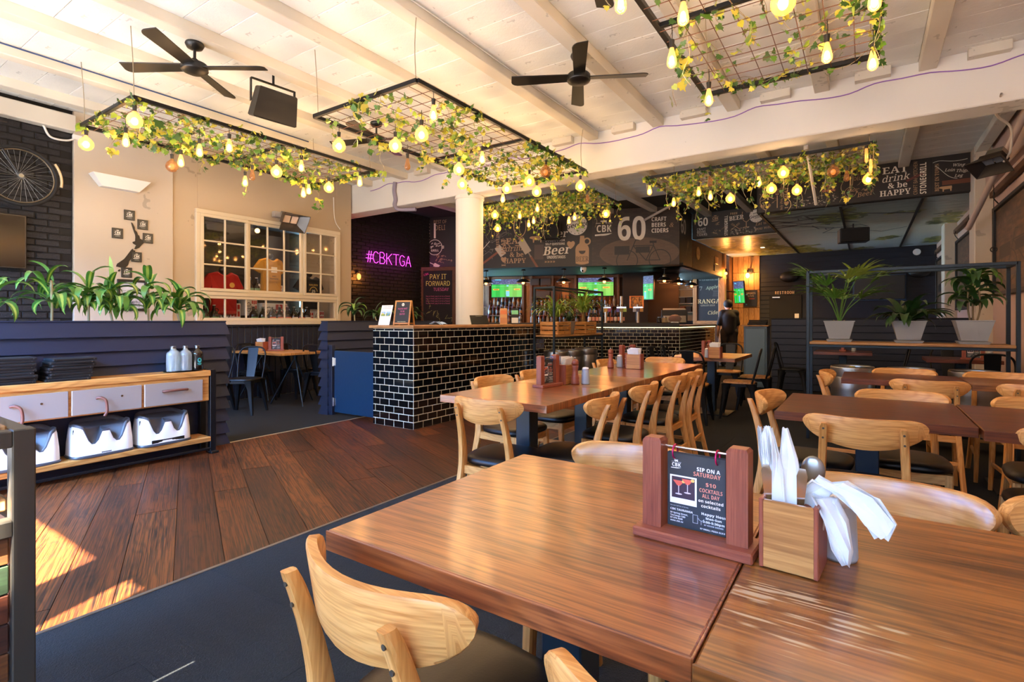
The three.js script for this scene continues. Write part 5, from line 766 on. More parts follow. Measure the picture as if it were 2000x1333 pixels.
// ================================================================ hanging ivy grids and filament bulbs
function ivyLeaf(lobes) {
  const out = lobes ? [[0, 0], [0.34, -0.1], [0.62, 0.12], [0.4, 0.34], [0.42, 0.62], [0.12, 0.7], [0, 1.05], [-0.12, 0.7], [-0.42, 0.62], [-0.4, 0.34], [-0.62, 0.12], [-0.34, -0.1]] : [[0, 0], [0.3, -0.08], [0.5, 0.2], [0.44, 0.5], [0.2, 0.8], [0, 1.05], [-0.2, 0.8], [-0.44, 0.5], [-0.5, 0.2], [-0.3, -0.08]];
  const p = [], idx = [], n = out.length; out.forEach(([x, y]) => p.push(x, y, -0.16 * Math.abs(x) + 0.05 * Math.sin(y * 5))); p.push(0, 0.42, 0.03);
  for (let i = 0; i < n; i++) idx.push(i, (i + 1) % n, n);
  const g = new THREE.BufferGeometry().setAttribute('position', new THREE.Float32BufferAttribute(p, 3)); g.setIndex(idx); g.computeVertexNormals(); g.setAttribute('uv', new THREE.Float32BufferAttribute(p.filter((_, i) => i % 3 < 2), 2)); return g;
}
const leafG = [ivyLeaf(true), ivyLeaf(true), ivyLeaf(false)];
const leafMats = [...IVY];
const dummy = new THREE.Object3D();
const bulbs = [
  ['on the grid along the window wall', '-6.21,2.9,-1.91,G; -5.18,2.91,-1.93,G; -5.72,2.88,-2.06,P; -6.25,2.88,-2.68,D; -5.98,2.88,-2.65,P; -5.46,2.88,-2.59,P; -5.17,2.91,-2.73,P; -6.21,2.88,-3.47,P; -5.88,2.88,-3.37,U; -5.51,2.88,-3.44,G; -5.18,2.91,-3.53,P; -6.12,2.88,-4.2,P; -5.92,2.88,-4.14,P; -5.62,2.88,-4.22,G; -5.18,2.92,-4.34,P'],
  ['on the grid before the column', '-4.19,2.88,-3.26,G; -3.74,2.88,-3.56,G; -3.32,2.88,-3.48,G; -2.94,2.9,-3.22,P; -4.09,2.88,-4.07,U; -3.74,2.88,-4.51,G; -4.11,2.88,-5.02,G; -3.28,2.88,-4.33,P; -3.78,2.88,-5.51,G; -4.13,2.88,-5.92,P; -3.35,2.88,-5.36,G; -3.55,2.88,-5.86,G; -2.99,2.88,-5.13,D; -2.95,2.88,-5.92,G'],
  ['on the grid over the middle tables', '-1.07,2.88,-2.62,P; -1.03,2.88,-3.37,P; -0.83,2.88,-2.92,P; -0.98,2.88,-4.12,P; -0.36,2.88,-3.1,G; -0.2,2.88,-3.85,P; 0.04,2.88,-4.13,P; 0.04,2.88,-3.34,P'],
  ['on the grid before the bar mural', '-5.42,2.88,-7.13,P; -5.45,2.85,-7.65,G; -4.99,2.92,-6.93,G; -4.57,2.88,-7.02,P; -4.85,2.88,-7.74,P; -4.61,2.88,-7.51,P; -4.18,2.93,-6.92,P; -4.12,2.88,-7.84,P; -3.9,2.88,-7.62,P; -3.33,2.96,-6.91,U; -3.38,2.88,-7.67,G'],
  ['on the grid before the happy mural', '-2.38,2.93,-6.82,P; -2.26,2.88,-7.48,P; -1.8,2.88,-7.04,P; -1.61,2.94,-6.83,U; -1.73,2.88,-7.36,P; -1.54,2.88,-7.67,G; -1.07,2.88,-6.95,P; -0.99,2.88,-7.39,G; -0.79,2.92,-6.82,G; -0.73,2.88,-7.66,G; -0.3,2.88,-6.92,D; -0.18,2.88,-7.25,U; 0.01,2.98,-6.82,T; 0.05,2.88,-6.91,T; 0.03,2.88,-7.53,G'],
];
const bulbAt = bulbs.flatMap(([, l]) => l.split('; ').map((b) => b.split(',').slice(0, 3).map(Number)));
function ivyGrid(label, vineLabel, x0, x1, z0, z1, o) {
  const y = 3.1, g = thing('hanging_grid', label, 'hanging grid'), r = 0.018;
  part('frame_bar', bar([x0, y, z0], [x0, y, z1], 0.034), M.blackSteel, g); part('frame_bar', bar([x1, y, z0], [x1, y, z1], 0.034), M.blackSteel, g);
  part('frame_bar', bar([x0, y, z0], [x1, y, z0], 0.034), M.blackSteel, g); part('frame_bar', bar([x0, y, z1], [x1, y, z1], 0.034), M.blackSteel, g);
  if (z1 - z0 > 2) part('cross_bar', bar([x0, y, (z0 + z1) / 2 - 0.1], [x1, y, (z0 + z1) / 2 - 0.1], 0.03), M.blackSteel, g);
  const mesh = []; for (let x = x0 + 0.15; x < x1 - 0.05; x += 0.15) mesh.push(rod([x, y - 0.012, z0], [x, y - 0.012, z1], 0.003, 5)); for (let z = z0 + 0.15; z < z1 - 0.05; z += 0.15) mesh.push(rod([x0, y - 0.017, z], [x1, y - 0.017, z], 0.003, 5));
  part('wire_mesh', M1(mesh), M.wire, g).userData.kind = 'stuff';
  for (const [x, z] of [[x0 + 0.03, z0 + 0.05], [x1 - 0.03, z0 + 0.05], [x0 + 0.03, z1 - 0.02], [x1 - 0.03, z1 - 0.02]]) part('hanging_wire', tube([[x, y, z], [x - 0.01, y + 0.3, z + 0.005], [x + 0.02 * rr(-1, 1), CEIL + 0.01, z + 0.03 * rr(-1, 1)]], 0.0035, 8, 5), M.twine, g);
  // ivy: runners over the mesh with hanging ends
  const v = thing('ivy_vine', vineLabel, 'plant'), stems = [], spots = [];
  for (let i = 0; i < o.runners; i++) {
    let x = rr(x0, x1), z = rr(z0, z1); if (o.bias) z = z0 + (z1 - z0) * Math.pow(rnd(), o.bias); let a = rr(0, 2 * PI); const pts = [[x, y + 0.01, z]];
    for (let k = 0; k < 7; k++) { a += rr(-0.7, 0.7); x = Math.min(x1, Math.max(x0, x + Math.cos(a) * 0.13)); z = Math.min(z1, Math.max(z0, z + Math.sin(a) * 0.13)); pts.push([x, y + rr(-0.035, 0.03), z]); }
    if (rnd() < o.hang) { const L = rr(0.12, o.drop); for (let k = 1; k <= 4; k++) pts.push([x + rr(-0.015, 0.015) * k, y - L * k / 4, z + rr(-0.015, 0.015) * k]); }
    stems.push(tube(pts, 0.0022, pts.length * 2, 4));
    const c = curve(pts), n = Math.round(pts.length * o.dense); for (let k = 0; k < n; k++) { const q = c.getPoint(rnd()); const s = [q.x + rr(-0.03, 0.03), q.y + rr(-0.035, 0.02), q.z + rr(-0.03, 0.03)]; if (!bulbAt.some((c) => Math.hypot(c[0] - s[0], c[1] - s[1], c[2] - s[2]) < 0.12)) spots.push(s); }
  }
  part('stem', M1(stems), M.twine, v);
  const most = Math.min(240, spots.length), inst = [];
  spots.forEach((s, i) => {
    dummy.position.set(...s); const k = rr(0.027, 0.052) * o.size * (rnd() < 0.06 ? 1.7 : 1); dummy.scale.setScalar(k);
    dummy.rotation.set(PI + rr(-1.0, 1.0), rr(0, 2 * PI), rr(-0.9, 0.9), 'YXZ');
    const mi = Math.floor(Math.pow(rnd(), o.tone) * 5), m = leafMats[[3, 0, 1, 2, 4][mi]];
    if (i < most) { const l = part('leaf', leafG[i % 3], m, v); l.position.copy(dummy.position); l.rotation.copy(dummy.rotation); l.scale.copy(dummy.scale); } else { dummy.updateMatrix(); (inst[mi] ??= []).push(dummy.matrix.clone()); }
  });
  inst.forEach((list, mi) => { if (!list) return; const im = new THREE.InstancedMesh(leafG[mi % 3], leafMats[[3, 0, 1, 2, 4][mi]], list.length); list.forEach((m, i) => im.setMatrixAt(i, m)); im.name = numbered('leaf'); im.userData.kind = 'stuff'; im.castShadow = im.receiveShadow = true; v.add(im); });
}
ivyGrid('black hanging grid along the shop window wall, nearest the dracaenas', 'green ivy trailing over the grid along the shop window wall', -6.34, -5.16, -4.56, -1.91, { runners: 74, hang: 0.28, drop: 0.42, dense: 2.2, size: 1.15, tone: 1.2 });
ivyGrid('black hanging grid over the aisle in front of the column', 'yellow green ivy on the grid in front of the column', -4.25, -2.94, -6.05, -3.03, { runners: 74, hang: 0.22, drop: 0.4, dense: 2.0, size: 1.2, tone: 0.9, bias: 1.5 });
ivyGrid('black hanging grid over the middle tables at the top of the picture', 'sparse ivy with hanging heart leaves on the grid over the middle tables', -1.11, 0.07, -4.58, -1.9, { runners: 52, hang: 0.3, drop: 0.4, dense: 1.9, size: 1.0, tone: 1.3, bias: 1.3 });
ivyGrid('black hanging grid behind the beam in front of the bar mural', 'thick warm lit ivy curtain in front of the bar mural', -5.5, -3.3, -8.0, -6.9, { runners: 120, hang: 0.6, drop: 0.5, dense: 2.0, size: 0.95, tone: 1.2 });
ivyGrid('black hanging grid behind the beam before the eat and drink bulkhead', 'thick ivy curtain before the eat and drink bulkhead', -2.41, 0.07, -8.0, -6.8, { runners: 115, hang: 0.55, drop: 0.5, dense: 2.0, size: 0.95, tone: 1.3 });
const glassAmber = phy(0xffd9a0, 0.04, { transmission: 0.7, thickness: 0, emissive: 0xffa648, emissiveIntensity: 1.1 }), glassDim = phy(0xd9b58a, 0.05, { transmission: 0.85, thickness: 0, emissive: 0xff8a30, emissiveIntensity: 0.08 });
const glow = std(0x000000, 1, { emissive: 0xffd08a, emissiveIntensity: 22 }), glowDim = std(0x000000, 1, { emissive: 0xff9a48, emissiveIntensity: 1.6 });
const globeG = lathe([[0.013, 0.085], [0.017, 0.07], [0.03, 0.058], [0.052, 0.035], [0.0625, 0.005], [0.06, -0.022], [0.045, -0.046], [0.024, -0.06], [0, -0.064]], 24), pearG = lathe([[0.013, 0.075], [0.016, 0.055], [0.026, 0.015], [0.032, -0.02], [0.029, -0.04], [0.016, -0.055], [0, -0.06]], 20), tubeG = lathe([[0.013, 0.08], [0.015, 0.07], [0.016, -0.06], [0.01, -0.075], [0, -0.078]], 16);
const coreG = T(new THREE.SphereGeometry(0.026, 14, 10).scale(1, 1.25, 1), 0, -0.006, 0), coreP = T(new THREE.SphereGeometry(0.016, 12, 10).scale(1, 1.9, 1), 0, -0.01, 0), coreT = cyl(0.006, 0.006, 0.11, 8, 0, -0.06);
const proto = {};
for (const [where, list] of bulbs) {
  const count = {};
  list.split('; ').forEach((b) => {
    const [x, y, z, k] = b.split(',').map((q, i) => (i < 3 ? +q : q)), big = k === 'G' || k === 'D', lit = k !== 'U' && k !== 'D', c = count[k] = (count[k] ?? -1) + 1, top = big ? 0.1 : 0.09;
    const word = { G: 'glowing globe bulb', D: 'dim globe bulb', P: 'glowing pear bulb', U: 'unlit pear bulb', T: 'slim tubular bulb' }[k], t = thing('pendant_bulb', `${ord(c)} ${word} ${where}, counting from the brick wall`, 'bulb', [x, y, z]);
    const gl = part('glass', big ? globeG : k === 'T' ? tubeG : pearG, lit ? glassAmber : glassDim, t);
    if (k !== 'U') part('filament', big ? coreG : k === 'T' ? coreT : coreP, lit && k !== 'T' ? glow : glowDim, t).castShadow = false;
    gl.castShadow = false;
    part('socket', cyl(0.018, 0.014, 0.05, 14, 0, top - 0.02), M.black, t);
    part('cord', tube([[0, top + 0.025, 0], [0.004, (top + 3.1 - y) / 2, 0.003], [0, 3.1 - y, 0]], 0.003, 6, 5), M.cord, t);
    if (lit) { const l = new THREE.PointLight(0xffd09a, k === 'T' ? BULB * 0.2 : (big ? BULB * 1.15 : BULB) * (where.includes('bar mural') || where.includes('happy') ? 0.55 : 1)); l.position.set(0, -0.01, 0); l.castShadow = true; l.shadow.radius = 1.2; l.name = 'bulb_light'; t.add(l); }
  });
}
// ceiling fans
function fan(label, p, angles) {
  const t = thing('ceiling_fan', label, 'ceiling fan', p), m = std(0x111110, 0.4);
  part('canopy', lathe([[0, 0.235], [0.07, 0.235], [0.075, 0.22], [0.06, 0.19], [0.02, 0.175], [0, 0.175]], 28), m, t); part('rod', cyl(0.012, 0.012, 0.15, 12, 0, 0.06), m, t);
  part('collar', lathe([[0.018, 0.1], [0.03, 0.09], [0.035, 0.05], [0, 0.05]], 20), m, t);
  part('motor', lathe([[0, 0.055], [0.095, 0.055], [0.105, 0.045], [0.107, 0.0], [0.1, -0.012], [0.06, -0.03], [0, -0.036]], 40), m, t);
  const s = new THREE.Shape(); s.moveTo(0.08, -0.045); s.lineTo(0.56, -0.066); s.quadraticCurveTo(0.61, -0.06, 0.615, -0.02); s.lineTo(0.605, 0.062); s.lineTo(0.08, 0.055); s.closePath();
  const g = T(plate(s, 0.006, 0.0015), 0, 0, 0, -PI / 2 + 0.2); for (const a of angles) part('blade', g, m, t, [0, 0.018, 0], [0, a * PI / 180, 0]);
}
fan('black four blade ceiling fan above the grid by the shop window', [-4.85, 3.385, -2.26], [35, 35 + 90, 35 + 180, 35 + 270]);
fan('black four blade ceiling fan in front of the beam, above the long row', [-2.16, 3.385, -4.3], [28, 28 + 90, 28 + 180, 28 + 270]);
fan('black ceiling fan partly hidden above the ivy in front of the column', [-4.95, 3.385, -4.4], [20, 110, 200, 290]);
fan('black ceiling fan whose blade just reaches into view at the top edge', [-1.35, 3.385, -2.85], [106, 196, 286, 16]);
{ // loudspeaker hung between joists
  const t = thing('loudspeaker', 'black loudspeaker in a yoke bracket under the white ceiling', 'speaker', [-4.86, 3.33, -3.0], PI / 2 - 0.1);
  const ring = (y, w, d) => [[-w, y, d], [w, y, d], [w * 0.86, y, -d], [-w * 0.86, y, -d]].reverse();
  part('cabinet', loft([ring(-0.15, 0.2, 0.09), ring(-0.14, 0.215, 0.1), ring(0.13, 0.185, 0.085), ring(0.14, 0.175, 0.075)], true, 0.4), std(0x0f0f10, 0.55), t, [0, 0, 0], [0.35, 0, 0]);
  part('bracket', M1([bx(-0.215, 0.215, 0.2, 0.208, -0.02, 0.02), bx(-0.222, -0.214, -0.02, 0.208, -0.02, 0.02), bx(0.214, 0.222, -0.02, 0.208, -0.02, 0.02), cyl(0.012, 0.012, 0.21, 8, 0, 0.205)]), M.blackSteel, t);
  const u = thing('loudspeaker', 'black loudspeaker hanging in front of the bar mural behind the ivy', 'speaker', bp(2.8, -0.35, 3.22), BA); part('cabinet', cb(0.42, 0.42, 0.26, 0.02), M.black, u, [0, 0, 0]); part('grille', bx(-0.19, 0.19, -0.19, 0.19, 0.131, 0.137), M.blackSoft, u); part('bracket', cyl(0.012, 0.012, 0.3, 8, 0, 0.2), M.blackSteel, u);
  const w = thing('loudspeaker', 'black loudspeaker under the printed ceiling above the palm', 'speaker', [-0.2, 2.9, -12.5], 0.2); part('cabinet', cb(0.5, 0.28, 0.3, 0.015), M.black, w, [0, 0, 0]); part('grille', bx(-0.22, 0.22, -0.11, 0.11, 0.151, 0.157), M.blackSoft, w); part('bracket', cyl(0.012, 0.012, 0.12, 8, 0, 0.13), M.blackSteel, w);
  for (const [x, l] of [[-1.81, 'dark round wall speaker on the navy wall above the restroom side'], [1.14, 'dark round wall speaker on the navy wall near the white piers']]) { const q = thing('wall_speaker', l, 'speaker', [x, 2.46, -16.98], 0); part('body', T(new THREE.SphereGeometry(0.2, 20, 14).scale(1.2, 0.8, 0.55), 0, 0, 0.06), M.black, q); part('bracket', bx(-0.04, 0.04, -0.04, 0.04, -0.06, 0), M.black, q); }
}
function heater(label, p, ry, rx, dark) { // infrared heater with splayed reflector
  const t = thing('heater', label, 'heater', p, ry), q = (w, h, z) => [[-w, -h, z], [-w, h, z], [w, h, z], [w, -h, z]].map((v) => [...v]), m = dark ? std(0x2a2524, 0.5, { metalness: 0.4 }) : std(0x6e6a66, 0.35, { metalness: 0.8 });
  const head = part('hood', loft([q(0.14, 0.08, -0.05), q(0.14, 0.08, 0), q(0.23, 0.15, 0.14), q(0.222, 0.142, 0.14), q(0.13, 0.072, 0.01), q(0.128, 0.07, 0)], false, 0.3), m, t, [0, 0, 0], [rx, 0, 0]);
  part('element', M1([-1, 1].map((s) => bx(s * 0.065 - 0.055, s * 0.065 + 0.055, -0.06, 0.06, -0.005, 0.008))), std(dark ? 0x6a6a6c : 0xe6d2c4, 0.8), head); part('back_box', bx(-0.1, 0.1, -0.06, 0.06, -0.16, -0.05), M.steel, head);
  part('bracket', M1([bx(-0.2, -0.04, 0.03, 0.12, -0.2, -0.12)]), M.silverPaint, t); return t;
}
heater('metal infrared heater on the wall above the shop window', [-7.62, 2.82, -5.0], PI / 2, 0.55, false);
heater('dark infrared heater hung at the angle by the right hand pier', [1.12, 2.9, -7.45], -0.75, 0.95, true).scale.setScalar(0.78);
solo('pipe', 'thick grey pipe sloping down along the timber side wall by the heater', 'pipe', rod([1.36, 3.42, -6.9], [1.2, 2.5, -9.7], 0.036, 12), std(0xb59f92, 0.5));
solo('pipe', 'thin white taped gas pipe dropping from the beam to the heater', 'pipe', tube([[1.02, 3.25, -6.4], [1.05, 3.2, -6.83], [1.2, 3.12, -7.1], [1.24, 2.95, -7.35], [1.2, 2.86, -7.42]], 0.011, 24, 8), std(0xc4b8a8, 0.5));
solo('pipe', 'slim white pipe hanging from the beam in front of the meat mural', 'pipe', M1([rod([-0.56, 3.2, -6.85], [-0.5, 2.62, -7.4], 0.016, 10), T(cyl(0.026, 0.026, 0.05, 12), -0.56, 3.15, -6.85)]), std(0xa9a39a, 0.4));
solo('pipe', 'pale pipe slanting across the sixty mural near the bar corner', 'pipe', rod(bp(0.75, -0.25, 3.4), [-2.9, 3.68, -10.6], 0.028, 10), std(0xa9a39a, 0.4));
solo('light_fitting', 'round bronze fitting under the ceiling behind the beam', 'light fitting', lathe([[0, 0.05], [0.16, 0.05], [0.17, 0.02], [0.15, 0], [0.13, 0.03], [0, 0.03]], 28), std(0x5a3a22, 0.35, { metalness: 0.8 }), [-0.85, 3.55, -7.05]);
// ================================================================ things on the walls
const onWall = (z, y, x = -7.865) => [x, y, z];
{ // map silhouette and six square signs
  const N = [[0.0, 1.0], [0.02, 0.99], [0.05, 0.93], [0.055, 0.88], [0.085, 0.85], [0.1, 0.8], [0.12, 0.79], [0.13, 0.74], [0.17, 0.72], [0.23, 0.735], [0.225, 0.7], [0.19, 0.68], [0.175, 0.66], [0.15, 0.63], [0.12, 0.585], [0.07, 0.555], [0.05, 0.56], [0.065, 0.6], [0.075, 0.62], [0.03, 0.645], [0.02, 0.67], [0.06, 0.69], [0.065, 0.76], [0.06, 0.8], [0.045, 0.84], [0.03, 0.89], [0.015, 0.94]];
  const S = [[0.0, 0.53], [0.02, 0.555], [0.035, 0.53], [0.06, 0.53], [0.055, 0.48], [0.03, 0.43], [0.02, 0.41], [0.03, 0.395], [-0.01, 0.37], [-0.03, 0.34], [-0.04, 0.29], [-0.06, 0.25], [-0.1, 0.215], [-0.16, 0.225], [-0.215, 0.235], [-0.2, 0.28], [-0.15, 0.325], [-0.1, 0.37], [-0.06, 0.43], [-0.03, 0.48]];
  const t = thing('wall_map', 'black cut-out map of two long islands on the pale wall pier', 'wall decoration', [-7.866, 1.71, -2.89], PI / 2), k = 0.76;
  for (const s of [N, S, [[-0.19, 0.17], [-0.17, 0.19], [-0.155, 0.175], [-0.175, 0.15]]]) part('island', plate(poly(s.map(([x, y]) => [x * k, y * k])), 0.006, 0.001), M.black, t);
  const art = canvas(128, 140, (x) => { x.fillStyle = '#1b2326'; x.fillRect(0, 0, 128, 140); logo(x, 64, 64, 0.78, '#eeece6'); x.fillStyle = '#9aa'; x.fillRect(34, 116, 60, 4); }), am = matP(art, 0.4);
  [[-2.87, 2.56, 'topmost'], [-3.02, 2.46, 'second from the top'], [-2.74, 2.31, 'nearest the brick wall'], [-3.08, 2.29, 'nearest the shop window'], [-2.95, 2.03, 'fifth down'], [-2.84, 1.82, 'lowest']].forEach(([z, y, w]) => { const s = thing('square_sign', `small dark square sign with white letters by the wall map, ${w}`, 'sign', [-7.866, y, z], PI / 2, 'square signs around the wall map'); part('board', cb(0.118, 0.128, 0.012, 0.002), M.black, s, [0, 0, 0.006]); part('print', plane(0.112, 0.122, 0, 0, 0.0126), am, s); });
  const pf = thing('picture_frame', 'black framed black and white photograph behind the dracaenas', 'picture', [-7.866, 1.53, -2.9], PI / 2);
  part('frame', M1([bx(-0.165, -0.135, -0.2, 0.2, 0, 0.025), bx(0.135, 0.165, -0.2, 0.2, 0, 0.025), bx(-0.14, 0.14, 0.17, 0.2, 0, 0.025), bx(-0.14, 0.14, -0.2, -0.17, 0, 0.025)]), M.black, pf);
  part('photograph', plane(0.28, 0.35, 0, 0, 0.008), matP(canvas(160, 200, (x) => { x.fillStyle = '#c9ccd0'; x.fillRect(0, 0, 160, 200); for (let i = 0; i < 260; i++) { const g = 40 + 170 * hash(i, 3, 9); x.fillStyle = `rgba(${g},${g},${g + 4},.5)`; x.fillRect(hash(i, 1, 9) * 160, 60 + hash(i, 2, 9) * 140, 4 + 26 * hash(i, 4, 9), 3 + 12 * hash(i, 5, 9)); } }), 0.3), pf);
  const up = thing('wall_uplight', 'white tray shaped uplight on the pale wall pier', 'wall light', [-7.87, 2.86, -2.75], PI / 2); part('tray', loft([[[-0.2, 0, 0], [-0.2, 0, 0.1], [0.2, 0, 0.1], [0.2, 0, 0]].reverse(), [[-0.31, 0.14, 0], [-0.31, 0.14, 0.16], [0.31, 0.14, 0.16], [0.31, 0.14, 0]].reverse()], true, 0.3), M.white, up); part('shade_clip', bx(-0.03, 0.03, 0.138, 0.155, 0.02, 0.06), M.silverPaint, up);
  const jb = thing('junction_box', 'white junction box and looping cable where brick wall meets pier', 'junction box', [-7.86, 3.4, -2.33], PI / 2); part('box', cb(0.09, 0.06, 0.05, 0.004), M.white, jb); part('cord', tube([[0.0, 0, 0], [-0.1, -0.06, 0], [-0.25, -0.06, 0], [-0.32, 0.06, 0], [-0.4, 0.12, 0]], 0.012, 24, 6), M.white, jb);
  const tv = thing('television', 'switched off wall television with bronze sheen on the brick wall', 'television', [-7.84, 2.08, -1.36], PI / 2); part('case', cb(1.0, 0.6, 0.05, 0.006), std(0x241c16, 0.4), tv); part('screen', plane(0.97, 0.57, 0, 0, 0.0255), phy(0x1a130d, 0.12), tv);
}
{ // bicycle hung on the brick wall
  const t = thing('bicycle', 'old black roadster bicycle hung on the dark brick wall', 'bicycle', [-7.74, 2.8, -1.79], PI / 2), R = 0.335;
  const wheel = (x) => { const w = part('wheel', T(new THREE.TorusGeometry(R - 0.02, 0.02, 10, 56), x, 0, 0), M.blackSoft, t); part('rim', T(new THREE.TorusGeometry(R - 0.045, 0.009, 8, 56), x, 0, 0), std(0x6b6458, 0.4, { metalness: 0.8 }), w); part('hub', T(cyl(0.022, 0.022, 0.07, 14), x, 0, -0.035, PI / 2), M.chrome, w); const sp = []; for (let i = 0; i < 32; i++) { const a = i / 32 * 2 * PI; sp.push(rod([x + 0.02 * Math.cos(a + 1.2), 0.02 * Math.sin(a + 1.2), i % 2 ? 0.02 : -0.02], [x + (R - 0.05) * Math.cos(a), (R - 0.05) * Math.sin(a), 0], 0.0016, 4)); } part('spoke', M1(sp), M.steel, w).userData.kind = 'stuff'; };
  wheel(0); wheel(-1.08);
  part('frame', M1([[[0, 0, 0], [-0.26, 0.47, 0]], [[0, 0, 0], [-0.42, -0.03, 0]], [[-0.26, 0.5, 0], [-0.42, -0.03, 0]], [[-0.42, -0.03, 0], [-0.88, 0.42, 0]], [[-0.27, 0.45, 0], [-0.88, 0.48, 0]], [[-1.08, 0, 0], [-0.86, 0.58, 0]]].map(([a, b]) => rod(a, b, 0.014, 8))), M.black, t);
  part('saddle', loft([sec(-0.1, 0.56, 0, 0.03, 0.02).map(([x, y, z]) => [x, 0.56 + (z) * 0.4, z]), sec(-0.25, 0.56, 0, 0.04, 0.09).map(([x, y, z]) => [x, 0.55 + Math.abs(z) * -0.2, z])].map((r, i) => r.map(([x, y, z]) => [x - 0.02, y + (i ? 0.02 : 0), z])), true, 1), std(0x3b2f26, 0.6), t);
  part('mudguard', T(new THREE.TorusGeometry(R + 0.025, 0.014, 8, 24, 0.75), 0, 0, 0, 0, 0, -0.15), std(0xcdb68e, 0.5), t); part('handlebar', tube([[-0.95, 0.66, -0.25], [-0.84, 0.66, -0.2], [-0.82, 0.6, 0], [-0.84, 0.66, 0.2], [-0.95, 0.66, 0.25]], 0.012, 20, 8), M.chrome, t);
}
// goods in the shop window
const tee = (label, p, col, art, w = 0.5) => {
  const t = thing('shirt', label, 'shirt', p, PI / 2), s = new THREE.Shape(); s.moveTo(-0.11, 0.0); s.quadraticCurveTo(0, -0.09, 0.11, 0); s.lineTo(0.2, -0.03); s.lineTo(0.31, -0.2); s.lineTo(0.22, -0.25); s.lineTo(0.185, -0.17); s.lineTo(0.17, -0.42); s.lineTo(0.18, -0.6); s.lineTo(-0.18, -0.6); s.lineTo(-0.17, -0.42); s.lineTo(-0.185, -0.17); s.lineTo(-0.22, -0.25); s.lineTo(-0.31, -0.2); s.lineTo(-0.2, -0.03); s.closePath();
  const g = plate(s, 0.05, 0.02), q = g.attributes.position; for (let i = 0; i < q.count; i++) { const x = q.getX(i); q.setZ(i, q.getZ(i) + 0.1 * Math.cos(Math.min(1.5, Math.abs(x) / 0.2)) + 0.008 * Math.sin(x * 40 + q.getY(i) * 14)); } g.computeVertexNormals(); g.scale(w / 0.5, w / 0.5, 1);
  part('cloth', g, std(col, 0.85), t); part('neck_stand', M1([T(new THREE.SphereGeometry(0.05, 14, 10), 0, 0.06, 0.06), cyl(0.018, 0.018, 0.7, 10, 0, -0.65, 0.05)]), M.black, t); if (art) part('print', plane(art[1] * w / 0.5, art[2] * w / 0.5, art[3], art[4], 0.182), matP(art[0], 0.7), t);
};
tee('red hooded shirt with a round gold emblem in the shop window', [-8.45, 1.94, -4.32], 0xb01c14, [canvas(64, 64, (x) => { x.fillStyle = '#b01c14'; x.fillRect(0, 0, 64, 64); x.fillStyle = '#d9a54a'; x.beginPath(); x.arc(32, 32, 28, 0, 7); x.fill(); }), 0.09, 0.09, 0.09, -0.18], 0.52);
tee('mustard yellow shirt with white print in the shop window', [-8.45, 2.24, -5.12], 0xc08a22, [canvas(128, 160, (x) => { x.fillStyle = '#b98420'; x.fillRect(0, 0, 128, 160); x.fillStyle = '#e6dcc6'; x.fillRect(34, 20, 60, 54); script(x, 'not', 64, 108, 24, '#3a2a1a', 0, 'sans-serif'); script(x, 'humans', 64, 132, 22, '#3a2a1a', 0, 'sans-serif'); }), 0.26, 0.32, 0, -0.24], 0.44);
tee('black shirt with arched gold lettering in the shop window', [-8.45, 1.98, -5.88], 0x15130f, [canvas(128, 128, (x) => { x.fillStyle = '#14120f'; x.fillRect(0, 0, 128, 128); script(x, 'GOLDEN', 64, 26, 26, '#c9a040', 0, 'sans-serif'); x.strokeStyle = '#c9a040'; x.lineWidth = 8; x.beginPath(); x.arc(64, 92, 44, PI, 0); x.stroke(); script(x, '25', 64, 92, 40, '#d8cfb8', 0, 'sans-serif'); }), 0.24, 0.24, 0, -0.2], 0.46);
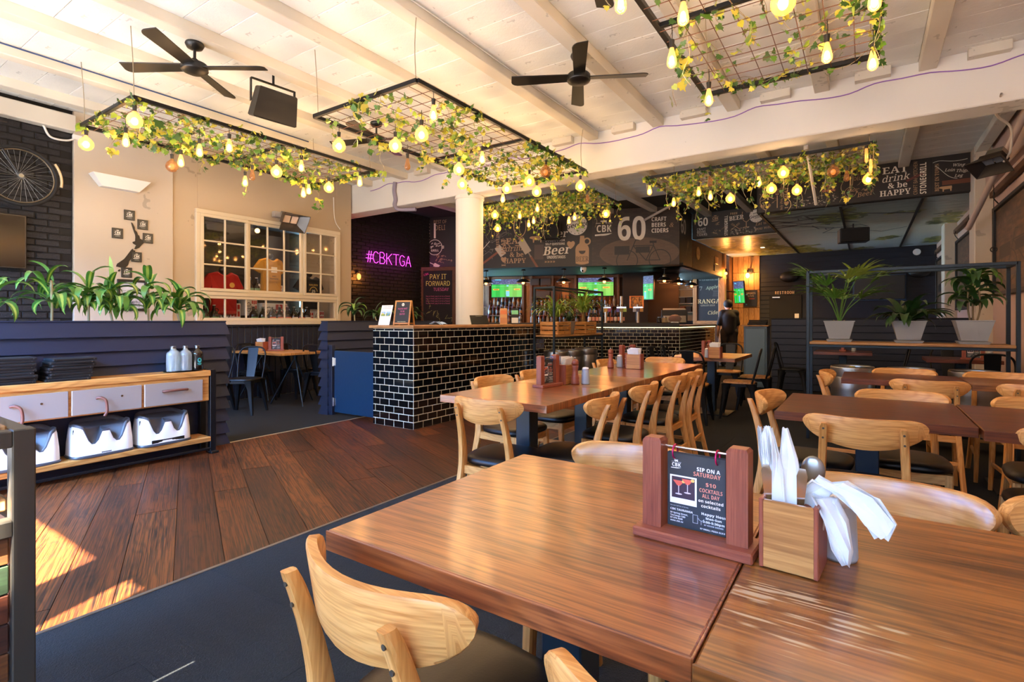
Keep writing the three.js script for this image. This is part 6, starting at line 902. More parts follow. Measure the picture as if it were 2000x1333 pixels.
{
  const boxArt = [0, 1].map((k) => canvas(200, 140, (x) => { x.fillStyle = '#e2ded6'; x.fillRect(0, 0, 200, 140); x.fillStyle = '#b3261e'; for (let i = 0; i < 8; i++) x.fillRect(104 + (i % 3) * 32, 6 + Math.floor(i / 3) * 46, 24, 30 + 10 * hash(i, k, 3)); x.strokeStyle = x.fillStyle = '#1a1816'; x.lineWidth = 5; x.beginPath(); x.arc(50, 66, 40, 0, 7); x.stroke(); script(x, k ? 'SAVOUR' : 'CRAFT', 50, 56, 28, '#1a1816', -0.1, 'serif'); script(x, 'BREWED', 50, 82, 22, '#1a1816', 0, 'sans-serif'); x.fillRect(108, 100, 84, 8); }));
  [[-5.14, 1.67, 0.44, 0.2, 'top carton under the yellow shirt'], [-5.22, 1.2, 0.46, 0.36, 'lower carton under the yellow shirt'], [-4.46, 1.2, 0.32, 0.34, 'carton under the red shirt'], [-4.55, 1.6, 0.16, 0.24, 'narrow carton beside the red shirt'], [-5.84, 1.2, 0.28, 0.22, 'carton under the black shirt'], [-6.1, 1.2, 0.2, 0.24, 'last carton by the window end'], [-4.8, 1.35, 0.2, 0.26, 'carton between the red and yellow shirts']].forEach(([z, y, w, h, l], i) => { const b = thing('carton', `red and white printed beer ${l} in the shop window`, 'carton', [-8.5, y - 0.06, z], PI / 2); part('box', bx(-w / 2, w / 2, 0, h, -0.12, 0.1), M.white, b); part('print', plane(w - 0.01, h - 0.01, 0, h / 2, 0.101), matP(boxArt[i % 2], 0.6), b); });
  part('display_shelf', M1([bx(-8.7, -8.3, 1.6, 1.62, -5.45, -4.6), bx(-8.75, -8.25, 1.135, 1.142, -6.25, -3.6)]), std(0x241f1a, 0.7), win);
  const jug = lathe([[0, 0], [0.062, 0], [0.066, 0.01], [0.066, 0.15], [0.05, 0.19], [0.022, 0.225], [0.018, 0.27], [0.022, 0.272], [0.022, 0.29], [0, 0.29]], 18);
  [[-3.98, 0], [-4.12, 0], [-4.74, 0], [-4.9, 0], [-5.06, 1], [-5.2, 1], [-5.34, 1], [-5.47, 2], [-5.6, 1], [-5.72, 2], [-4.8, 3], [-4.92, 3]].forEach(([z, k], i) => { const t = thing('growler_jug', i > 9 ? `dark growler jug on the raised shelf beside the cartons, ${i === 10 ? 'nearer the red shirt' : 'nearer the yellow shirt'}` : `${ord(i)} dark growler jug on the shop window sill counted from the red shirt`, 'bottle', [-8.24 - (k === 3 ? 0.22 : 0), k === 3 ? 1.62 : 1.142, z], 0, 'growler jugs in the shop window'); part('glass', jug, M.bottleDark, t); part('handle', T(new THREE.TorusGeometry(0.028, 0.006, 6, 16), 0.0, 0.22, -0.035, 0, PI / 2), M.bottleDark, t); part('label', T(new THREE.CylinderGeometry(0.0668, 0.0668, 0.085, 14, 1, true, 0.6, 1.9), 0, 0.08, 0), std([0x5d8a5a, 0xc86a55, 0xd8d0c8, 0x7fa07a][k], 0.6), t); part('cap', cyl(0.02, 0.02, 0.012, 12, 0, 0.29), M.white, t); });
  const l = new THREE.PointLight(0xffc890, 0.9); l.position.set(-8.4, 2.7, -4.9); l.name = 'shop_light'; scene.add(l);
  const sb = thing('pendant_bulb', 'small warm bulb under the ceiling inside the shop', 'bulb', [-8.4, 2.7, -4.9]); part('glass', T(new THREE.SphereGeometry(0.04, 16, 12), 0, 0, 0), std(0x000000, 1, { emissive: 0xffc070, emissiveIntensity: 5 }), sb).castShadow = false; part('cord', cyl(0.004, 0.004, 0.17, 6, 0, 0.035), M.black, sb);
}
{ // neon sign and small wall lamp on the dark brick
  const t = thing('neon_sign', 'pink neon sign with a hashtag on the dark brick wall', 'neon sign', [-8.76, 2.45, -7.5], PI / 2), m = std(0x220018, 1, { emissive: 0xf040d8, emissiveIntensity: 4 }), h = 0.24, cw = 0.2;
  const strokes = { '#': [[[0.05, 0], [0.09, 1]], [[0.11, 0], [0.15, 1]], [[0, 0.35], [0.18, 0.35]], [[0.02, 0.68], [0.2, 0.68]]], C: [[[0.15, 0.85], [0.1, 1], [0.04, 0.95], [0, 0.5], [0.04, 0.05], [0.1, 0], [0.15, 0.15]]], B: [[[0, 0], [0, 1], [0.1, 1], [0.13, 0.78], [0.09, 0.54], [0, 0.54]], [[0.09, 0.54], [0.15, 0.3], [0.11, 0.02], [0, 0]]], K: [[[0, 0], [0, 1]], [[0.15, 1], [0, 0.45]], [[0.05, 0.6], [0.15, 0]]], T: [[[0, 1], [0.17, 1]], [[0.085, 1], [0.085, 0]]], G: [[[0.15, 0.85], [0.09, 1], [0.03, 0.9], [0, 0.5], [0.03, 0.1], [0.09, 0], [0.15, 0.15], [0.15, 0.45], [0.09, 0.45]]], A: [[[0, 0], [0.08, 1], [0.16, 0]], [[0.03, 0.35], [0.13, 0.35]]] };
  [...'#CBKTGA'].forEach((c, i) => part('letter', M1(strokes[c].map((s) => tube(s.map(([x, y]) => [x + i * cw * 0.97, y * h, 0]), 0.0052, 24, 6, 0.15))), m, t));
  part('mounting', M1([0.1, 0.5, 0.9, 1.25].map((x) => rod([x, 0.12, 0], [x, 0.12, -0.06], 0.004))), M.black, t);
  for (const z of [-7.75, -8.2, -8.65]) { const l = new THREE.PointLight(0xf040d8, 0.2); l.position.set(-8.68, 2.57, z); l.name = 'neon_light'; l.shadow.radius = 5; scene.add(l); }
  const w = thing('wall_lamp', 'small amber wall lamp on the dark brick below the neon sign', 'wall light', [-8.8, 2.12, -7.3], PI / 2); part('plate', cyl(0.03, 0.03, 0.02, 14), M.black, w, [0, 0.06, 0], [PI / 2, 0, 0]); part('glass', T(new THREE.SphereGeometry(0.04, 14, 12).scale(1, 1.6, 1), 0, 0, 0.06), std(0x000000, 1, { emissive: 0xff9a40, emissiveIntensity: 4 }), w).castShadow = false; const l = new THREE.PointLight(0xff9a40, 1); l.position.set(0, 0, 0.06); l.name = 'wall_lamp_light'; w.add(l);
}
{ // big leaning chalkboard
  const t = thing('chalkboard', 'tall wooden framed chalkboard reading pay it forward, beside the white column', 'chalkboard', bp(5.52, -0.25, 0), BA + 0.03), w = 0.9;
  part('frame', M1([bx(-w / 2, -w / 2 + 0.09, 0.2, 2.48, -0.02, 0.02, 0.004, 'y'), bx(w / 2 - 0.09, w / 2, 0.2, 2.48, -0.02, 0.02, 0.004, 'y'), bx(-w / 2, w / 2, 2.39, 2.48, -0.02, 0.021), bx(-w / 2, w / 2, 0.2, 0.29, -0.02, 0.021)]), M.rusticDark, t);
  part('board', bx(-w / 2 + 0.08, w / 2 - 0.08, 0.25, 2.42, -0.012, 0.004), M.black, t);
  part('writing', plane(w - 0.18, 2.1, 0, 1.34, 0.0052), matP(canvas(360, 1040, (x) => { x.fillStyle = '#17191b'; x.fillRect(0, 0, 360, 1040); script(x, 'PAY IT', 180, 70, 84, '#d9d86a', 0, 'sans-serif', '', 0.9); script(x, 'FORWARD', 180, 150, 78, '#d9d86a', 0, 'sans-serif', '', 0.86); script(x, 'TUESDAY', 220, 220, 52, '#d86a9a', 0, 'sans-serif', '', 0.9); script(x, 'CBK', 34, 40, 34, '#d83a8a', -0.3, 'sans-serif'); for (let i = 0; i < 4; i++) script(x, 'buy a meal, pay it on to a friend', 180, 300 + i * 28, 22, '#d86a9a', 0.01, 'sans-serif', '', 0.95); squig(x, 40, 420, 280, 400, '#b9b86a', 51); }), 0.8), t);
  for (const s of [-1, 1]) part('leg', bx(s * 0.38 - 0.03, s * 0.38 + 0.03, 0, 0.3, -0.02, 0.02), M.rusticDark, t);
}
// ================================================================ behind the bar
const tvArt = canvas(320, 186, (x) => { x.fillStyle = '#3a4468'; x.fillRect(0, 0, 320, 186); for (let i = 0; i < 500; i++) { x.fillStyle = `hsla(${210 + 40 * hash(i, 1, 4)},30%,${25 + 50 * hash(i, 2, 4)}%,.6)`; x.fillRect(hash(i, 3, 4) * 320, hash(i, 4, 4) * 64, 6, 4); } x.fillStyle = '#1fa83a'; x.fillRect(0, 62, 320, 124); x.fillStyle = '#35bd4c'; for (let i = 0; i < 4; i++) x.fillRect(i * 84, 62, 42, 124); x.fillStyle = '#5ac8f0'; x.fillRect(36, 12, 60, 8); for (const a of [40, 250]) { x.fillStyle = '#e8b93a'; x.fillRect(a - 26, 104, 62, 14); x.fillStyle = '#7a2a1a'; x.fillRect(a - 16, 108, 42, 5); } x.fillStyle = '#6ac0e8'; x.fillRect(144, 128, 34, 50); x.fillRect(150, 68, 20, 14); x.fillStyle = '#e8c060'; x.fillRect(144, 120, 34, 7); x.fillStyle = 'rgba(255,255,255,.4)'; x.fillRect(0, 80, 320, 2); });
const tvM = std(0x000000, 0.3, { emissive: 0xffffff, emissiveMap: tvArt, emissiveIntensity: 1.1 });
function telly(label, p, ry, w, h, rx = 0) { const t = thing('television', label, 'television', p, ry); part('case', cb(w + 0.03, h + 0.03, 0.05, 0.006), M.black, t, [0, 0, 0], [rx, 0, 0]); part('screen', plane(w, h, 0, 0, 0.0262), tvM, t, [0, 0, 0], [rx, 0, 0]); const l = new THREE.RectAreaLight(0x9fe0a8, 0.6, w, h); l.position.set(0, 0, 0.05); l.rotation.y = PI; l.name = 'screen_light'; t.add(l); }
telly('bar television showing a green sports field, nearest the column', bp(4.4, 2.28, 2.13), BA, 0.92, 0.53); telly('bar television showing a green sports field, above the beer taps', bp(1.96, 2.28, 2.15), BA, 0.94, 0.55);
telly('tilted television with a dim green picture on the dark bar pillar', bp(0.66, 1.9, 2.05), BA - 0.7, 0.5, 0.6); telly('narrow tilted television beside the wall lamp in the back corner', [-3.02, 2.03, -16.3], -0.5, 0.34, 0.62, 0.12);
part('mount', rod([0, 0, -0.03], [-0.42, 0.05, 0.12], 0.02), M.black, scene.children.at(-1));
{
  const s = thing('bar_shelving', 'dark timber back bar with posts and bottle shelves', 'shelving');
  for (const q of [1.36, 2.5, 3.13, 3.72, 3.95, 4.95]) part('post', bb(q - 0.03, q + 0.03, 0.9, 2.44, 2.2, 2.37, 0.004, 'y'), M.rusticDark, s);
  for (const y of [1.13, 1.36, 1.6]) for (const [a, b] of [[1.3, 2.5], [2.5, 3.72], [3.95, 5.4]]) part('shelf', bb(a, b, y - 0.03, y, 1.95 + (y - 1.1) * 0.5, 2.37, 0.004), M.rusticDark, s);
  part('cabinet', bb(1.2, 5.5, 0.02, 1.1, 1.9, 2.38), M.black, s); part('pillar', bb(0.6, 1.24, 0, 2.45, 1.92, 2.38), M.blackSoft, s); part('top_beam', bb(1.24, 5.4, 2.36, 2.44, 2.25, 2.37), M.rusticDark, s);
  part('menu_board', bb(3.5, 3.74, 2.18, 2.36, 2.19, 2.205), M.black, s); part('menu_board', bb(3.17, 3.45, 2.18, 2.36, 2.19, 2.205), M.black, s); part('menu_board', bb(3.2, 3.62, 1.82, 2.02, 2.19, 2.205), M.black, s);
  const cols = [M.bottleAmber, M.bottleDark, std(0x77725f, 0.2), std(0x1a301c, 0.15), std(0x7a4a1c, 0.2), std(0x4a1a10, 0.2), std(0x86837a, 0.3)], gs = [bottleG(0.038, 0.3, 0.4), bottleG(0.042, 0.26, 0.3), bottleG(0.035, 0.33, 0.45)], pc = ['amber', 'dark', 'pale', 'green', 'golden', 'red brown', 'clear white'], lv = ['bottom', 'middle', 'top'];
  let n = 0; [1.13, 1.36, 1.6].forEach((y, li) => { for (const [a, b, w] of [[1.42, 2.45, 'under the television by the taps'], [2.56, 3.68, 'in the bay behind the crates'], [3.98, 4.9, 'under the television nearest the column']]) { let c = 0; for (let q = b; q > a; q -= rr(0.1, 0.125)) { const k = Math.floor(rnd() * 7), t = thing('liquor_bottle', `${pc[k]} liquor bottle, ${ord(c)} along the ${lv[li]} shelf ${w}`, 'bottle', bp(q, 2.06 + (y - 1.1) * 0.4 + rr(0, 0.05), y), 0, `bottles on the ${lv[li]} shelf ${w}`); part('glass', gs[(n + k) % 3], cols[k], t); part('label', T(new THREE.CylinderGeometry(0.043, 0.043, 0.08, 12, 1, true), 0, 0.09, 0), std([0x8d8470, 0x8a5f34, 0x1a1816, 0x6d6860][(n + k) % 4], 0.7), t); c++; n++; } } });
  for (let i = 0; i < 9; i++) { const t = thing('wine_bottle', `${ord(i)} dark wine bottle lined up behind the beer taps from the crate side`, 'bottle', bp(2.0 - i * 0.085 - (i > 3 ? 0.1 : 0), 0.62, 1.155), 0, 'wine bottles behind the taps'); part('glass', bottleG(0.036, 0.3, 0.42), M.bottleDark, t); part('label', T(new THREE.CylinderGeometry(0.0372, 0.0372, 0.09, 12, 1, true), 0, 0.09, 0), std(i % 3 ? 0xcf9a88 : 0xe0dcd4, 0.7), t); }
  [[1.6, 0.35, 'tap tower with white, orange and purple badges'], [1.25, 0.55, 'tallest tap tower with violet and lime badges'], [0.88, 0.35, 'tap tower with blue and orange badges by the framed photo']].forEach(([q, h, l], i) => {
    const t = thing('beer_tap', l, 'beer tap', bp(q, 0.25, 1.155), BA); part('column', cyl(0.028, 0.03, h + 0.06, 16), std(0xcdb79a, 0.3, { metalness: 0.6 }), t); part('head', M1([bx(-0.11, 0.11, 0.33, 0.37, -0.03, 0.03), ...[-0.08, 0, 0.08].map((x) => T(new THREE.SphereGeometry(0.016, 10, 8), x, 0.4, 0.04))]), M.chrome, t);
    [[0xd8d4cc, 0xe0a83c, 0xa03a78], [0x7a70c0, 0x9a8a48, 0xb8d058], [0xc8ccd8, 0x6a6078, 0xd8963c]][i].forEach((c, k) => part('badge', bx(-0.115 + k * 0.078, -0.041 + k * 0.078, 0.25, 0.33, 0.035, 0.045), std(c, 0.4), t));
  });
  const ph = thing('picture_frame', 'wooden framed photograph standing above the last beer tap', 'picture', bp(0.9, 1.2, 1.66), BA); part('frame', M1([bx(-0.17, -0.13, -0.15, 0.15, 0, 0.03), bx(0.13, 0.17, -0.15, 0.15, 0, 0.03), bx(-0.13, 0.13, -0.15, -0.13, 0, 0.02), bx(-0.13, 0.13, 0.13, 0.15, 0, 0.02)]), M.honey, ph); part('photograph', plane(0.26, 0.27, 0, 0, 0.01), matP(canvas(96, 96, (x) => { x.fillStyle = '#3a3028'; x.fillRect(0, 0, 96, 96); for (let i = 0; i < 120; i++) { x.fillStyle = `rgba(${120 + 120 * hash(i, 1, 6)},${100 + 90 * hash(i, 1, 6)},80,.35)`; x.fillRect(hash(i, 2, 6) * 96, hash(i, 3, 6) * 96, 14, 12); } }), 0.5), ph); part('support', bx(-0.02, 0.02, -0.51, -0.15, -0.02, 0), M.black, ph);
  for (const [q, l, c, r] of [[0.3, 'glass jar of pale sweets on the bar near its corner', 0xa8906a, 0.06], [0.42, 'small dark jar on the bar beside the sweet jar', 0x2a2420, 0.05]]) { const t = thing('jar', l, 'jar', bp(q, 0.2, 1.155)); part('body', lathe([[0, 0], [r, 0], [r * 1.05, 0.02], [r, 0.11], [0, 0.115]], 18), std(c, 0.4), t); part('lid', cyl(r * 0.8, r * 0.8, 0.02, 16, 0, 0.115), M.steel, t); }
  solo('bag', 'crinkled clear bag of snacks on the bar corner by the till', 'bag', T(new THREE.IcosahedronGeometry(0.12, 3).scale(1.2, 0.8, 0.8), 0, 0.09, 0), phy(0xb89a90, 0.35, { bumpMap: rep(noiseT, 0.3, 0.3), bumpScale: 0.02 }), bp(0.08, 0.18, 1.155)); solo('napkin', 'flat stack of paper at the very corner of the bar', 'napkin', cb(0.16, 0.025, 0.12), M.paper, bp(0.0 + 0.1, 0.02, 1.168), [0, BA, 0]);
  const till = thing('till', 'grey angled till screen behind the bar corner', 'till', [-3.75, 1.1, -12.5], 0.4); part('stand', bx(-0.05, 0.05, 0, 0.2, -0.05, 0.05), M.black, till); part('display', bx(-0.26, 0.26, 0.06, 0.42, -0.02, 0.02), std(0x8a979c, 0.35), till, [0, 0, 0], [-0.35, 0, 0]); part('side', bx(-0.3, 0.3, 0.1, 0.36, -0.14, -0.06), std(0x23282a, 0.5), till);
}
// pendants over the bar
for (const [p, l] of [[bp(4.54, 0.5, 2.13), 'nearest the column'], [bp(3.6, 0.5, 2.13), 'before the television nearest the column'], [bp(2.61, 0.5, 2.13), 'above the crate rack'], [bp(1.65, 0.5, 2.13), 'before the television by the taps'], [[-3.95, 2.15, -12.35], 'first past the bar corner'], [[-3.95, 2.16, -13.5], 'second past the bar corner'], [[-3.95, 2.16, -14.7], 'third past the bar corner']]) {
  const t = thing('pendant_lamp', `black wide pendant lamp over the bar, ${l}`, 'pendant lamp', p); part('shade', lathe([[0.03, 0.1], [0.05, 0.09], [0.1, 0.075], [0.17, 0.02], [0.175, 0], [0.168, 0.002], [0.16, 0.02], [0.09, 0.066], [0.03, 0.08]], 28), M.black, t); part('cap', lathe([[0.02, 0.16], [0.035, 0.14], [0.045, 0.1], [0.03, 0.09]], 18), std(0x9a8a6a, 0.3, { metalness: 0.8 }), t); part('guard', M1([T(new THREE.TorusGeometry(0.12, 0.004, 6, 24), 0, -0.05, 0, PI / 2), ...[0, 1, 2, 3].map((i) => rod([0.16 * Math.cos(i * PI / 2), 0, 0.16 * Math.sin(i * PI / 2)], [0.12 * Math.cos(i * PI / 2), -0.05, 0.12 * Math.sin(i * PI / 2)], 0.003))]), M.black, t); part('bulb', T(new THREE.SphereGeometry(0.035, 14, 10), 0, -0.005, 0), std(0x000000, 1, { emissive: 0xff9a50, emissiveIntensity: 8 }), t).castShadow = false; part('stem', cyl(0.008, 0.008, 0.3, 8, 0, 0.15), M.black, t); part('ceiling_rose', cyl(0.05, 0.06, 0.03, 14, 0, 0.29), M.black, t); const k = new THREE.PointLight(0xff9a50, 2); k.position.set(0, -0.02, 0); k.name = 'pendant_light'; t.add(k);
}
{ const c = thing('security_camera', 'white dome camera under the dark bar soffit', 'camera', bp(2.11, 0.2, 2.45)); part('housing', lathe([[0, 0], [0.07, 0], [0.075, -0.05], [0.06, -0.1], [0.03, -0.13], [0, -0.135]].map(([x, y]) => [x, y]).reverse(), 20), M.white, c); part('lens', T(new THREE.SphereGeometry(0.025, 12, 10), 0, -0.09, 0.05), M.blackGloss, c); }
// kitchen hatch, pantry shelf, menu chalkboard, lamp, poster, fascia light
{
  const k = struct('door_1', bx(-5.44, -5.1, 0, 3.0, -16.04, -16.02), std(0xb9b48f, 0.6));
  part('lit_shelf', M1([bx(-5.44, -5.1, 1.58, 1.61, -16.02, -15.9), bx(-5.44, -5.1, 1.42, 1.44, -16.02, -15.9)]), M.white, k); part('tube_light', M1([bx(-5.42, -5.12, 2.22, 2.26, -16.0, -15.97), bx(-5.44, -5.1, 2.02, 2.05, -16.0, -15.97)]), std(0x000000, 1, { emissive: 0xfff0c8, emissiveIntensity: 3 }), k);
  const l = new THREE.PointLight(0xfff0c8, 2.5); l.position.set(-5.27, 2.14, -15.85); l.name = 'kitchen_light'; scene.add(l);
  struct('wall_kitchen', M1([bx(-6.4, -5.44, 0, 3, -16.2, -16.0), bx(-5.1, -4.8, 0, 3, -16.2, -16.0)]), std(0x1c1512, 0.8));
  const j = thing('detergent_bottle', 'green and white detergent bottle on the lit kitchen shelf', 'bottle', [-5.3, 1.61, -15.94]); part('body', lathe([[0, 0], [0.06, 0], [0.06, 0.12], [0.03, 0.17], [0, 0.175]], 16), std(0x3f8a4c, 0.4), j); part('cap', cyl(0.02, 0.024, 0.05, 12, 0, 0.17), M.white, j);
  const s = thing('pantry_shelf', 'pale shelving with dim containers beyond the bar pendants', 'shelf', [-4.55, 0, -16.3]); part('frame', M1([bx(-0.26, -0.23, 1.2, 2.35, -0.2, 0.02), bx(0.22, 0.25, 1.2, 2.35, -0.2, 0.02), bx(-0.26, 0.25, 1.2, 2.35, -0.24, -0.2)]), std(0xa9a48f, 0.7), s); part('cupboard', bx(-0.26, 0.25, 0, 1.2, -0.24, 0.02), M.blackSoft, s); for (const y of [1.45, 1.72, 1.92, 2.15]) part('shelf', bx(-0.25, 0.24, y, y + 0.02, -0.2, 0.03), std(0xb9b49c, 0.7), s); [[-0.12, 1.47, 0x8a4a2a], [0.08, 1.47, 0x3a3632], [-0.1, 1.74, 0x4a4640], [0.1, 1.74, 0x2a2826]].forEach(([x, y, c]) => part('container', bx(x - 0.07, x + 0.07, y, y + 0.17, -0.16, 0), std(c, 0.6), s));
  const c = thing('chalkboard', 'tall menu chalkboard with ranga lettering in a timber frame behind the bar', 'chalkboard', [-3.83, 0, -16.2]); part('frame', M1([bx(-0.47, -0.36, 1.1, 2.56, 0, 0.05, 0.004, 'y'), bx(0.36, 0.46, 1.1, 2.56, 0, 0.05, 0.004, 'y'), bx(-0.36, 0.36, 2.47, 2.56, 0, 0.05), bx(-0.36, 0.36, 1.1, 1.2, 0, 0.05)]), M.rustic, c); part('board', bx(-0.37, 0.37, 1.15, 2.5, 0, 0.02), M.black, c); part('post', bx(-0.4, 0.4, 0, 1.1, -0.02, 0.02), M.rusticDark, c);
  part('writing', plane(0.72, 1.27, 0, 1.835, 0.0215), matP(canvas(256, 452, (x) => { x.fillStyle = '#2b3136'; x.fillRect(0, 0, 256, 452); script(x, 'TRY OUR NEW ICED DRINKS', 128, 20, 20, '#b9bcb4', 0, 'sans-serif', '', 0.9); script(x, 'Apple', 150, 100, 44, '#a9c0a0', -0.1, 'serif', 'italic '); script(x, 'RANGA', 120, 246, 62, '#cfc08a', 0, 'serif'); script(x, 'GINGER BEER', 110, 290, 24, '#a9a48a', 0, 'sans-serif', ''); script(x, 'Cider', 170, 366, 50, '#cfc08a', -0.05, 'serif', 'italic '); script(x, '7', 40, 110, 60, '#8a938a'); for (let i = 0; i < 6; i++) { x.fillStyle = 'rgba(180,185,175,.4)'; x.fillRect(150 + 20 * hash(i, 1, 1), 130 + i * 12, 70, 3); } }), 0.8), c);
  const w = thing('wall_lamp', 'black gooseneck wall lamp glowing on the timber boards by the restroom', 'wall light', [-2.86, 2.66, -16.99]); part('plate', T(cyl(0.08, 0.08, 0.03, 18), 0, 0, 0, PI / 2), M.black, w, [0, 0, 0]); part('arm', tube([[0, 0, 0.02], [0, 0.06, 0.12], [-0.02, 0.02, 0.2], [-0.03, -0.04, 0.2]], 0.014, 14, 6), M.black, w); part('bulb', T(new THREE.SphereGeometry(0.055, 16, 12).scale(1, 1.4, 1), -0.03, -0.12, 0.2), std(0x000000, 1, { emissive: 0xffb860, emissiveIntensity: 10 }), w).castShadow = false; const wl2 = new THREE.PointLight(0xffb060, 2.4); wl2.position.set(-0.03, -0.12, 0.2); wl2.name = 'wall_lamp_light'; w.add(wl2);
  const p = thing('poster', 'small dark framed poster under the wall lamp on the timber boards', 'poster', [-2.84, 1.87, -16.98]); part('frame', cb(0.36, 0.5, 0.03, 0.004), M.black, p); part('print', plane(0.31, 0.45, 0, 0, 0.0155), matP(canvas(96, 140, (x) => { x.fillStyle = '#1c1a1a'; x.fillRect(0, 0, 96, 140); script(x, 'SPORTS', 52, 24, 22, '#b9a48a', 0, 'sans-serif'); script(x, 'LIVE', 52, 48, 26, '#8a7f74', 0, 'sans-serif'); x.fillStyle = '#3a8ac0'; x.fillRect(8, 30, 16, 10); x.fillStyle = '#8a3a2a'; x.fillRect(34, 70, 50, 8); x.fillStyle = '#2a7ab0'; x.fillRect(8, 122, 10, 8); }), 0.4), p);
  const b2 = thing('wall_lamp', 'small bare bulb on the timber post beside the narrow television', 'wall light', [-3.3, 2.55, -15.85]); part('holder', cyl(0.02, 0.02, 0.1, 10, 0, 0.04), M.black, b2); part('bulb', T(new THREE.SphereGeometry(0.04, 12, 10), 0, 0, 0), std(0x000000, 1, { emissive: 0xffa850, emissiveIntensity: 6 }), b2).castShadow = false; const l4 = new THREE.PointLight(0xffa850, 1.5); l4.name = 'bulb_light'; b2.add(l4);
  const dl = solo('downlight', 'round recessed downlight glowing in the printed board ceiling', 'downlight', T(cyl(0.05, 0.05, 0.01, 18), 0, 0, 0), std(0x000000, 1, { emissive: 0xffe0a0, emissiveIntensity: 8 }), [-2.25, 3.128, -15.2]); const sl = new THREE.SpotLight(0xffc878, 22, 0, 1.0, 0.6); sl.position.set(-2.25, 3.11, -15.2); sl.target.position.set(-2.3, 0, -15.6); sl.name = 'downlight_light'; scene.add(sl, sl.target);
}
{ // restroom lettering, door, television and detector on the navy wall
  const font = await new FontLoader().loadAsync('fonts/droid/droid_sans_bold.typeface.json'), t = thing('letter_sign', 'raised gold letters reading restroom above the dark door', 'sign', [-2.19, 1.975, -17.01]), gold = std(0xd8b88a, 0.4);
  [...'RESTROOM'].forEach((c, i) => { const g = new TextGeometry(c, { font, size: 0.085, depth: 0.012, curveSegments: 4 }); part('letter', uvm(g.index ? g.toNonIndexed() : g, 'x'), gold, t, [i * 0.062, 0, 0], [0, 0, 0]).scale.x = 0.7; });
  const d = struct('door_2', bx(-2.33, -1.5, 0, 1.94, -17.04, -16.985, 0.006, 'y'), std(0x0d0e12, 0.7)); part('door_closer', bx(-2.25, -2.05, 1.86, 1.9, -16.985, -16.94), M.steel, d);
  solo('light_switch', 'white switch plate beside the restroom door, above the half wall', 'switch', cb(0.11, 0.13, 0.02), M.white, [-1.62, 1.34, -16.97]);
  const tv = thing('television', 'large black television on the navy wall behind the pots', 'television', [0.3, 2.08, -16.93]); part('case', cb(1.1, 0.62, 0.06, 0.006), M.black, tv); part('screen', plane(1.05, 0.58, 0, 0, 0.0305), std(0x050506, 0.45), tv); part('surround', bx(-0.58, 0.58, -0.34, 0.34, -0.05, -0.03), std(0x123050, 0.5), tv);
  solo('smoke_detector', 'white round detector high on the navy wall', 'detector', T(cyl(0.075, 0.085, 0.03, 22), 0, 0, 0, PI / 2), M.white, [1.1, 2.97, -17.02]);
  const h = thing('host_cabinet', 'grey painted cabinet with timber top at the end of the half wall', 'cabinet', [-1.62, 0, -10.25]); part('carcass', bx(-0.19, 0.19, 0.02, 1.1, -0.25, 0.1), std(0x3e5261, 0.45), h); part('door', bx(-0.16, 0.16, 0.08, 1.06, 0.1, 0.112), std(0x4d6474, 0.42), h); part('top', bx(-0.22, 0.22, 1.1, 1.125, -0.28, 0.13), M.rustic, h);
  for (let i = 0; i < 3; i++) solo('menu_folder', `dark menu folder ${['at the bottom', 'in the middle', 'on top'][i]} of the pile on the grey cabinet`, 'menu', cb(0.3, 0.028, 0.22), M.blackSoft, [-1.6 + i * 0.008, 1.14 + i * 0.03, -10.26], [0, 0.06 * i, 0]);
  const art = canvas(256, 256, (x) => { x.fillStyle = '#4a3626'; x.fillRect(0, 0, 256, 256); for (let i = 0; i < 900; i++) { const g = hash(i, 1, 8); x.fillStyle = `rgba(${40 + 90 * g},${28 + 66 * g},${18 + 44 * g},.4)`; const a = hash(i, 2, 8) * 256, b = hash(i, 3, 8) * 256; x.fillRect(a, b, 4 + 24 * hash(i, 4, 8), 3 + 12 * hash(i, 5, 8)); } bike(x, 150, 150, 0.55, '#241a12'); });
  for (const [z0, z1, y0, y1, l] of [[-9.62, -7.1, 1.53, 2.73, 'big dark framed sepia artwork hung on the right hand timber wall'], [-13.2, -11.2, 1.4, 2.73, 'second framed sepia artwork between the two white piers'], [-16.6, -14.4, 1.35, 2.7, 'farthest framed artwork on the side wall, near the navy wall']]) { const w = z1 - z0, hh = y1 - y0, f = thing('artwork', l, 'picture', [1.485, (y0 + y1) / 2, (z0 + z1) / 2], -PI / 2); part('frame', M1([bx(-w / 2, w / 2, hh / 2 - 0.05, hh / 2, 0, 0.05), bx(-w / 2, w / 2, -hh / 2, -hh / 2 + 0.05, 0, 0.05), bx(-w / 2, -w / 2 + 0.05, -hh / 2, hh / 2, 0, 0.05), bx(w / 2 - 0.05, w / 2, -hh / 2, hh / 2, 0, 0.05)]), M.black, f); part('canvas', plane(w - 0.08, hh - 0.08, 0, 0, 0.015), matP(art, 0.5), f); part('hanging_rail', bx(-w / 2 - 0.1, w / 2, hh / 2 + 0.16, hh / 2 + 0.24, 0, 0.06), M.rusticDark, f); for (const s of [-0.4, 0.4]) part('hook', tube([[s * w, hh / 2 + 0.18, 0.06], [s * w, hh / 2 + 0.1, 0.07], [s * w + 0.03, hh / 2 + 0.02, 0.03]], 0.008, 8, 5), M.blackSteel, f); }
  solo('pull_cord', 'thin pull cord with a ring hanging before the big sepia artwork', 'cord', M1([rod([1.3, 3.2, -8.6], [1.3, 2.1, -8.6], 0.004), T(new THREE.TorusGeometry(0.03, 0.006, 6, 18), 1.3, 2.07, -8.6)]), M.black);
}
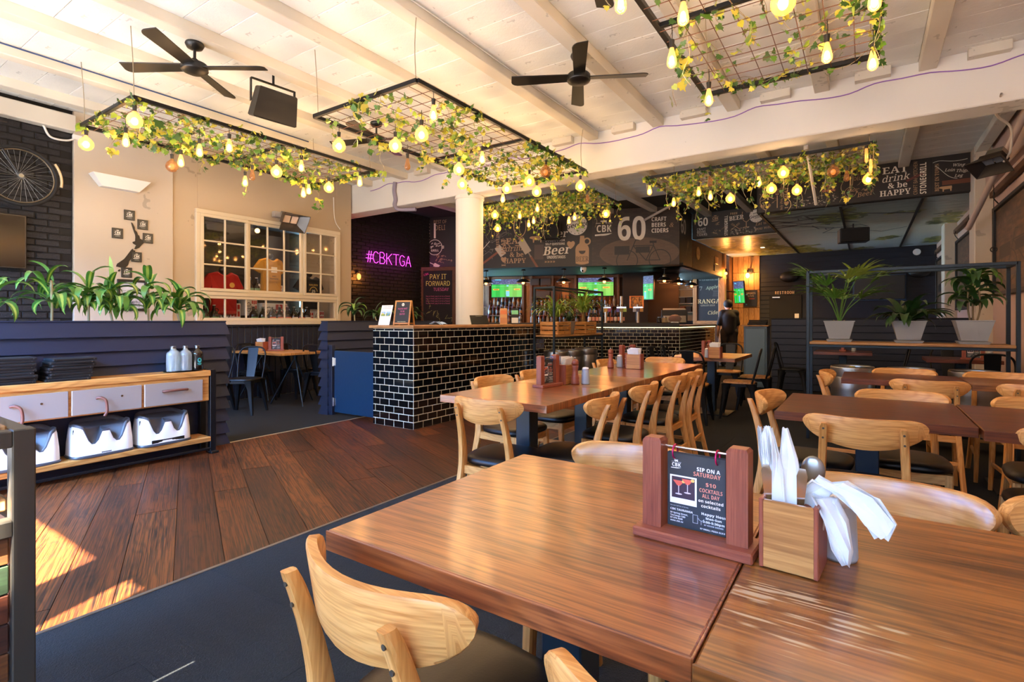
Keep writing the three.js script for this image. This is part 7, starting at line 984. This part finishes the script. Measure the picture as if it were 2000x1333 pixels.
// ================================================================ the person at the end of the bar
{
  const t = thing('person', 'person in black shirt, cap and dark trousers with back turned at the bar end', 'person', [-2.98, 0, -14.7], PI + 0.25);
  // joints in metres, facing +z; right arm hangs a little away from the body, head bowed
  const J = { pel: [0, 0.95, 0], chest: [0, 1.28, 0.03], neck: [0, 1.47, 0.06], head: [0.02, 1.585, 0.13], crown: [0.02, 1.66, 0.12], sl: [-0.15, 1.4, 0.04], sr: [0.15, 1.4, 0.04], el: [-0.2, 1.13, 0.02], er: [0.24, 1.13, -0.02], wl: [-0.19, 0.9, 0.14], wr: [0.27, 0.88, 0.06], hl: [-0.1, 0.9, 0], hr: [0.1, 0.9, 0], kl: [-0.11, 0.5, 0.03], kr: [0.12, 0.5, 0.02], al: [-0.12, 0.09, -0.02], ar: [0.13, 0.09, -0.03], tl: [-0.14, 0.04, 0.15], tr: [0.16, 0.04, 0.13] };
  const bones = { torso: [['pel', 'chest', 0.16, 0.175], ['chest', 'neck', 0.15, 0.07], ['sl', 'sr', 0.07, 0.07]], arms: [['sl', 'el', 0.062, 0.048], ['el', 'wl', 0.045, 0.032], ['sr', 'er', 0.062, 0.048], ['er', 'wr', 0.045, 0.032]], head: [['chest', 'head', 0.06, 0.06], ['head', 'crown', 0.092, 0.088]], legs: [['pel', 'hl', 0.15, 0.1], ['pel', 'hr', 0.15, 0.1], ['hl', 'kl', 0.095, 0.07], ['kl', 'al', 0.065, 0.045], ['hr', 'kr', 0.095, 0.07], ['kr', 'ar', 0.065, 0.045], ['al', 'tl', 0.045, 0.038], ['ar', 'tr', 0.045, 0.038]] };
  for (const s of ['l', 'r']) { const w = V(...J['w' + s]), o = s === 'l' ? -1 : 1; J['p' + s] = w.clone().add(V(0.005 * o, -0.07, 0.02)).toArray(); bones.arms.push(['w' + s, 'p' + s, 0.034, 0.036]); for (let f = 0; f < 4; f++) { const b = 'f' + s + f, e = 'g' + s + f; J[b] = w.clone().add(V(0.004 * o, -0.09, -0.025 + f * 0.019 + 0.02)).toArray(); J[e] = w.clone().add(V(-0.012 * o, -0.15 + (f === 0 || f === 3 ? 0.014 : 0), -0.02 + f * 0.016 + 0.03)).toArray(); bones.arms.push([b, e, 0.0095, 0.008]); } J['t' + s + '0'] = w.clone().add(V(0, -0.03, 0.03)).toArray(); J['t' + s + '1'] = w.clone().add(V(-0.015 * o, -0.085, 0.065)).toArray(); bones.arms.push(['t' + s + '0', 't' + s + '1', 0.012, 0.009]); }
  const blob = (list, res, lo, hi, extra, cut) => {
    const mc = new MarchingCubes(res, M.person, false, false, 120000), n = mc.size, S = Math.max(hi[0] - lo[0], hi[1] - lo[1], hi[2] - lo[2]) / 2, C = lo.map((v, k) => (v + hi[k]) / 2), B = list.map(([a, b, r, q]) => [J[a], J[b], r + extra, q + extra]); mc.isolation = 0;
    for (let k = 0; k < n; k++) for (let j = 0; j < n; j++) for (let i = 0; i < n; i++) {
      const p = [i, j, k].map((v, m) => C[m] + S * (v - n / 2) / (n / 2)); let d = 9;
      for (const [a, b, r, q] of B) { const ab = [b[0] - a[0], b[1] - a[1], b[2] - a[2]], L = ab[0] ** 2 + ab[1] ** 2 + ab[2] ** 2, u = cl(((p[0] - a[0]) * ab[0] + (p[1] - a[1]) * ab[1] + (p[2] - a[2]) * ab[2]) / L), e = Math.hypot(p[0] - a[0] - ab[0] * u, p[1] - a[1] - ab[1] * u, p[2] - a[2] - ab[2] * u) - (r + (q - r) * u), kk = Math.min(0.04, Math.min(r, q) * 0.9), h = Math.max(0, kk - Math.abs(d - e)) / kk; d = Math.min(d, e) - h * h * kk / 4; }
      if (cut) d = Math.max(d, cut(p)); mc.field[i + j * n + k * n * n] = -d;
    }
    mc.update(); const g = new THREE.BufferGeometry(); g.setAttribute('position', new THREE.BufferAttribute(mc.positionArray.slice(0, mc.count * 3).map((v, i) => v * S + C[i % 3]), 3)); g.setAttribute('normal', new THREE.BufferAttribute(mc.normalArray.slice(0, mc.count * 3), 3)); g.computeVertexNormals(); return g;
  };
  const all = [...bones.torso, ...bones.arms, ...bones.head, ...bones.legs];
  const body = part('body', blob(all, 110, [-0.9, 0, -0.9], [0.9, 1.8, 0.9], 0), M.skin, t);
  part('shirt', blob([...bones.torso, bones.arms[0], bones.arms[2]], 84, [-0.5, 0.8, -0.5], [0.5, 1.6, 0.5], 0.02, (p) => Math.max(0.84 - p[1], p[1] - 1.5)), M.person, body); part('trousers', blob(bones.legs, 84, [-0.6, 0, -0.6], [0.6, 1.1, 0.6], 0.018, (p) => Math.max(p[1] - 1.0, 0.05 - p[1])), M.trousers, body);
  for (const s of ['l', 'r']) part('shoe', T(new THREE.SphereGeometry(0.075, 16, 12).scale(0.72, 0.62, 1.75), (J['a' + s][0] + J['t' + s][0]) / 2, 0.047, 0.06), M.black, t);
  const hg = new THREE.SphereGeometry(0.118, 24, 16); part('hair', T(hg, 0.02, 1.65, 0.1).scale(1, 1, 1), M.hair, body); part('ear', T(new THREE.SphereGeometry(0.02, 10, 8).scale(0.5, 1.3, 1), -0.075, 1.6, 0.12), M.skin, body); part('ear', T(new THREE.SphereGeometry(0.02, 10, 8).scale(0.5, 1.3, 1), 0.115, 1.6, 0.12), M.skin, body);
  part('nose', T(new THREE.ConeGeometry(0.016, 0.04, 8), 0.02, 1.595, 0.225, 0.4), M.skin, body); for (const s of [-1, 1]) part('eye', T(new THREE.SphereGeometry(0.011, 10, 8), 0.02 + s * 0.032, 1.615, 0.205), M.white, body); part('mouth', T(cb(0.045, 0.01, 0.008), 0.02, 1.548, 0.205), std(0x8a4a40, 0.6), body);
}
scene.updateMatrixWorld(true);
renderer.render(scene, camera);
